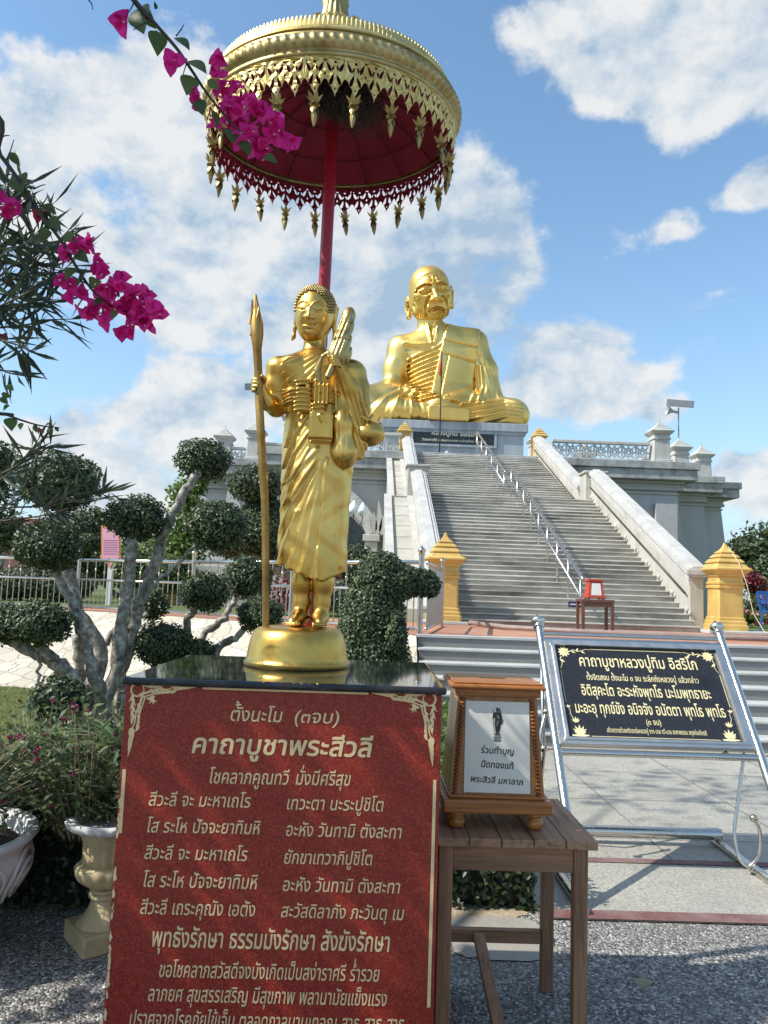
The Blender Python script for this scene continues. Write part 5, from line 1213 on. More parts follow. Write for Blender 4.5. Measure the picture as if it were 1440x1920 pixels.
# denser bend: subdivide long triangles once through a bmesh
bm_ = bmesh.new(); vs_ = [bm_.verts.new((q.x, q.y, 0)) for q in flat]
for t in tris:
    try: bm_.faces.new([vs_[i] for i in t])
    except ValueError: pass
long_ = [e for e in bm_.edges if abs(e.verts[0].co.x-e.verts[1].co.x) > .16]
if long_: bmesh.ops.subdivide_edges(bm_, edges=long_, cuts=2)
bmesh.ops.triangulate(bm_, faces=bm_.faces[:]); bm_.verts.index_update()
fv = [v.co.copy() for v in bm_.verts]; ff = [tuple(v.index for v in f.verts) for f in bm_.faces]; be = [tuple(v.index for v in e.verts) for e in bm_.edges if len(e.link_faces) == 1]; bm_.free()
nf = len(fv)
F1 = [tuple(f) for f in ff]+[tuple(i+nf for i in f[::-1]) for f in ff]+[(a, b, b+nf, a+nf) for a, b in be]
for k in range(NREP):
    V = []
    for s_ in (0, 1):
        for q in fv:
            a = 2*math.pi*(k+q.x)/NREP; emb = .0035*math.sin(q.x*25)*math.sin(q.y*16)
            r_ = .5135-.016*(-q.y)**1.5-s_*.0045+emb; V.append((r_*math.cos(a), r_*math.sin(a), -.014+q.y*HL))
    lace.mi = 0; lace.add(V, F1[:len(ff)]); lace.mi = 1; b9 = len(lace.v)-len(V); lace.f += [tuple(i+b9 for i in f) for f in F1[len(ff):]]; lace.m += [1]*(len(F1)-len(ff))
tilted(lace).build('lace_valance', [GOLD_LACE, RED_LINING], um, fix=False)
# lotus pendants hanging from every second point
pm = MB()
pm.tube([(0, 0, 0), (0, 0, -.03)], .0018, 5)
def petal(ang, z0, l, w, up, curl):
    n = 6; V = []
    ca, sa = math.cos(ang), math.sin(ang)
    for i in range(n+1):
        t = i/n; r_ = .004+l*math.sin(up)*t+curl*t*t; zz = z0+l*math.cos(up)*t; ww = w*math.sin(math.pi*min(.98, .18+.80*t))*.5
        for s_ in (-1, 1): V.append((r_*ca-s_*ww*sa, r_*sa+s_*ww*ca, zz))
        V.append(((r_+ww*.35)*ca, (r_+ww*.35)*sa, zz))
    F = []
    for i in range(n): b = i*3; F += [(b, b+2, b+5, b+3), (b+2, b+1, b+4, b+5)]
    pm.add(V, F)
for k in range(6): petal(2*math.pi*k/6, -.048, .034, .017, R_(38), .004)
for k in range(6): petal(2*math.pi*k/6+.5, -.044, -.022, .018, R_(-62), -.004)
for k in range(4): petal(2*math.pi*k/4+.2, -.056, -.068, .019, R_(-9), -.013)
for k in range(4): petal(2*math.pi*k/4+.98, -.056, -.034, .020, R_(-30), -.006)
pm.lathe([(.001, -.122), (.0035, -.10), (.004, -.07), (.007, -.055), (.005, -.044), (.003, -.03)], (0, 0, 0), 8)
proto = None
for k in range(NREP):
    a = 2*math.pi*(k+.25)/NREP
    p = Vector((UX, UY, UZ))+tilt.to_3x3() @ Vector((.494*math.cos(a), .494*math.sin(a), -.014-HL+.026))
    if proto is None:
        proto = pm.build('pendant', GOLD_DULL, um, 60); o = proto
    else:
        o = proto.copy(); COL.objects.link(o); o.parent = um
    o.location = p-Vector(um.location); o.rotation_euler = (random.uniform(-.10, .10), random.uniform(-.10, .10), random.uniform(0, 6)); s_ = random.uniform(1.04, 1.15); o.scale = (s_*.98, s_*.98, s_*1.06)
# finial tier above the dome
tilted(MB().lathe([(.135, .245), (.14, .275), (.125, .285), (.115, .30), (.128, .312), (.122, .325), (.085, .335), (.075, .35), (.088, .39), (.07, .41), (.08, .45), (.06, .47), (.05, .52), (.055, .54), (.05, .56), (.06, .58), (.042, .60), (.03, .70), (.005, .85)], (0, 0, 0), 96, rfun=lambda a, z: 1+.05*math.sin(a*16))).build('finial', GOLD_DULL, um, 40)
fr_ = MB()
for a in (R_(20), R_(165), R_(250), R_(300)):
    pts_ = [(.11+.02*t+.05*t*t, .27+.085*t) for t in [q/6 for q in range(7)]]
    for q, (r_, z_) in enumerate(pts_):
        for s_ in (-1, 1):
            fr_.add([(r_*math.cos(a), r_*math.sin(a), z_), ((r_+.006)*math.cos(a+s_*.10), (r_+.006)*math.sin(a+s_*.10), z_+.022), ((r_+.012)*math.cos(a), (r_+.012)*math.sin(a), z_+.018)], [(0, 1, 2)])
tilted(fr_).build('frond', GOLD_DULL, um)
# bird nest around the hub
nm = MB(); rs = np.random.default_rng(12)
def strand(c, r, n, rad):
    for k in range(n):
        d = unit(rs.normal(size=3)); p = np.array(c)+d*np.array(r)*rs.uniform(.55, 1.05); t = unit(np.cross(d, rs.normal(size=3)))*rs.uniform(.03, .085)
        sag = np.array([0, 0, -rs.uniform(0, .02)]); nm.tube([tuple(p-t*.6), tuple(p-t*.1+d*.01), tuple(p+t*.35+sag*.5+d*.006), tuple(p+t*.8+sag*2)], [rad, rad, rad*.8, rad*.4], 3, cap=False)
c1, c2 = (UX+.09, UY-.10, UZ+.055), (UX+.02, UY-.03, UZ+.12)
nest = thing('bird_nest', 'dark straggly straw nest packed under the parasol round the pole top', 'nest', (UX+.05, UY-.05, UZ+.06))
strand((UX+.10, UY-.10, UZ+.06), (.12, .10, .07), 420, .0011); strand((UX+.02, UY-.05, UZ+.10), (.13, .10, .08), 300, .0011); strand((UX+.14, UY-.06, UZ+.02), (.10, .08, .06), 110, .0009)
nm.build('straw', STRAW, nest)
k = MB(); k.ball((UX+.09, UY-.10, UZ+.07), .085, 14, 10, (1.05, .9, .72)); k.ball((UX+.02, UY-.04, UZ+.12), .10, 14, 10, (1, .9, .7)); k.build('matted_core', NEST, nest, True)
hub = MB()
for k in range(5):
    a = R_(150+28*k); hub.prism(blade(0, 0, a, .12, .05, .4), lambda x, z: (UX-.02+x*.9, UY-.07, UZ+.075+z*.55-.012*0), lambda x, z: (UX-.02+x*.9, UY-.06, UZ+.082+z*.55))
hub.build('hub_leaf', plain('grey green hub metal', (.13, .13, .10), .5, .3), um)

# ------------------------------------------------------------------ weathered wooden table
TX0, TX1, TYF, TYB, TTZ = .275, .845, 2.80, 3.38, .752
tb = thing('wooden_table', 'tall weathered wooden side table beside the red pedestal', 'table', ((TX0+TX1)/2, (TYF+TYB)/2, 0))
m_ = MB(); nb_ = 5; w_ = (TX1-TX0)/nb_
for k in range(nb_): m_.box(TX0+k*w_+.0015, TX0+(k+1)*w_-.0015, TYF+(.003*(k % 2)), TYB, TTZ-.030, TTZ-.0006*(k % 3), .003)
m_.build('tabletop', TABLE_Y, tb)
lx = (TX0+.035, TX1-.055); ly = (TYF+.045, TYB-.05)
for x in lx:
    for y in ly: MB().box(x-.025, x+.025, y-.024, y+.024, 0, TTZ-.031, .004).build('leg', TABLE_Z, tb)
MB().box(lx[0]+.0255, lx[1]-.0255, ly[0]-.016, ly[0]+.008, TTZ-.118, TTZ-.0315, .003).build('apron', TABLE_X, tb); MB().box(lx[0]+.0255, lx[1]-.0255, ly[1]-.008, ly[1]+.016, TTZ-.118, TTZ-.0315, .003).build('apron', TABLE_X, tb)
for x in lx: MB().box(x-.012, x+.012, ly[0]+.0245, ly[1]-.0245, TTZ-.118, TTZ-.0315, .003).build('apron', TABLE_Y, tb)
MB().box(lx[0]+.0255, lx[1]-.0255, ly[1]-.018, ly[1]+.018, .185, .235, .003).build('stretcher', TABLE_X, tb)
xm = (lx[0]+lx[1])/2-.01
MB().bar((xm-.01, ly[0]+.012, .035), (xm-.035, ly[1]-.020, .216), .045, .028, c=.003).build('stretcher', TABLE_Y, tb)
MB().box(lx[0]+.0255, lx[1]-.0255, ly[0]-.018, ly[0]+.018, .012, .050, .003).build('stretcher', TABLE_X, tb)

# ------------------------------------------------------------------ donation box
BX, BY, BZ = .500, 3.06, TTZ
bx = thing('donation_box', 'varnished wooden donation box with white Thai notice plate on the weathered table', 'donation box', (BX, BY, BZ))
zb, ztp = BZ+.112, BZ+.475
hw0, hw1, hd0, hd1 = .176, .148, .155, .125
V = [(BX-hw0, BY-hd0, zb), (BX+hw0, BY-hd0, zb), (BX+hw0, BY+hd0, zb), (BX-hw0, BY+hd0, zb), (BX-hw1, BY-hd1, ztp), (BX+hw1, BY-hd1, ztp), (BX+hw1, BY+hd1, ztp), (BX-hw1, BY+hd1, ztp)]
MB().add(V, [(0,3,2,1),(4,5,6,7),(0,1,5,4),(1,2,6,5),(2,3,7,6),(3,0,4,7)]).build('body', VARN_Z, bx)
m_ = MB(); m_.box(BX-.200, BX+.200, BY-.185, BY+.185, zb-.050, zb-.001, .008); m_.box(BX-.178, BX+.178, BY-.165, BY+.165, zb-.0008, zb+.012, .004); m_.build('base_board', VARN_X, bx)
m_ = MB(); m_.box(BX-.160, BX+.160, BY-.142, BY+.142, ztp+.0005, ztp+.028, .004); m_.box(BX-.178, BX+.178, BY-.162, BY+.162, ztp+.0285, ztp+.046, .007); m_.box(BX-.168, BX+.168, BY-.152, BY+.152, ztp+.0465, ztp+.054, .004); m_.build('lid', VARN_X, bx)
MB().box(BX-.05, BX+.05, BY-.006, BY+.006, ztp+.0525, ztp+.0555).build('coin_slot', INK, bx)
for sx in (-1, 1):
    for sy in (-1, 1):
        MB().lathe([(.012, 0), (.028, .006), (.034, .022), (.028, .036), (.022, .040), (.024, .044), (.030, .048), (.031, .053), (.024, .058), (.030, .0615)], (BX+sx*.145, BY+sy*.13, BZ+.0006), 20).build('foot', VARN_BALL, bx, True)
def face(u, v, w):                                               # u from the middle, v from the bottom edge of the sloping front
    t = v/(ztp-zb); return (BX+u, BY-hd0+(hd0-hd1)*t-w, zb+v)
for sx in (-1, 1):
    m_ = MB(); hgt = ztp-zb; n = 26
    for k in range(n):
        v = .014+(hgt-.026)*k/(n-1); e = hw0-.020-(hw0-hw1)*v/hgt; c = face(sx*e, v, .004); m_.ball(c, .0098, 10, 6, (1.15, 1, .62))
    m_.build('bead_trim', plain('dark varnished beading', (.24, .075, .018), .3, 0, .25, 20, 0), bx, True)
m_ = MB(); pw0, pw1 = .122, .122
V = [face(-.1225, .020, .0045), face(.1225, .020, .0045), face(.119, .345, .0045), face(-.119, .345, .0045), face(-.1225, .020, -.002), face(.1225, .020, -.002), face(.119, .345, -.002), face(-.119, .345, -.002)]
pt = m_.add(V, [(0,1,2,3),(7,6,5,4),(0,4,5,1),(1,5,6,2),(2,6,7,3),(3,7,4,0)]).build('notice_plate', WHITE_PLATE, bx)
lettering([('ร่วมทำบุญ', -.062, .062, .160, .156, .0180, .016, .14), ('ปิดทองแท้', -.062, .060, .110, .105, .0175, .016, .14), ('พระสิวลี มหาลาภ', -.100, .096, .058, .050, .0165, .016, .16)], face, 'lettering', INK, pt, .0053)
# little printed figure of a monk with staff
fig = [ell(.0, .302, .0065, .0085), rect(-.004, .004, .285, .296), [(-.014, .288), (.013, .288), (.018, .272), (.014, .255), (.013, .225), (.010, .205), (-.008, .203), (-.011, .235), (-.010, .26), (-.017, .268)], rect(-.0075, -.001, .188, .205), rect(.001, .0075, .188, .205), stroke([(-.017, .30), (-.0165, .24), (-.013, .188)], .0022, .0022), stroke([(.008, .305), (.012, .285), (.008, .27)], .006, .003), stroke([(.013, .27), (.019, .25), (.013, .235)], .006, .008), stroke([(-.015, .285), (-.019, .265), (-.016, .255)], .005, .003)]
up_ = lambda P: [[(x*.92, .2005+(y-.156)*.80) for x, y in p] for p in P]
flat_polys(up_(fig), face, 'printed_figure', INK, pt, .0053)
flat_polys(up_([[(-.016, .180), (.016, .180), (.014, .170), (-.014, .170)], ell(0, .187, .014, .006), ell(0, .163, .0165, .0075)]), face, 'printed_base', INK2, pt, .0051)
flat_polys(up_([ell(.002, .268, .004, .010, .4), ell(.0, .24, .003, .014, -.2), ell(.001, .303, .003, .004)]), face, 'printed_shading', INK2, pt, .0068)

# ------------------------------------------------------------------ steel easel with the black granite prayer board
eb = thing('sign_easel', 'black granite Thai prayer board on a polished steel easel with curled feet', 'sign', (1.8, 4.7, 0))
EXL, EXR = 1.155, 2.372
def leg_pt(x, z): return Vector((x, 4.13+(z-.02)*.765, z))         # the front frame leans back
for x in (EXL, EXR):
    MB().tube([leg_pt(x, .03), leg_pt(x, 1.40)], .0255, 20).build('frame_leg', STEEL, eb, 60)
    p = leg_pt(x, 1.40); u = Vector((0, .608, .794))
    f = MB(); f.lathe([(.026, 0), (.036, .006), (.036, .014), (.024, .022), (.03, .030), (.044, .044), (.047, .058), (.040, .072), (.022, .084), (.012, .092), (.005, .110), (.001, .112)], (0, 0, 0), 20)
    rot = Vector((0, 0, 1)).rotation_difference(u).to_matrix(); f.v = [tuple(p+rot @ Vector(v)) for v in f.v]; f.build('finial', STEEL, eb, True)
for z in (1.325, .700): MB().tube([leg_pt(EXL+.02, z), leg_pt(EXR-.02, z)], .021, 16).build('cross_rail', STEEL, eb, 60)
MB().tube([leg_pt(EXL+.02, 1.365), leg_pt(EXR-.02, 1.365)], .012, 12).build('cross_rail', STEEL, eb, 60)
for x in (EXL, EXR):
    MB().tube([(x, 4.06, .032), (x, 5.32, .032)], .026, 18).build('ground_rail', STEEL, eb, 60)
    MB().tube([leg_pt(x, 1.30)+Vector((0, .02, 0)), Vector((x, 4.99, .62)), Vector((x, 5.12, .30))] if x < 2 else [leg_pt(x, 1.0), leg_pt(x, .95)], .011, 10).build('back_stay', STEEL, eb, True)
MB().tube([(EXL+.38, 5.24, .085), (EXR+.02, 5.24, .085)], .036, 18).build('back_rail', STEEL, eb, 60)
MB().tube([(EXL, 5.24, .085), (EXL+.38, 5.24, .085)], .034, 18).build('back_rail', STEEL, eb, 60)
def hook(pts, name='curled_hook'):
    q = MB().tube(pts, .0105, 10); h_ = q.build(name, STEEL, eb, True); MB().ball(pts[-1], .023, 16, 10).build('ball_tip', BRASS_BALL, h_, True)
def curve3(P, n=22):                                               # smooth open curve through points
    P = [Vector(p) for p in P]; P = [P[0]*2-P[1]]+P+[P[-1]*2-P[-2]]; o = []
    for i in range(1, len(P)-2):
        for k in range(n//(len(P)-3)+1):
            t = k/(n//(len(P)-3)+1); a, b, c, d = P[i-1], P[i], P[i+1], P[i+2]
            o.append(.5*((2*b)+(-a+c)*t+(2*a-5*b+4*c-d)*t*t+(-a+3*b-3*c+d)*t**3))
    return o+[P[-2]]
def ph(x, y, Y): return Vector(at(x, y, Y))
hook(curve3([ph(1397, 1400, 4.86), ph(1384, 1500, 4.80), ph(1377, 1565, 4.76), ph(1386, 1608, 4.72), ph(1405, 1624, 4.70), ph(1423, 1600, 4.68), ph(1425, 1560, 4.66), ph(1413, 1534, 4.65)], 40))
hook(curve3([ph(1024, 1335, 4.88), ph(1017, 1360, 4.84), ph(1014, 1385, 4.82), ph(1020, 1404, 4.80)], 24))
hook(curve3([ph(1030, 1328, 4.90), ph(1024, 1335, 4.88)], 6), 'hook_bend')
hook(curve3([leg_pt(EXR-.1, .72)+Vector((.02, .08, 0)), ph(1361, 1400, 4.95), ph(1361, 1412, 4.92)], 12))
# board and frame in the leaning plane: u across, v up the slope
o0 = leg_pt(EXL, .735); sl = (leg_pt(EXL, 1.315)-o0); VL = sl.length; vv_ = sl.normalized(); nn_ = Vector((0, -vv_.z, vv_.y)); BW = EXR-EXL
def brd(u, v, w): return tuple(o0+Vector((u, 0, 0))+vv_*v+nn_*(w+.012))
def slabp(u0, u1, v0, v1, w0, w1):
    return MB().add([brd(u0, v0, w0), brd(u1, v0, w0), brd(u1, v1, w0), brd(u0, v1, w0), brd(u0, v0, w1), brd(u1, v0, w1), brd(u1, v1, w1), brd(u0, v1, w1)], [(0,3,2,1),(4,5,6,7),(0,1,5,4),(1,2,6,5),(2,3,7,6),(3,0,4,7)])
ub0, ub1, vb0, vb1 = .078, BW-.078, .040, VL-.040
pn = slabp(ub0, ub1, vb0, vb1, -.02, .0).build('granite_board', BLACK_PANEL, eb)
fr = MB()
for (a, b, c, d) in ((.022, BW-.022, .0, .0395), (.022, BW-.022, VL-.0395, VL), (.022, .0775, .0396, VL-.0396), (BW-.0775, BW-.022, .0396, VL-.0396)):
    q = slabp(a, b, c, d, -.022, .012); fr.add(q.v, q.f)
for (a, b, c, d) in ((.050, BW-.050, .024, .0394), (.050, BW-.050, VL-.0394, VL-.024), (.058, .0774, .0396, VL-.0396), (BW-.0774, BW-.058, .0396, VL-.0396)):
    q = slabp(a, b, c, d, .0122, .020); fr.add(q.v, q.f)
fr.build('board_frame', plain('brushed aluminium frame', (.66, .64, .60), .42, 1.0, .05, 6, 0), eb)
W_, H_ = ub1-ub0, vb1-vb0
def bl(txt, a, b, yc, hb, bold=.010): return (txt, ub0+a*W_, ub0+b*W_, vb0+yc*H_, vb0+yc*H_, hb*H_, bold, 0)
lettering([bl('คาถาบูชาหลวงปู่ทิม อิสริโก', .135, .865, .775, .098, .012), bl('ตั้งจิตสงบ ตั้งนะโม ๓ จบ ระลึกถึงหลวงปู่ แล้วกล่าว', .165, .845, .622, .050), bl('อิติสุคะโต อะระหังพุทโธ นะโมพุทธายะ', .118, .892, .452, .090, .012), bl('มะอะอุ ทุกข์ขัง อนิจจัง อนัตตา พุทโธ พุทโธ', .062, .945, .262, .090, .012),
           bl('(๓ จบ)', .462, .550, .158, .045), bl('สร้างถวายด้วยศรัทธาต่อหลวงปู่ จาก นาย ทวี-นาง อาภาพรรณ สกุลก่อเกียรติ', .225, .80, .070, .036, .006)], brd, 'lettering', INLAY_BRIGHT, pn)
def lotus(cx, cy, s, sx=1):
    o = []
    for a, l in ((90, 1), (62, .95), (118, .95), (38, .85), (142, .85), (18, .62), (162, .62)):
        o.append(blade(cx, cy, R_(a), s*l, s*.34, 0)); 
    return o+[[(cx+p, cy-s*.18+q) for p, q in ell(0, 0, s*.9, s*.12)]]
orn = []
for sx, cx_ in ((1, ub0), (-1, ub1)):
    q = lotus(0, 0, .062); orn += [[(cx_+sx*(.075+p), vb0+.030+r) for p, r in w] for w in q]
    orn += [[(cx_+sx*(.060+p*.62), vb0+.105+r*.62) for p, r in w] for w in q[:5]]
    orn.append([(cx_+sx*p, vb0+r) for p, r in stroke([(.05, .12), (.034, .16), (.036, .19), (.026, .205)], .004, .002)]); orn += [[(cx_+sx*(.026+p), vb0+.205+r) for p, r in w] for w in [blade(0, 0, R_(a), .022, .010, 0) for a in (40, 90, 140)]]
    orn += [[(cx_+sx*(.058+p), vb1-.042+r) for p, r in w] for w in [blade(0, 0, R_(a), .042, .024, .2) for a in range(0, 360, 36)]]
    orn.append([(cx_+sx*p, vb1+r) for p, r in stroke([(.09, -.040), (.12, -.026), (.15, -.036), (.175, -.030), (.205, -.018), (.235, -.022)], .006, .002)])
    for k in range(3): orn.append([(cx_+sx*p, vb1+r) for p, r in blade(.11+.032*k, -.033, R_(-50+100*(k % 2)), .030, .012, .5)])
    orn.append([(cx_+sx*p, vb1+r) for p, r in stroke([(.036, -.075), (.026, -.10), (.036, -.125), (.028, -.15), (.018, -.17)], .006, .002)]); orn.append([(cx_+sx*p, vb1+r) for p, r in blade(.032, -.10, R_(-60), .032, .014, .6)])
    orn.append([(cx_+sx*p, r) for p, r in rect(.016, .0195, vb0+.24, vb1-.18)])
orn += [rect(ub0+.235, ub1-.235, vb1-.0195, vb1-.016), rect(ub0+.14, ub1-.14, vb0+.014, vb0+.0175)]
flat_polys(orn, brd, 'lotus_ornament', INLAY_BRIGHT, pn)

# ------------------------------------------------------------------ far small table with the red box
ft = thing('offering_table', 'small brown wooden table at the foot of the tall stairs', 'table', (3.68, 12.5, TZ)); x0, x1, y0, y1 = 3.42, 3.95, 12.3, 12.68
MB().box(x0, x1, y0, y1, TZ+.52, TZ+.56, .005).build('tabletop', REDWOOD, ft)
for x in (x0+.03, x1-.03):
    for y in (y0+.03, y1-.03): MB().box(x-.022, x+.022, y-.022, y+.022, TZ+.005, TZ+.519).build('leg', REDWOOD, ft)
MB().box(x0+.05, x1-.05, y0+.02, y0+.04, TZ+.44, TZ+.519).build('apron', REDWOOD, ft)
rb = thing('red_offering_box', 'small red lacquered box with pale front panel on the far table', 'box', (3.67, 12.49, TZ+.562)); cx, cy, cz = 3.67, 12.49, TZ+.561
q = MB(); w0, w1 = .135, .10
V = [(cx-w0, cy-w0, cz+.04), (cx+w0, cy-w0, cz+.04), (cx+w0, cy+w0, cz+.04), (cx-w0, cy+w0, cz+.04), (cx-w1, cy-w1, cz+.29), (cx+w1, cy-w1, cz+.29), (cx+w1, cy+w1, cz+.29), (cx-w1, cy+w1, cz+.29)]
RL = plain('red lacquer', (.42, .06, .03), .35, 0, .1, 8, 0)
q.add(V, [(0,3,2,1),(4,5,6,7),(0,1,5,4),(1,2,6,5),(2,3,7,6),(3,0,4,7)]).build('body', RL, rb); MB().box(cx-.125, cx+.125, cy-.125, cy+.125, cz+.291, cz+.325, .006).build('lid', RL, rb); MB().box(cx-.15, cx+.15, cy-.15, cy+.15, cz+.018, cz+.039, .004).build('base_board', RL, rb)
MB().add([(cx-.085, cy-w0+.002, cz+.065), (cx+.085, cy-w0+.002, cz+.065), (cx+.07, cy-w1-.012, cz+.26), (cx-.07, cy-w1-.012, cz+.26)], [(0, 1, 2, 3)]).build('notice_plate', WHITE_PAINT, rb)
for sx in (-1, 1):
    for sy in (-1, 1): MB().lathe([(.012, 0), (.02, .008), (.012, .0175)], (cx+sx*.11, cy+sy*.11, cz), 8).build('foot', RL, rb, True)
# ------------------------------------------------------------------ steel railing on the terrace edge
def railing(P, name_label, ends=(True, True)):
    """one bay of the railing between two posts"""
    a, b = Vector((P[0][0], P[0][1], TZ)), Vector((P[1][0], P[1][1], TZ)); d = b-a; L_ = d.length; u = d.normalized()
    t = thing('steel_railing', name_label, 'railing', tuple((a+b)/2), 'bays of the stainless steel railing')
    Hh = .98
    for z, r, nm in ((Hh, .030, 'top_rail'), (.60, .020, 'middle_rail'), (.07, .024, 'bottom_rail')): MB().tube([a+Vector((0, 0, z)), b+Vector((0, 0, z))], r, 8).build(nm, STEEL, t, True)
    for k, (p, on) in enumerate(((a, ends[0]), (b, ends[1]))):
        if not on: continue
        q = MB().tube([p+Vector((0, 0, -.02)), p+Vector((0, 0, Hh+.10))], .038, 12).build('post', STEEL_DULL, t, 60)
        MB().lathe([(.042, 0), (.05, .01), (.036, .03), (.05, .045), (.056, .065), (.048, .085), (.02, .10), (.006, .13)], tuple(p+Vector((0, 0, Hh+.10))), 12).build('finial', BRASS_BALL, q, True)
    n = int(L_/.115); m1, m2 = MB(), MB()
    for k in range(1, n):
        p = a+u*(L_*k/n)
        m1.tube([p+Vector((0, 0, .07)), p+Vector((0, 0, .60 if k % 2 else Hh))], .0095, 6, False)
        if k % 2 == 0: m2.ball(p+Vector((0, 0, .80-.05*((k//2) % 2))), .022, 8, 6, (1, 1, 1.4))
    m1.build('bars', STEEL_DULL, t, True); m2.build('bar_knobs', BRASS_BALL, t, True)
rp = [(-13.0, 15.75), (-9.0, 15.55), (-5.72, 15.35), (-3.15, 13.95), (-1.2, 12.2), (.72, 10.55)]
names = ['railing bay running out of the photo at the far left', 'railing bay behind the left topiary pads', 'railing bay in front of the pink banner', 'railing bay behind the niwaki pads left of the staff', 'railing bay behind the golden statue and topiary bear']
for k in range(5): railing((rp[k], rp[k+1]), 'stainless steel '+names[k], (k == 0, True))
railing(((.82, 10.75), (1.30, 13.6)), 'short steel railing bay returning to the left golden post', (False, True))

# ------------------------------------------------------------------ clipped pads, limbs and trees
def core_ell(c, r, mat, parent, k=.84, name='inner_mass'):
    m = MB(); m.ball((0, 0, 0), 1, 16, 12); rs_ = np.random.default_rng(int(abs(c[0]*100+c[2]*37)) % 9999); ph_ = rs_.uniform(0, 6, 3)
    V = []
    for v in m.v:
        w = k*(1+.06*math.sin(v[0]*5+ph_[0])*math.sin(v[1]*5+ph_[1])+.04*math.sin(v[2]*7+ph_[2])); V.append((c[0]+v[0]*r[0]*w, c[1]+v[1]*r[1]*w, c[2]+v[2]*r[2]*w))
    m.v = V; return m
def wob(pts, rad, amp=.03, sub=5, seed=1):
    rs_ = np.random.default_rng(seed); P = curve3([tuple(p) for p in pts], sub*(len(pts)-1)); n = len(P); R2 = np.interp(np.linspace(0, 1, n), np.linspace(0, 1, len(rad)), rad)
    return [p+Vector(rs_.normal(size=3))*amp*.35 for p in P], [r_*(1+.07*rs_.normal()) for r_ in R2]
def limb(mb, pts, rad, seed=1, amp=.03): p, r_ = wob(pts, rad, amp, 5, seed); mb.tube(p, r_, 9)
def A3(x, y, Y): return tuple(at(x, y, Y))
def pad_tree(name, label, base, pads, limbs, leaf, L_, W_, dens, group=None, cat='topiary tree', seed=1):
    """pads = (px x, px y, px width, px height, depth); limbs = (list of points, radii)"""
    t = thing(name, label, cat, base, group)
    tr = MB()
    for k, (pts, rad) in enumerate(limbs):
        pts = [tuple(p) for p in pts]
        if pts[0][2] < 0 and len(limbs) > 6: pts[0] = (pts[0][0]+.085*((k*5) % 8-3.5), pts[0][1]+.07*((k*3) % 5-2), pts[0][2])
        limb(tr, pts, rad, seed+k)
    tr.build('trunk', BARK, t, True)
    for (x, y, w, hgt, Y) in pads:
        c = A3(x, y, Y); s_ = Y/FPX; r_ = (w*s_*.465, w*s_*.44, hgt*s_*.465)
        area = 4*math.pi*((r_[0]*r_[1])**1.6/3+(r_[0]*r_[2])**1.6*2/3)**(1/1.6); n = int(area*dens)
        V, F = ellipsoid_leaves(c, r_, n, L_, W_, (.78, 1.05), .85, .06)
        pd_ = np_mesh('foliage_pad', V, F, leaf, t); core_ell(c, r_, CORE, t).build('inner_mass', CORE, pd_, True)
    return t
Yt = 8.2
b1 = A3(192, 1352, Yt)[:2]+(0,)
def LP(pts, Y=Yt, base=None, dy=0):
    o = [A3(x, y, Y+dy*k/(len(pts)-1)) for k, (x, y) in enumerate(pts)]
    if base is not None: o = o+[base]
    return o[::-1]
bb = (b1[0], b1[1], -.05)
pad_tree('topiary_tree', 'tall pale trunked topiary tree with round dark pads left of the red pedestal', b1,
  [(112, 903, 164, 113, 8.1), (92, 1024, 136, 97, 7.7), (256, 972, 118, 93, 8.3), (381, 862, 112, 86, 8.6), (406, 985, 121, 104, 8.3), (76, 1168, 121, 86, 7.6), (12, 1166, 83, 78, 7.7), (284, 1134, 66, 61, 9.0)],
  [(LP([(116, 925), (119, 985), (124, 1060), (150, 1150), (186, 1240)], Yt, bb), [.085, .078, .07, .06, .055, .045]),
   (LP([(96, 1050), (112, 1085), (140, 1145), (158, 1200), (178, 1270)], 7.9, bb), [.075, .065, .055, .05, .045, .035]),
   (LP([(252, 985), (246, 1040), (238, 1110), (226, 1200), (212, 1280)], Yt, bb), [.08, .075, .07, .065, .06, .05]),
   (LP([(372, 880), (348, 925), (312, 985), (290, 1060), (262, 1130), (240, 1210), (224, 1290)], 8.4, bb), [.085, .08, .075, .07, .065, .055, .05, .04]),
   ([A3(262, 1135, 8.35), A3(300, 1085, 8.3), A3(340, 1050, 8.3), A3(385, 1005, 8.3)], [0.0256, 0.023, 0.0205, 0.0164]),
   (LP([(0, 1192), (45, 1215), (95, 1238), (128, 1262), (146, 1310)], 7.8, bb), [.08, .085, .08, .07, .06, .05]),
   (LP([(70, 1190), (75, 1212), (100, 1235)], 7.7), [.05, .05, .04]),
   (LP([(142, 1190), (148, 1240), (158, 1300)], 8.5, bb), [.07, .06, .055, .05]),
   (LP([(275, 1152), (235, 1172), (205, 1195), (188, 1225)], 8.8, None), [.045, .04, .035, .025]),
   ([A3(74, 1295, 7.7), A3(72, 1240, 7.7), A3(71, 1190, 7.7)], [0.0179, 0.0164, 0.0143])],
  TOPIARY, .044, .028, 2600, 'topiary trees with rounded pads', seed=3)
b2 = A3(395, 1300, 9.2)[:2]+(-.05,)
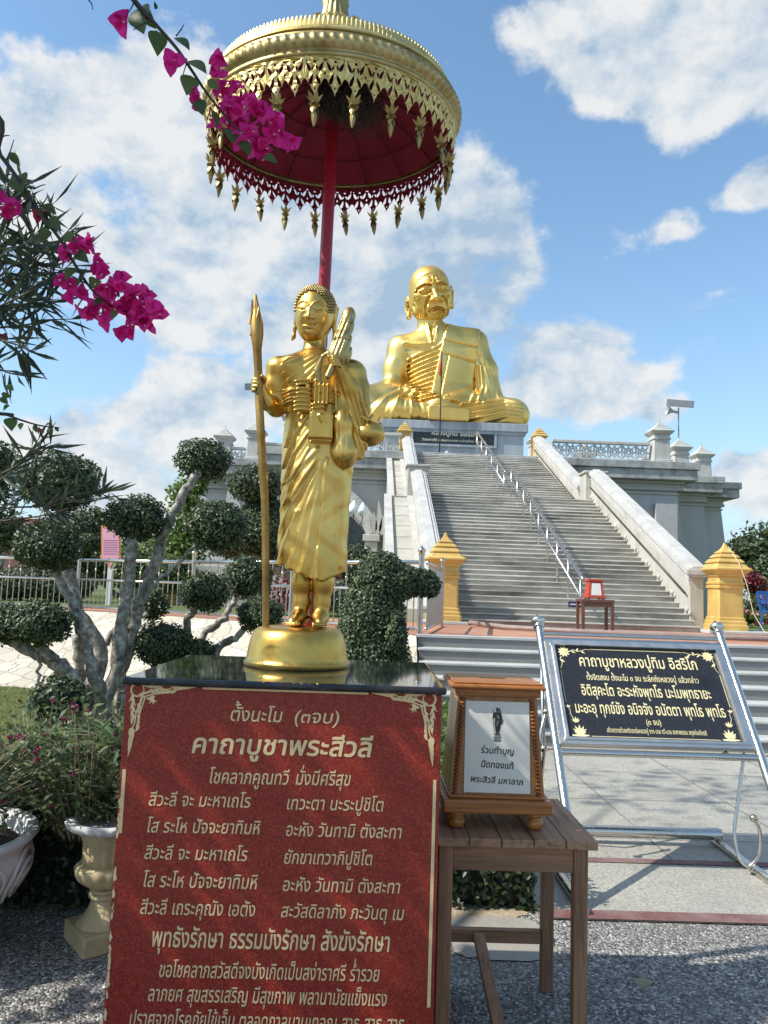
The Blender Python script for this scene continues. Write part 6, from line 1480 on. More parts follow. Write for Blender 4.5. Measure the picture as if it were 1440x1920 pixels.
pad_tree('topiary_tree', 'low topiary tree with slim limbs and small pads behind the black pedestal top', b2,
  [(384, 1110, 96, 78, 9.0), (466, 1082, 96, 86, 9.6), (488, 1152, 92, 66, 9.2), (306, 1207, 118, 86, 8.6), (374, 1219, 66, 44, 8.6)],
  [([b2, A3(352, 1180, 9.1), A3(362, 1150, 9.0), A3(378, 1122, 9.0)], [.05, .045, .035, .03]), ([b2, A3(378, 1205, 9.3), A3(415, 1165, 9.4), A3(440, 1125, 9.5), A3(456, 1095, 9.6)], [.055, .05, .042, .036, .03]),
   ([b2, A3(405, 1222, 9.2), A3(440, 1198, 9.2), A3(468, 1172, 9.2)], [.055, .05, .042, .03]), ([A3(290, 1330, 8.6), A3(288, 1260, 8.6), A3(298, 1225, 8.6)], [.04, .035, .03]), ([A3(330, 1260, 8.6), A3(352, 1235, 8.6)], [.03, .025])],
  TOPIARY, .044, .028, 2600, 'topiary trees with rounded pads', seed=31)
b3 = A3(106, 1400, 6.9)[:2]+(0,)
pad_tree('clipped_shrub', 'small round clipped shrub on the lawn at the foot of the topiary trunks', b3, [(108, 1314, 112, 96, 6.9)], [([(b3[0], b3[1], -.03), A3(108, 1350, 6.9), A3(108, 1320, 6.9)], [.03, .028, .025])], TOPIARY, .052, .032, 1500, None, 'shrub', 51)
# cloud pruned tree beyond the railing
b4 = (-2.35, 17.0, TZ)
pad_tree('cloud_tree', 'broad cloud pruned tree beyond the railing behind the golden staff', b4,
  [(482, 908, 118, 78, 17), (468, 1000, 120, 76, 16.5), (496, 965, 96, 86, 17.2), (440, 1022, 110, 52, 16.4), (540, 985, 60, 160, 17.6), (524, 1030, 80, 60, 16.6), (668, 1062, 76, 88, 17.0), (655, 1120, 90, 80, 16.8)],
  [([(b4[0], b4[1], TZ-.03), A3(505, 1000, 17), A3(492, 940, 17)], [.16, .12, .10]), ([A3(505, 1060, 17), A3(460, 1020, 16.6)], [.10, .08]), ([A3(505, 1060, 17), A3(600, 1100, 17), A3(660, 1090, 17)], [.12, .10, .08]), ([A3(505, 1060, 17), A3(540, 1020, 17.6), A3(542, 960, 17.6)], [.1, .1, .08])],
  TOPIARY2, .075, .05, 560, None, 'topiary tree', 61)
# ------------------------------------------------------------------ topiary bear
def blob_plant(name, label, cat, blobs, leaf, L_, W_, dens, base, group=None):
    t = thing(name, label, cat, base, group); parts = []; P_all = []
    for i, (c, r_) in enumerate(blobs):
        r_ = np.array(r_); area = 4*math.pi*((r_[0]*r_[1])**1.6/3+(r_[0]*r_[2])**1.6/3+(r_[1]*r_[2])**1.6/3)**(1/1.6); n = int(area*dens)
        d = unit(RNG.normal(size=(n, 3))); k = 1+.03*np.sin(d[:, 0]*7+i)*np.sin(d[:, 2]*8+1); P = np.array(c)+d*r_*(RNG.uniform(.90, 1.03, n)*k)[:, None]; keep = np.ones(n, bool)
        for j, (c2, r2) in enumerate(blobs):
            if j != i: keep &= (((P-np.array(c2))/np.array(r2))**2).sum(1) > .86
        P = P[keep & (P[:, 2] > base[2]+.01)]; d = d[keep & ((np.array(c)+0*d)[:, 2] > -99)][:len(P)] if False else unit((P-np.array(c))/r_)
        Nn = unit(d+RNG.normal(size=d.shape)*.45+np.array([0, 0, .25])); parts.append(leaf_geo(P, Nn, RNG.uniform(.75, 1.2, len(P))*L_, RNG.uniform(.8, 1.1, len(P))*W_))
    V, F = merge_geo(parts); np_mesh('foliage', V, F, leaf, t)
    m = MB()
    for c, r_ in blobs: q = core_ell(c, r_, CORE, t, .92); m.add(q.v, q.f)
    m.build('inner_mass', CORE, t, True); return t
YB = 8.3
def bl_(x, y, w, hh, Y=YB, dr=None): s_ = Y/FPX; return (A3(x, y, Y), (w*s_/2, (dr or w)*s_/2, hh*s_/2))
blob_plant('topiary_bear', 'bear shaped clipped topiary with long snout beside the entrance steps', 'topiary bear',
  [bl_(714, 1092, 104, 116), bl_(745, 1090, 90, 70), bl_(782, 1092, 86, 54, dr=50), bl_(805, 1100, 40, 40, dr=40), bl_(700, 1052, 34, 30, dr=26), bl_(698, 1165, 122, 170, dr=120), bl_(678, 1180, 84, 150, dr=110), bl_(668, 1235, 70, 160, dr=110), bl_(706, 1250, 124, 220, dr=130), bl_(664, 1210, 72, 130, dr=90), bl_(672, 1150, 50, 60), bl_(690, 1330, 120, 200, dr=130), bl_(742, 1190, 40, 90, YB-.3, 40)],
  TOPIARY2, .036, .026, 3300, tuple(atz(700, 1388, 0)))
# ------------------------------------------------------------------ hedges
def hedge(name, label, x0, x1, y0, y1, z0, z1, leaf, L_, W_, n, seed=0, cat='hedge'):
    t = thing(name, label, cat, ((x0+x1)/2, (y0+y1)/2, z0)); rs_ = np.random.default_rng(seed)
    dims = np.array([x1-x0, y1-y0, z1-z0]); P = rs_.uniform(0, 1, (n, 3)); f = rs_.integers(0, 5, n)
    wts = np.array([dims[1]*dims[2], dims[1]*dims[2], dims[0]*dims[2]*1.3, dims[0]*dims[2], dims[0]*dims[1]]); f = rs_.choice(5, n, p=wts/wts.sum())
    Nn = np.zeros((n, 3)); dep = rs_.uniform(-.02, .05, n)
    for k, (ax, v, sg) in enumerate(((0, 0, -1), (0, 1, 1), (1, 0, -1), (1, 1, 1), (2, 1, 1))):
        q = f == k; P[q, ax] = v; Nn[q, ax] = sg
    P = np.array([x0, y0, z0])+P*dims-Nn*dep[:, None]+.03*np.sin(P*9+1)*np.abs(Nn)
    V, F = leaf_geo(P, unit(Nn+rs_.normal(size=(n, 3))*.55+np.array([0, 0, .2])), rs_.uniform(.7, 1.2, n)*L_, rs_.uniform(.8, 1.1, n)*W_)
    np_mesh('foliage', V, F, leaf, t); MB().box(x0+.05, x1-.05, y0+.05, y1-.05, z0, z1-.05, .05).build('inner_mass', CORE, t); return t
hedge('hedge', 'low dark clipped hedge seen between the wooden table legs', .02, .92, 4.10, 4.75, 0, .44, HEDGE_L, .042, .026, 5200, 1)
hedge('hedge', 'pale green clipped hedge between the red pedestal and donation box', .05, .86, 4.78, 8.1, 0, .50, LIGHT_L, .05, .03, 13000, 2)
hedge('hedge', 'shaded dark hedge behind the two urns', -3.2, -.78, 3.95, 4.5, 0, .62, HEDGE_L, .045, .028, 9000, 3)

# ------------------------------------------------------------------ urns and the flowers in them
uw = thing('white_urn', 'big white plaster urn with raised petals at the left edge', 'urn', (-1.90, 3.55, 0)); c = (-1.90, 3.55, 0)
MB().lathe([(.20, 0), (.21, .03), (.17, .06), (.13, .08), (.14, .10), (.26, .14), (.36, .22), (.415, .32), (.425, .38), (.41, .42), (.44, .445), (.46, .47), (.45, .485), (.41, .48), (.40, .44), (.38, .40), (.02, .40)], c, 56, rfun=lambda a, z: 1+(.018*math.cos(a*9) if .1 < z < .43 else 0)).build('bowl', URN_WHITE, uw, True)
m_ = MB()
for k in range(9):
    a0 = 2*math.pi*k/9+.12
    for (sc_, zo) in ((1, 0), (.66, .012), (.34, .02)):
        pts_ = []
        for q in range(21):
            t = 2*math.pi*q/20; da = .30*sc_*math.cos(t); z_ = .29+.125*sc_*math.sin(t)*(1 if math.sin(t) > 0 else .9); r_ = np.interp(z_, [.14, .22, .32, .38, .42], [.268, .368, .424, .433, .42])+.004+zo*.3
            pts_.append((c[0]+r_*math.cos(a0+da), c[1]+r_*math.sin(a0+da), z_))
        m_.tube(pts_[:-1], .009, 6, closed=True)
m_.build('petal_relief', URN_WHITE, uw, True); MB().lathe([(.01, .0), (.385, .005), (.38, .012), (.01, .02)], (c[0], c[1], .405), 24).build('soil', plain('dark soil', (.05, .035, .022), .95), uw)
uf = thing('fluted_urn', 'cream fluted urn on a square foot tucked beside the red pedestal', 'urn', (-1.13, 3.66, 0)); c = (-1.13, 3.66, .085)
q = MB().box(-.135, .135, -.135, .135, 0, .085, .008); ro = Matrix.Rotation(R_(38), 3, 'Z'); q.v = [tuple(ro @ Vector(v)+Vector((c[0], c[1], 0))) for v in q.v]; q.build('square_foot', URN_CREAM, uf)
MB().lathe([(.125, .0), (.12, .012), (.095, .03), (.075, .06), (.062, .10), (.058, .115)], c, 72, rfun=lambda a, z: 1+(.045*abs(math.sin(a*10)) if .012 < z < .11 else 0)).build('flared_stem', URN_CREAM, uf, True)
MB().lathe([(.06, .1152), (.078, .118), (.078, .132), (.066, .138), (.074, .142), (.074, .152), (.06, .158)], c, 40).build('stem_ring', URN_CREAM, uf, 50)
MB().lathe([(.062, .1585), (.09, .17), (.12, .195), (.135, .225), (.135, .245), (.122, .262)], c, 90, rfun=lambda a, z: 1+.09*abs(math.sin(a*7))).build('gadroon_bowl', URN_CREAM, uf, True)
MB().lathe([(.112, .255), (.108, .30), (.112, .36), (.128, .40), (.14, .412)], c, 90, rfun=lambda a, z: 1+.07*abs(math.sin(a*8))).build('fluted_body', URN_CREAM, uf, True)
MB().lathe([(.14, .4125), (.17, .415), (.192, .43), (.195, .447), (.18, .455), (.15, .45), (.135, .42), (.02, .42)], c, 90, rfun=lambda a, z: 1+(.03*math.sin(a*24) if z < .45 else 0)).build('rim', URN_WHITE, uf, True)
def flower_clump(name, label, cat, c, rad, h0, n, nflow, seed, fl=AMARANTH, lean=(0, 0)):
    t = thing(name, label, cat, c); rs_ = np.random.default_rng(seed); st_ = MB(); parts = []; fparts = []
    for k in range(n):
        a = rs_.uniform(0, 2*math.pi); r0 = rad*.35*rs_.uniform(0, 1); r1 = rad*rs_.uniform(.3, 1.15); hh = h0*rs_.uniform(.45, 1.05)*(1.15-.35*r1/rad)
        p0 = np.array(c)+[r0*math.cos(a), r0*math.sin(a), 0]; p2 = np.array(c)+[r1*math.cos(a)+lean[0]*hh, r1*math.sin(a)*.8+lean[1]*hh, hh]; p1 = p0*.45+p2*.55+[0, 0, hh*.14]
        st_.tube([tuple(p0), tuple(p1), tuple(p2)], [.0028, .0022, .0012], 4, False)
        m = 13; tt = rs_.uniform(.2, 1, m)[:, None]; P = p0*(1-tt)**2+2*p1*tt*(1-tt)+p2*tt*tt+rs_.normal(size=(m, 3))*.012
        T = rs_.normal(size=(m, 3))+[0, 0, .15]; Nn = unit(rs_.normal(size=(m, 3))*.6+[0, 0, 1]); parts.append(leaf_geo(P, Nn, rs_.uniform(.032, .070, m), rs_.uniform(.014, .027, m), .15, T))
        if k < nflow:
            rr_ = rs_.uniform(.009, .0145); d = unit(rs_.normal(size=(46, 3))); fparts.append(leaf_geo(p2+d*rr_*.6, unit(d+rs_.normal(size=(46, 3))*.3), rr_*.9, rr_*.7, .2, d+rs_.normal(size=(46, 3))*.4))
    st_.build('stems', DRY, t); V, F = merge_geo(parts); np_mesh('leaves', V, F, FLOWER_L, t)
    if fparts: V, F = merge_geo(fparts); np_mesh('flower_heads', V, F, fl, t)
    return t
flower_clump('globe_amaranth', 'sprawling magenta globe flowers growing out of the white urn', 'flowering plant', (-1.93, 3.50, .42), .46, .52, 190, 26, 5, lean=(.30, 0))
flower_clump('globe_amaranth', 'leggy magenta globe flowers growing behind the cream fluted urn', 'flowering plant', (-1.28, 3.80, .42), .42, .60, 190, 26, 6)
flower_clump('dried_herb', 'withered brown stalks standing in the cream fluted urn', 'plant', (-1.13, 3.66, .52), .13, .16, 22, 0, 8)
def strap_plant(name, label, c, n, L0, W0, seed, leaf, upright=.9):
    t = thing(name, label, 'plant', c); rs_ = np.random.default_rng(seed); V = []; F = []
    for k in range(n):
        a = rs_.uniform(0, 2*math.pi); L_ = L0*rs_.uniform(.6, 1.1); el = R_(rs_.uniform(35, 80)*upright); w = W0*rs_.uniform(.7, 1.1); b = len(V); m = 7
        for i in range(m+1):
            s_ = i/m; dr = el-1.5*s_*s_; r_ = L_*s_*math.cos(el-.5*s_); z_ = L_*(s_*math.sin(el)-.55*s_*s_); ww = w*.5*(1-s_**2.2)*(.6+.4*min(1, s_*4))
            q = np.array(c)+[r_*math.cos(a), r_*math.sin(a), z_]; sd = np.array([-math.sin(a), math.cos(a), 0])*ww; V += [q-sd+[0, 0, ww*.35], q, q+sd+[0, 0, ww*.35]]
        for i in range(m): F += [(b+i*3, b+i*3+1, b+i*3+4, b+i*3+3), (b+i*3+1, b+i*3+2, b+i*3+5, b+i*3+4)]
    np_mesh('leaves', V, F, leaf, t); return t
strap_plant('spider_plant', 'arching pale striped strap leaves against the left side of the red pedestal', tuple(A3(225, 1415, 3.75)), 34, .40, .026, 3, STRIPE_L)
strap_plant('spider_plant', 'upright green strap leaves behind the globe flowers', tuple(A3(120, 1440, 4.1)), 26, .48, .030, 4, LIGHT_L, 1.05)
bush = flower_clump('herb_bush', 'mixed green herb bush on the lawn edge behind the urns', 'bush', (-1.75, 4.35, .30), .80, .62, 260, 6, 14)

# ------------------------------------------------------------------ bougainvillea with its two flowering sprays
bg_ = thing('bougainvillea', 'tall bougainvillea at the left with arching sprays of magenta bracts and added unseen shade foliage', 'bougainvillea', (-2.6, 1.3, 0))
tr = MB(); limb(tr, [(-2.6, 1.3, -.03), (-2.55, 1.32, 1.0), (-2.7, 1.4, 2.0), (-2.9, 1.6, 2.9)], [.09, .075, .06, .04], 71); limb(tr, [(-2.6, 1.35, 1.0), (-2.3, 1.2, 2.2), (-2.2, 1.1, 3.4), (-2.1, 1.1, 4.3)], [.06, .05, .04, .02], 72)
limb(tr, [(-2.7, 1.4, 2.0), (-3.2, 1.0, 2.6), (-3.6, .8, 3.2)], [.05, .04, .02], 73); limb(tr, [(-3.2, 1.0, 2.6), (-4.2, 2.6, 5.0), (-5.0, 4.2, 7.4)], [.045, .035, .015], 74); tr.build('trunk', BARK, bg_, True)  # last limb added to carry the separate tall shade tree's leaf masses
s1 = [(-2.1, 1.1, 4.2), (-1.6, 1.35, 4.1)]+[A3(205, -60, 1.62), A3(252, 0, 1.63), A3(300, 55, 1.64), A3(332, 92, 1.65), A3(358, 130, 1.66), A3(388, 175, 1.68), A3(420, 215, 1.69), A3(455, 250, 1.70), A3(500, 282, 1.71)]
s2 = [(-2.4, 1.25, 1.9), (-1.9, 1.45, 2.62)]+[A3(-90, 180, 1.68), A3(0, 290, 1.70), A3(40, 345, 1.70), A3(75, 400, 1.71), A3(110, 445, 1.71), A3(140, 495, 1.72), A3(170, 540, 1.72), A3(205, 572, 1.72), A3(235, 585, 1.72)]
s3 = [(-2.45, 1.3, 1.5), (-1.9, 1.5, 2.0)]+[A3(-60, 770, 1.75), A3(0, 775, 1.75), A3(40, 788, 1.75), A3(75, 798, 1.75), A3(112, 802, 1.75)]
m_ = MB()
for s_, r_ in ((s1, [.010, .008, .006, .0048, .0042, .004, .0036, .0032, .0028, .0022, .0014]), (s2, [.012, .010, .007, .005, .0045, .0042, .004, .0036, .003, .0024, .0014]), (s3, [.010, .007, .004, .003, .0024, .0018, .001])):
    P = curve3(s_, 60); m_.tube(P, list(np.interp(np.linspace(0, 1, len(P)), np.linspace(0, 1, len(r_)), r_)), 7)
def twig(a, b, r_=.0014): m_.tube([A3(*a), A3((a[0]+b[0])/2+2, (a[1]+b[1])/2-2, (a[2]+b[2])/2), A3(*b)], [r_*1.3, r_, r_*.7], 5)
for a, b in (((252, 3, 1.63), (236, 32, 1.62)), ((282, 38, 1.63), (250, 56, 1.62)), ((330, 68, 1.64), (345, 46, 1.63)), ((10, 305, 1.7), (26, 262, 1.7)), ((28, 330, 1.7), (8, 328, 1.7)), ((62, 355, 1.7), (85, 346, 1.7)), ((75, 390, 1.71), (90, 366, 1.71)), ((0, 258, 1.7), (18, 254, 1.7)), ((166, 0, 1.64), (174, 18, 1.64)), ((120, 455, 1.71), (145, 436, 1.71)), ((350, 110, 1.66), (343, 140, 1.66)), ((205, 572, 1.72), (225, 545, 1.72)), ((235, 585, 1.72), (285, 600, 1.72)), ((500, 282, 1.71), (528, 278, 1.71))): twig(a, b)
m_.build('spray_stem', STEMD, bg_, True)
def heart_leaf(p, tip, w, seed):                                    # broad pointed leaf from stalk to tip, gently cupped
    rs_ = np.random.default_rng(seed); p = np.array(p); tip = np.array(tip); d = tip-p; L_ = np.linalg.norm(d); d /= L_
    nv = unit(np.array([rs_.normal()*.5, -1.0, .35+rs_.normal()*.5])); nv = unit(nv-d*(nv@d)); sd = np.cross(nv, d); V = []; F = []; m = 7
    for i in range(m+1):
        t = i/m; ww = w*L_*.5*math.sin(math.pi*min(1, t**.72))*(1.08-.1*t) if i < m else 0
        c_ = p+d*L_*t-nv*L_*.12*(t-.5)**2*2*rs_.uniform(.8, 1.2); V += [c_-sd*ww+nv*ww*.25, c_, c_+sd*ww+nv*ww*.25]
    for i in range(m): b = i*3; F += [(b, b+3, b+4), (b, b+4, b+1), (b+1, b+4, b+5), (b+1, b+5, b+2)]
    return np.array(V), np.array(F)
lv = [((262, 10), (268, 62), .75), ((270, 20), (292, 55), .6), ((292, 18), (290, 2), .7), ((294, 55), (296, 104), .62), ((330, 68), (356, 92), .55), ((352, 112), (388, 136), .7), ((358, 140), (350, 178), .75), ((372, 185), (380, 216), .8), ((400, 205), (408, 240), .55), ((432, 240), (436, 268), .7), ((452, 262), (470, 292), .6), ((388, 150), (412, 168), .6), ((494, 290), (520, 305), .5), ((268, 8), (285, 24), .5)]
lv = [(a, b, w, 1.665) for a, b, w in lv]
lv += [(a, b, w, 1.71) for a, b, w in [((22, 292), (10, 305), .7), ((18, 285), (38, 312), .55), ((34, 325), (40, 362), .8), ((40, 340), (62, 344), .7), ((52, 355), (48, 378), .8), ((62, 372), (50, 412), .8), ((80, 382), (106, 402), .6), ((92, 408), (114, 432), .65), ((96, 436), (64, 455), .8), ((118, 440), (145, 452), .65), ((142, 470), (166, 492), .5), ((122, 462), (112, 490), .8), ((140, 500), (122, 524), .55), ((150, 530), (162, 500), .5), ((165, 530), (190, 528), .6), ((190, 560), (176, 572), .6), ((215, 580), (210, 600), .6), ((240, 600), (262, 612), .5), ((150, 522), (144, 538), .5)]]
lv += [(a, b, w, 1.75) for a, b, w in [((5, 768), (18, 760), .8), ((18, 782), (22, 808), .75), ((0, 745), (16, 758), .7), ((40, 792), (38, 806), .7), ((66, 795), (68, 812), .7), ((74, 800), (72, 815), .7), ((90, 800), (94, 812), .7), ((104, 800), (110, 810), .6), ((90, 796), (98, 788), .6), ((2, 738), (22, 744), .7), ((10, 722), (26, 732), .7)]]
parts = [heart_leaf(A3(*a, Y), A3(b[0], b[1], Y+RNG.uniform(-.02, .02)), w, 100+i) for i, (a, b, w, Y) in enumerate(lv)]
V, F = merge_geo(parts); np_mesh('leaves', V, F, BOUG_L, bg_, True)
def bract(p, size, seed):                                          # three papery bracts round a little tube, each crinkled
    rs_ = np.random.default_rng(seed); ax = unit(np.array([rs_.normal()*.7, -.6+rs_.normal()*.6, rs_.normal()*.7-.25])); e1 = unit(np.cross(ax, rs_.normal(size=3))); e2 = np.cross(ax, e1); out = []
    for k in range(3):
        a = 2*math.pi*k/3+rs_.uniform(-.25, .25); d = e1*math.cos(a)+e2*math.sin(a); sd = np.cross(ax, d); m, w_ = 7, 6; V = []
        op = rs_.uniform(.55, 1.05); ln = size*rs_.uniform(.85, 1.1)
        for i in range(m+1):
            t = i/m; ww = ln*.50*math.sin(math.pi*min(1, (t*.90+.06)**.82))**.8 if i < m else 0
            c_ = np.array(p)+d*ln*t*math.sin(op+.5*t)+ax*ln*t*math.cos(op+.5*t)
            for j in range(-w_//2, w_//2+1): u_ = j/(w_/2); V.append(c_+sd*ww*u_-(d*math.cos(op)-ax*math.sin(op))*ww*.60*u_*u_+ax*ln*.11*math.sin(u_*4.2+t*6+k*2+seed)*(.3+abs(u_)))
        c1 = w_+1; F = []
        for i in range(m):
            for j in range(w_): q = i*c1+j; F += [(q, q+1, q+c1+1), (q, q+c1+1, q+c1)]
        out.append((np.array(V), np.array(F)))
    return merge_geo(out)
FLORET = plain('cream floret', (.70, .66, .45), .6, 0, .1, 20, 0)
fl = [(229, 40, .036, 1.62), (327, 118, .034, 1.64)]+[(x, y, .032, 1.70) for x, y in [(408, 108), (370, 180), (412, 142), (418, 170), (445, 160), (440, 195), (455, 212), (432, 222), (462, 190), (482, 215), (470, 240), (448, 235), (495, 205), (515, 225), (505, 250), (525, 258), (540, 265), (408, 238), (450, 268), (495, 285), (515, 240), (488, 262), (425, 205), (474, 262)]]
fl += [(x, y, .033, 1.72) for x, y in [(28, 380), (4, 392), (0, 378), (158, 452), (128, 535), (120, 530), (136, 556), (132, 470), (140, 468), (184, 490), (186, 512), (226, 524), (205, 535), (190, 540), (160, 582), (180, 578), (196, 566), (240, 560), (256, 548), (268, 552), (240, 585), (258, 578), (272, 565), (285, 575), (296, 585), (238, 622), (278, 616), (246, 600), (262, 595), (205, 590), (225, 572), (170, 588)]]
fl = fl[:2]+[(x+RNG.normal()*5*j, y+RNG.normal()*5*j, s_*RNG.uniform(.72, .95), Y) for x, y, s_, Y in fl[2:] for j in (0, 1)]
for q_, (lo, hi) in enumerate(((300, 900), (-99, 60), (60, 150), (150, 300))):
    sel = [f_ for f_ in fl if lo <= f_[0] < hi and (f_[3] < 1.715 if lo == 300 or f_[1] < 200 else True)]
    if not sel: continue
    V, F = merge_geo([bract(A3(x, y, Y+RNG.uniform(-.03, .03)), s_, 300+i+40*q_) for i, (x, y, s_, Y) in enumerate(sel)]); np_mesh('bracts', V, F, BRACT, bg_, True)
    ps = np.array([A3(x+RNG.uniform(-9, 9), y+RNG.uniform(-9, 9), Y-.03) for x, y, s_, Y in sel[::3]]); tn = RNG.normal(size=(len(ps)*5, 3))
    V, F = leaf_geo(np.repeat(ps, 5, 0), unit(tn), .0042, .0022); np_mesh('tiny_florets', V, F, FLORET, bg_)
# unseen crown shaped for its shade; two highest masses added as another tree's
pc = []
for (c, r_, n) in (((-3.2, 1.25, 2.8), (1.35, 1.3, .9), 1000), ((-2.9, 1.7, 3.3), (.95, .8, .7), 450), ((-2.6, .95, 4.5), (1.5, .95, .7), 1150), ((-1.4, .7, 4.9), (1.2, .9, .5), 900), ((-4.0, 1.5, 2.2), (1.0, 1.2, .8), 700), ((-.2, .2, 5.2), (1.5, .8, .5), 900), ((-3.6, 2.4, 3.4), (.9, .5, .5), 350), ((-4.5, 4.5, 7.9), (1.7, 1.3, .6), 260), ((-6.4, 4.6, 7.4), (1.2, 1.0, .7), 130)):
    pc.append(ellipsoid_leaves(c, r_, n, .13, .085, (.25, 1.0), 1.2, .1))
V, F = merge_geo(pc); np_mesh('crown', V, F, BOUG_L, bg_)

# ------------------------------------------------------------------ oleander
ol = thing('oleander', 'dark narrow leaved oleander bush reaching in from the left edge', 'oleander bush', (-2.5, 2.6, 0)); m_ = MB(); parts = []
limb(m_, [(-2.5, 2.6, -.02), (-2.3, 2.6, 1.2), (-2.0, 2.55, 2.1)], [.03, .022, .012], 81); limb(m_, [(-2.45, 2.6, .4), (-2.1, 2.5, 1.4), (-1.7, 2.5, 1.9)], [.02, .015, .009], 82)
def olsp(P, r0, every=.030, ln=(.085, .14), bare=.15, whorl=3):
    C_ = curve3([tuple(p) for p in P], 30); m_.tube(C_, list(np.linspace(r0, r0*.3, len(C_))), 6); n = len(C_)
    acc_ = 0
    for i in range(1, n):
        acc_ += (C_[i]-C_[i-1]).length
        if i/n < bare or acc_ < every: continue
        acc_ = 0; t = np.array((C_[i]-C_[i-1]).normalized()); p = np.array(C_[i]); a0 = RNG.uniform(0, 6)
        for k in range(whorl):
            r_ = unit(np.cross(t, RNG.normal(size=3))); T = unit(t*.75+r_*.9+np.array([0, 0, -.08])); Nn = unit(np.cross(T, np.cross(r_, T))+RNG.normal(size=3)*.4)
            parts.append(leaf_geo(p[None], Nn[None], RNG.uniform(*ln), RNG.uniform(.011, .017), .12, T[None], .06))
Yo = 2.35
for P in ([(-60, 560), (20, 500), (70, 440), (100, 380)], [(-60, 520), (0, 450), (30, 390), (48, 345)], [(-60, 600), (30, 560), (100, 520), (150, 480)], [(-60, 620), (40, 610), (100, 600), (150, 598)], [(-60, 560), (30, 520), (90, 470), (130, 430)], [(-60, 450), (0, 410), (20, 370), (10, 345)], [(-60, 620), (10, 640), (40, 650), (60, 662)], [(-60, 540), (20, 555), (70, 570), (110, 560)], [(-60, 500), (-10, 470), (40, 460), (75, 430)], [(-80, 640), (-20, 600), (30, 575), (60, 540)], [(-60, 680), (-10, 690), (20, 700), (45, 705)], [(-60, 480), (20, 480), (80, 500), (125, 510)]):
    olsp([at(x, y, Yo+RNG.uniform(-.15, .15)) for x, y in P], .004, .030, (.09, .15), .12, 3)
Yo2 = 2.75
for P, w in (([(-80, 985), (0, 955), (90, 948), (150, 938), (205, 922)], 3), ([(-80, 975), (-10, 960), (40, 930), (75, 905)], 3), ([(-60, 930), (0, 900), (45, 860), (80, 812)], 3), ([(-40, 905), (20, 880), (60, 850), (95, 835)], 3), ([(-60, 985), (20, 975), (90, 965), (130, 952)], 3), ([(90, 948), (130, 925), (165, 905)], 3)):
    olsp([at(x, y, Yo2+RNG.uniform(-.1, .1)) for x, y in P], .0042, .036, (.10, .155), .45 if w == 3 and P[0][0] < -70 else .2, w)
m_.build('stem', STEM, ol, True); V, F = merge_geo(parts); np_mesh('leaves', V, F, OLEANDER_L, ol)
pk = [bract(A3(70, 402, 2.3), .022, 900), bract(A3(76, 408, 2.3), .022, 901), bract(A3(80, 398, 2.32), .02, 902), bract(A3(10, 628, 2.3), .02, 903), bract(A3(80, 806, 2.7), .016, 904)]; V, F = merge_geo(pk); np_mesh('red_blossom', V, F, plain('red oleander blossom', (.42, .02, .06), .5), ol, True)

# ------------------------------------------------------------------ background trees, banner and odd things
def tree(name, label, base, crowns, leaf, L_, n, trunk=None, group=None, shell=(.35, 1.05)):
    t = thing(name, label, 'tree', base, group); tr_ = MB(); bz = Vector(base); parts = []
    for k, (c, r_, m) in enumerate(crowns):
        parts.append(ellipsoid_leaves(c, r_, m, L_, L_*.6, shell, 1.1, .16)); mid = (bz*.5+Vector(c)*.5); tr_.tube([bz+Vector((0, 0, -.05)), mid+Vector((0, 0, -.1)), Vector(c)], [trunk or .12, (trunk or .12)*.7, .03], 7)
    tr_.build('trunk', BARK, t, True); V, F = merge_geo(parts); np_mesh('crown', V, F, leaf, t); return t
def CR(x, y, w, hh, Y, n, dr=1.0): s_ = Y/FPX; return (A3(x, y, Y), (w*s_/2, w*s_/2*dr, hh*s_/2), n)
def gnd(x, Y): return (A3(x, 1100, Y)[0], Y, TZ)
tree('feathery_tree', 'bright green feathery tree behind the topiary pads and left of the platform', gnd(352, 24), [CR(348, 930, 70, 70, 24, 900), CR(360, 985, 100, 80, 24, 1300), CR(335, 1030, 130, 70, 24, 1300), CR(372, 905, 40, 40, 24, 350)], LIGHT_L, .16, 0)
tree('background_tree', 'dark leafy tree at the far left edge behind the oleander', gnd(-20, 22), [CR(-5, 880, 90, 130, 22, 1800), CR(-30, 960, 120, 120, 22, 1500), CR(20, 1000, 80, 70, 22, 800)], TREE_L, .15, 0)
tree('background_tree', 'olive green loose tree behind the lower left topiary pad', gnd(90, 34), [CR(60, 1010, 120, 70, 34, 1500), CR(130, 985, 110, 60, 34, 1300), CR(180, 975, 80, 50, 34, 900)], TREE_L, .22, 0)
tree('background_tree', 'dense dark green bushes behind the pink banner', gnd(230, 30), [CR(230, 1045, 190, 90, 30, 2600), CR(290, 1060, 120, 80, 30, 1500), CR(160, 1060, 150, 70, 30, 1800), CR(330, 1075, 110, 60, 29, 1200)], TREE_L, .2, 0)
blob_plant('round_topiary', 'rounded clipped bush left of the pink banner, the upper one', 'topiary bush', [(A3(152, 992, 26), (.62, .6, .45)), (A3(165, 1018, 25.5), (.5, .5, .32)), (A3(150, 1060, 26), (.4, .4, .75))], TOPIARY2, .10, .07, 330, gnd(152, 26))
blob_plant('round_topiary', 'low rounded clipped bush behind the railing near the left edge', 'topiary bush', [(A3(65, 1090, 21), (.9, .7, .45)), (A3(20, 1095, 21), (.7, .7, .4)), (A3(120, 1098, 21), (.8, .7, .42))], TOPIARY2, .09, .06, 360, gnd(65, 21))
blob_plant('round_topiary', 'yellow green clipped bush to the right of the pink banner', 'topiary bush', [(A3(250, 1065, 22), (.65, .6, .6)), (A3(310, 1075, 22), (.9, .7, .55)), (A3(300, 1040, 24), (.8, .7, .5))], LIGHT_L, .10, .07, 300, gnd(280, 22))
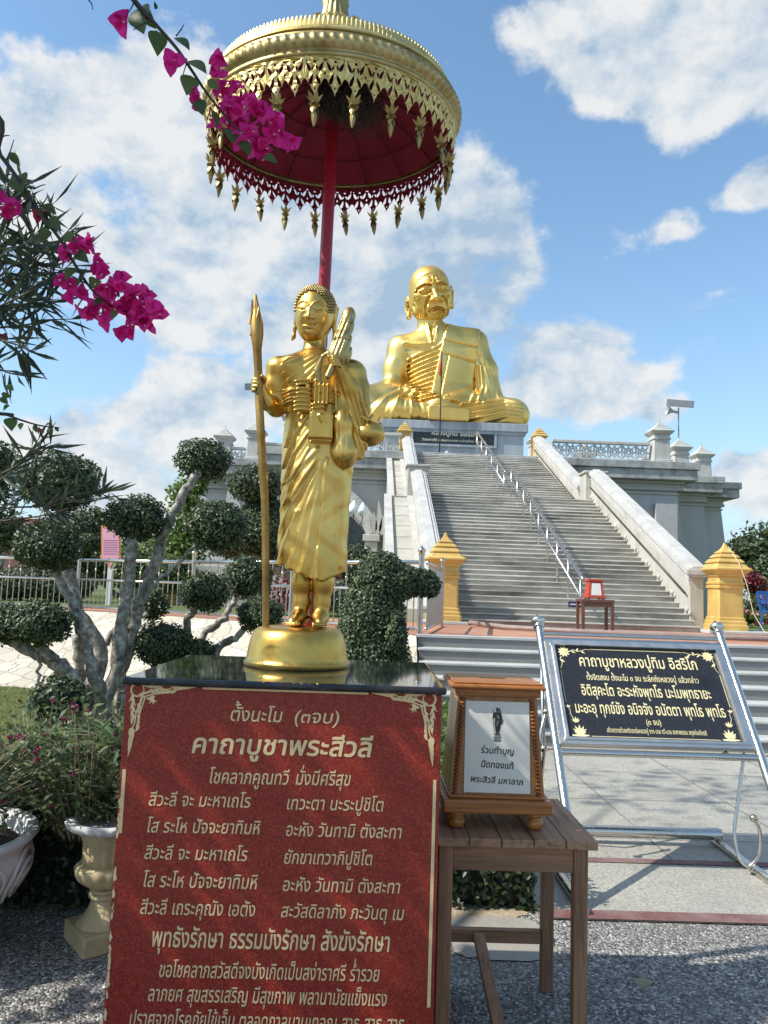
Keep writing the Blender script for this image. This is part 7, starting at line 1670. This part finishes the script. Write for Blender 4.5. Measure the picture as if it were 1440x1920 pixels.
hg = thing('shrub_border', 'dark red leaved border shrubs behind the railing near the statue hem', 'shrub', gnd(610, 20)); V, F = merge_geo([ellipsoid_leaves(A3(x, 1110, 20), (.75, .6, .75), 700, .13, .08, (.5, 1.05), 1, .1) for x in (520, 580, 640, 700)]); np_mesh('foliage', V, F, RED_L, hg)
# low pale service wall beyond the railing
MBW = MB().box(-5.4, -2.6, 22.0, 22.3, TZ, TZ+1.15, .02); t = MBW.build('low_wall', WHITE_STONE); tag(t, 'low pale masonry wall beyond the railing left of the golden staff', 'wall')
# pink banner
bn = thing('pink_banner', 'pink notice banner with purple lines and orange border on a white post', 'banner', gnd(205, 19)); Yb = 19.0
def B2(x, y): q = at(x, y, Yb); return (float(q[0]), float(q[2]))
poly = [(190, 985), (227, 988), (226, 1042), (229, 1046), (222, 1052), (214, 1056), (207, 1066), (200, 1056), (192, 1051), (187, 1044), (190, 1040)]
cx_, cy_ = 207, 1022
MB().prism([B2(x, y) for x, y in poly], lambda a, b: (a, Yb-.02, b), lambda a, b: (a, Yb+.02, b)).build('border_panel', ORANGE_B, bn)
pk_ = MB().prism([B2(cx_+(x-cx_)*.84, cy_+(y-cy_)*.93) for x, y in poly], lambda a, b: (a, Yb-.026, b), lambda a, b: (a, Yb-.0205, b)).build('pink_panel', PINK_B, bn)
ln_ = MB(); rs = random.Random(9)
for k in range(7):
    y = 1013+k*4.2; x = 195.0
    while x < 220:
        w = rs.uniform(2.0, 4.5); a = B2(x, y); b = B2(min(x+w, 221), y+1.3); ln_.box(a[0], b[0], Yb-.0285, Yb-.0265, b[1], a[1]); x += w+.8
ln_.build('text_lines', PURPLE_INK, pk_); a, b = B2(200, 1046), B2(208, 1056); MB().prism(ell((a[0]+b[0])/2, (a[1]+b[1])/2, .05, .07), lambda p, q: (p, Yb-.030, q), lambda p, q: (p, Yb-.0265, q)).build('small_emblem', plain('gold brown print', (.40, .22, .05)), pk_)
x_ = B2(206, 1060)[0]; MB().box(x_-.055, x_+.055, Yb+.022, Yb+.13, TZ, TZ+2.1, .005).build('white_post', WHITE_PAINT, bn)
# gilt lantern pedestal on the lawn beyond
gl = thing('gilt_pedestal', 'small yellow stepped pedestal standing on the lawn behind the railing', 'pedestal', gnd(320, 23)); x, y, z = A3(318, 1110, 23)
MB().sqlathe([(.42, 0), (.42, .12), (.36, .16), (.36, .36), (.28, .38), (.22, .55), (.24, .58), (.12, .72), (.02, .95)], (x, y, TZ)).build('stepped_body', GOLD_PAINT, gl)
# red roofed hall far left
rh = thing('red_roof_hall', 'low hall with a dull red roof at the far left behind the trees', 'building', gnd(-60, 48)); x0, z0 = A3(-260, 1060, 48)[0], TZ
x1 = A3(40, 1060, 48)[0]; MB().box(x0, x1, 48, 54, z0, z0+2.6).build('wall', plain('dusty pink wall', (.52, .22, .20), .8), rh); MB().prism([(47.2, z0+2.5), (51, z0+4.6), (54.8, z0+2.5)], lambda a, b: (x0-.5, a, b), lambda a, b: (x1+.5, a, b)).build('roof', ROOF_RED, rh)
# right hand edge: trees, flowers, chair
tree('rain_tree', 'wide airy umbrella tree beyond the right golden post', gnd(1440, 60), [CR(1420, 1030, 130, 40, 60, 1500), CR(1385, 1040, 80, 30, 60, 800), CR(1480, 1000, 160, 50, 60, 1500), CR(1375, 1065, 60, 30, 60, 500), CR(1400, 1012, 40, 14, 60, 120), CR(1440, 1060, 120, 26, 60, 700)], TREE_L, .42, 0, .3)
tree('background_tree', 'dark glossy tree behind the red leaved shrub at the right edge', gnd(1430, 26), [CR(1428, 1095, 60, 100, 26, 1700), CR(1450, 1070, 70, 60, 26, 900)], TOPIARY, .16, 0)
rs_t = thing('red_croton', 'wine red leaved shrub beside the right golden post', 'shrub', gnd(1405, 23)); V, F = merge_geo([ellipsoid_leaves(A3(1402, 1085, 23), (.42, .4, .28), 420, .14, .07, (.4, 1.05), 1, .1), ellipsoid_leaves(A3(1420, 1098, 23), (.3, .3, .2), 200, .14, .07, (.4, 1.05), 1, .1)]); np_mesh('foliage', V, F, RED_L, rs_t); MB().tube([gnd(1405, 23), A3(1404, 1095, 23)], .05, 6).build('stem', BARK, rs_t, True)
strap_plant('cycad', 'small green palm with arching fronds right of the golden post', gnd(1398, 19.5), 60, 1.15, .10, 9, LIGHT_L)
fb = thing('flower_bush', 'pale pink flowering bush behind the blue chair', 'bush', gnd(1425, 21)); V, F = merge_geo([ellipsoid_leaves(A3(1415, 1158, 21), (.35, .3, .22), 260, .10, .07, (.5, 1.05), 1, .1), ellipsoid_leaves(A3(1434, 1122, 21), (.22, .2, .14), 160, .10, .07, (.5, 1.05), 1, .1)]); np_mesh('blossom', V, F, PINK_L, fb); V, F = ellipsoid_leaves(A3(1425, 1145, 21.2), (.55, .4, .42), 700, .13, .07, (.4, 1.0), 1, .1); np_mesh('leaves', V, F, TREE_L, fb)
ch = thing('plastic_chair', 'blue plastic garden chair at the right edge on the grass', 'chair', gnd(1452, 17.2)); x, y, z = gnd(1456, 17.2)
m_ = MB(); m_.box(x-.24, x+.24, y-.22, y+.24, z+.40, z+.44, .015); m_.build('seat', BLUE_PL, ch)
m_ = MB(); m_.bar((x-.24, y+.22, z+.43), (x-.27, y+.32, z+.85), .06, .04); m_.bar((x+.24, y+.22, z+.43), (x+.27, y+.32, z+.85), .06, .04); m_.bar((x-.28, y+.32, z+.84), (x+.28, y+.32, z+.84), .04, .09)
for k in range(4): m_.bar((x-.14+.093*k, y+.23, z+.44), (x-.15+.10*k, y+.315, z+.81), .05, .02)
m_.build('backrest', BLUE_PL, ch)
for sx in (-1, 1):
    MB().bar((x+sx*.26, y-.2, z+.64), (x+sx*.27, y+.28, z+.66), .05, .03).build('armrest', BLUE_PL, ch)
    for sy in (-1, 1): MB().bar((x+sx*.27, y+sy*.22, z), (x+sx*.24, y+sy*.2, z+(.64 if sy < 0 else .43)), .045, .045).build('leg', BLUE_PL, ch)
# mown grass blades over the lawn
rs_ = np.random.default_rng(41); n = 42000; gx, gy = rs_.uniform(-6.2, .0, n), rs_.uniform(4.6, 11.9, n); lim = np.interp(gx, [-9, -5.2, -2.6, .62], [12.0, 11.8, 10.9, 8.55])-.03; k_ = gy < lim; gx, gy = gx[k_], gy[k_]; n = len(gx)
P = np.stack([gx, gy, np.full(n, .006)], 1); an = rs_.uniform(0, 6.28, n); w_ = rs_.uniform(.004, .009, n); hh = rs_.uniform(.018, .05, n); dx = np.stack([np.cos(an)*w_, np.sin(an)*w_, 0*w_], 1); tip = P+np.stack([rs_.normal(size=n)*.02, rs_.normal(size=n)*.02, hh], 1)
V = np.stack([P-dx, P+dx, tip], 1).reshape(-1, 3); F = np.arange(n*3).reshape(-1, 3)
gr = np_mesh('grass', V, F, leaf_mat('grass blade', (.08, .11, .02), (.17, .20, .045), (.32, .33, .11), .6, .3)); gr['kind'] = 'stuff'; gr['label'] = 'short yellowish green lawn grass'
# loose chippings and one dry leaf on the forecourt
rs_ = np.random.default_rng(77); n = 9000; P = np.stack([rs_.uniform(-2.3, 3.4, n), rs_.uniform(2.2, 4.0, n), np.full(n, .002)], 1); sz_ = rs_.uniform(.0025, .0075, n)[:, None]*rs_.uniform(.6, 1.3, (n, 3))
oc = np.array([[1, 0, 0], [-1, 0, 0], [0, 1, 0], [0, -1, 0], [0, 0, .8], [0, 0, -.8]]); jit = rs_.uniform(.6, 1.25, (n, 6, 1)); ang = rs_.uniform(0, 6.28, n); ca, sa = np.cos(ang), np.sin(ang)
Vo = oc[None]*sz_[:, None]*jit; Vo = np.stack([Vo[..., 0]*ca[:, None]-Vo[..., 1]*sa[:, None], Vo[..., 0]*sa[:, None]+Vo[..., 1]*ca[:, None], Vo[..., 2]], -1)+P[:, None]
fo = np.array([[0, 2, 4], [2, 1, 4], [1, 3, 4], [3, 0, 4], [2, 0, 5], [1, 2, 5], [3, 1, 5], [0, 3, 5]]); Fo = (np.arange(n)[:, None, None]*6+fo[None]).reshape(-1, 3)
CHIP = leaf_mat('stone chipping', (.08, .078, .072), (.22, .21, .19), (.60, .58, .53), .8, 0, .3)
lg = np_mesh('loose_gravel', Vo.reshape(-1, 3), Fo, CHIP); lg['kind'] = 'stuff'; lg['label'] = 'loose stone chippings on the dark asphalt'
x, y, z = atz(1207, 1842, .006); V, F = heart_leaf((x-.04, y, z), (x+.045, y+.01, z+.004), .7, 5); V = np.array([x, y, z])+(V-[x, y, z])@np.array([[1, 0, 0], [0, .2, .05], [0, 1, .25]]); tag(np_mesh('dry_leaf', V, F, DRY), 'single dry brown leaf lying on the gravel at lower right', 'leaf')
# far tree line closing the view
V, F = merge_geo([ellipsoid_leaves((x, 150+RNG.uniform(-15, 25), TZ+RNG.uniform(1.0, 2.6)), (RNG.uniform(4, 8), 4, RNG.uniform(2.5, 4.5)), 260, .95, .6, (.3, 1.05), 1.2, .2) for x in np.arange(-120, 150, 6.5)])
fw_ = np_mesh('far_treeline', V, F, TREE_L); fw_['kind'] = 'stuff'; fw_['label'] = 'distant line of green trees beyond the temple'

bpy.data.objects.remove(FILL_OB)
for o in [o for o in bpy.data.objects if o.type == 'CURVE' or o.type == 'FONT']: bpy.data.objects.remove(o)
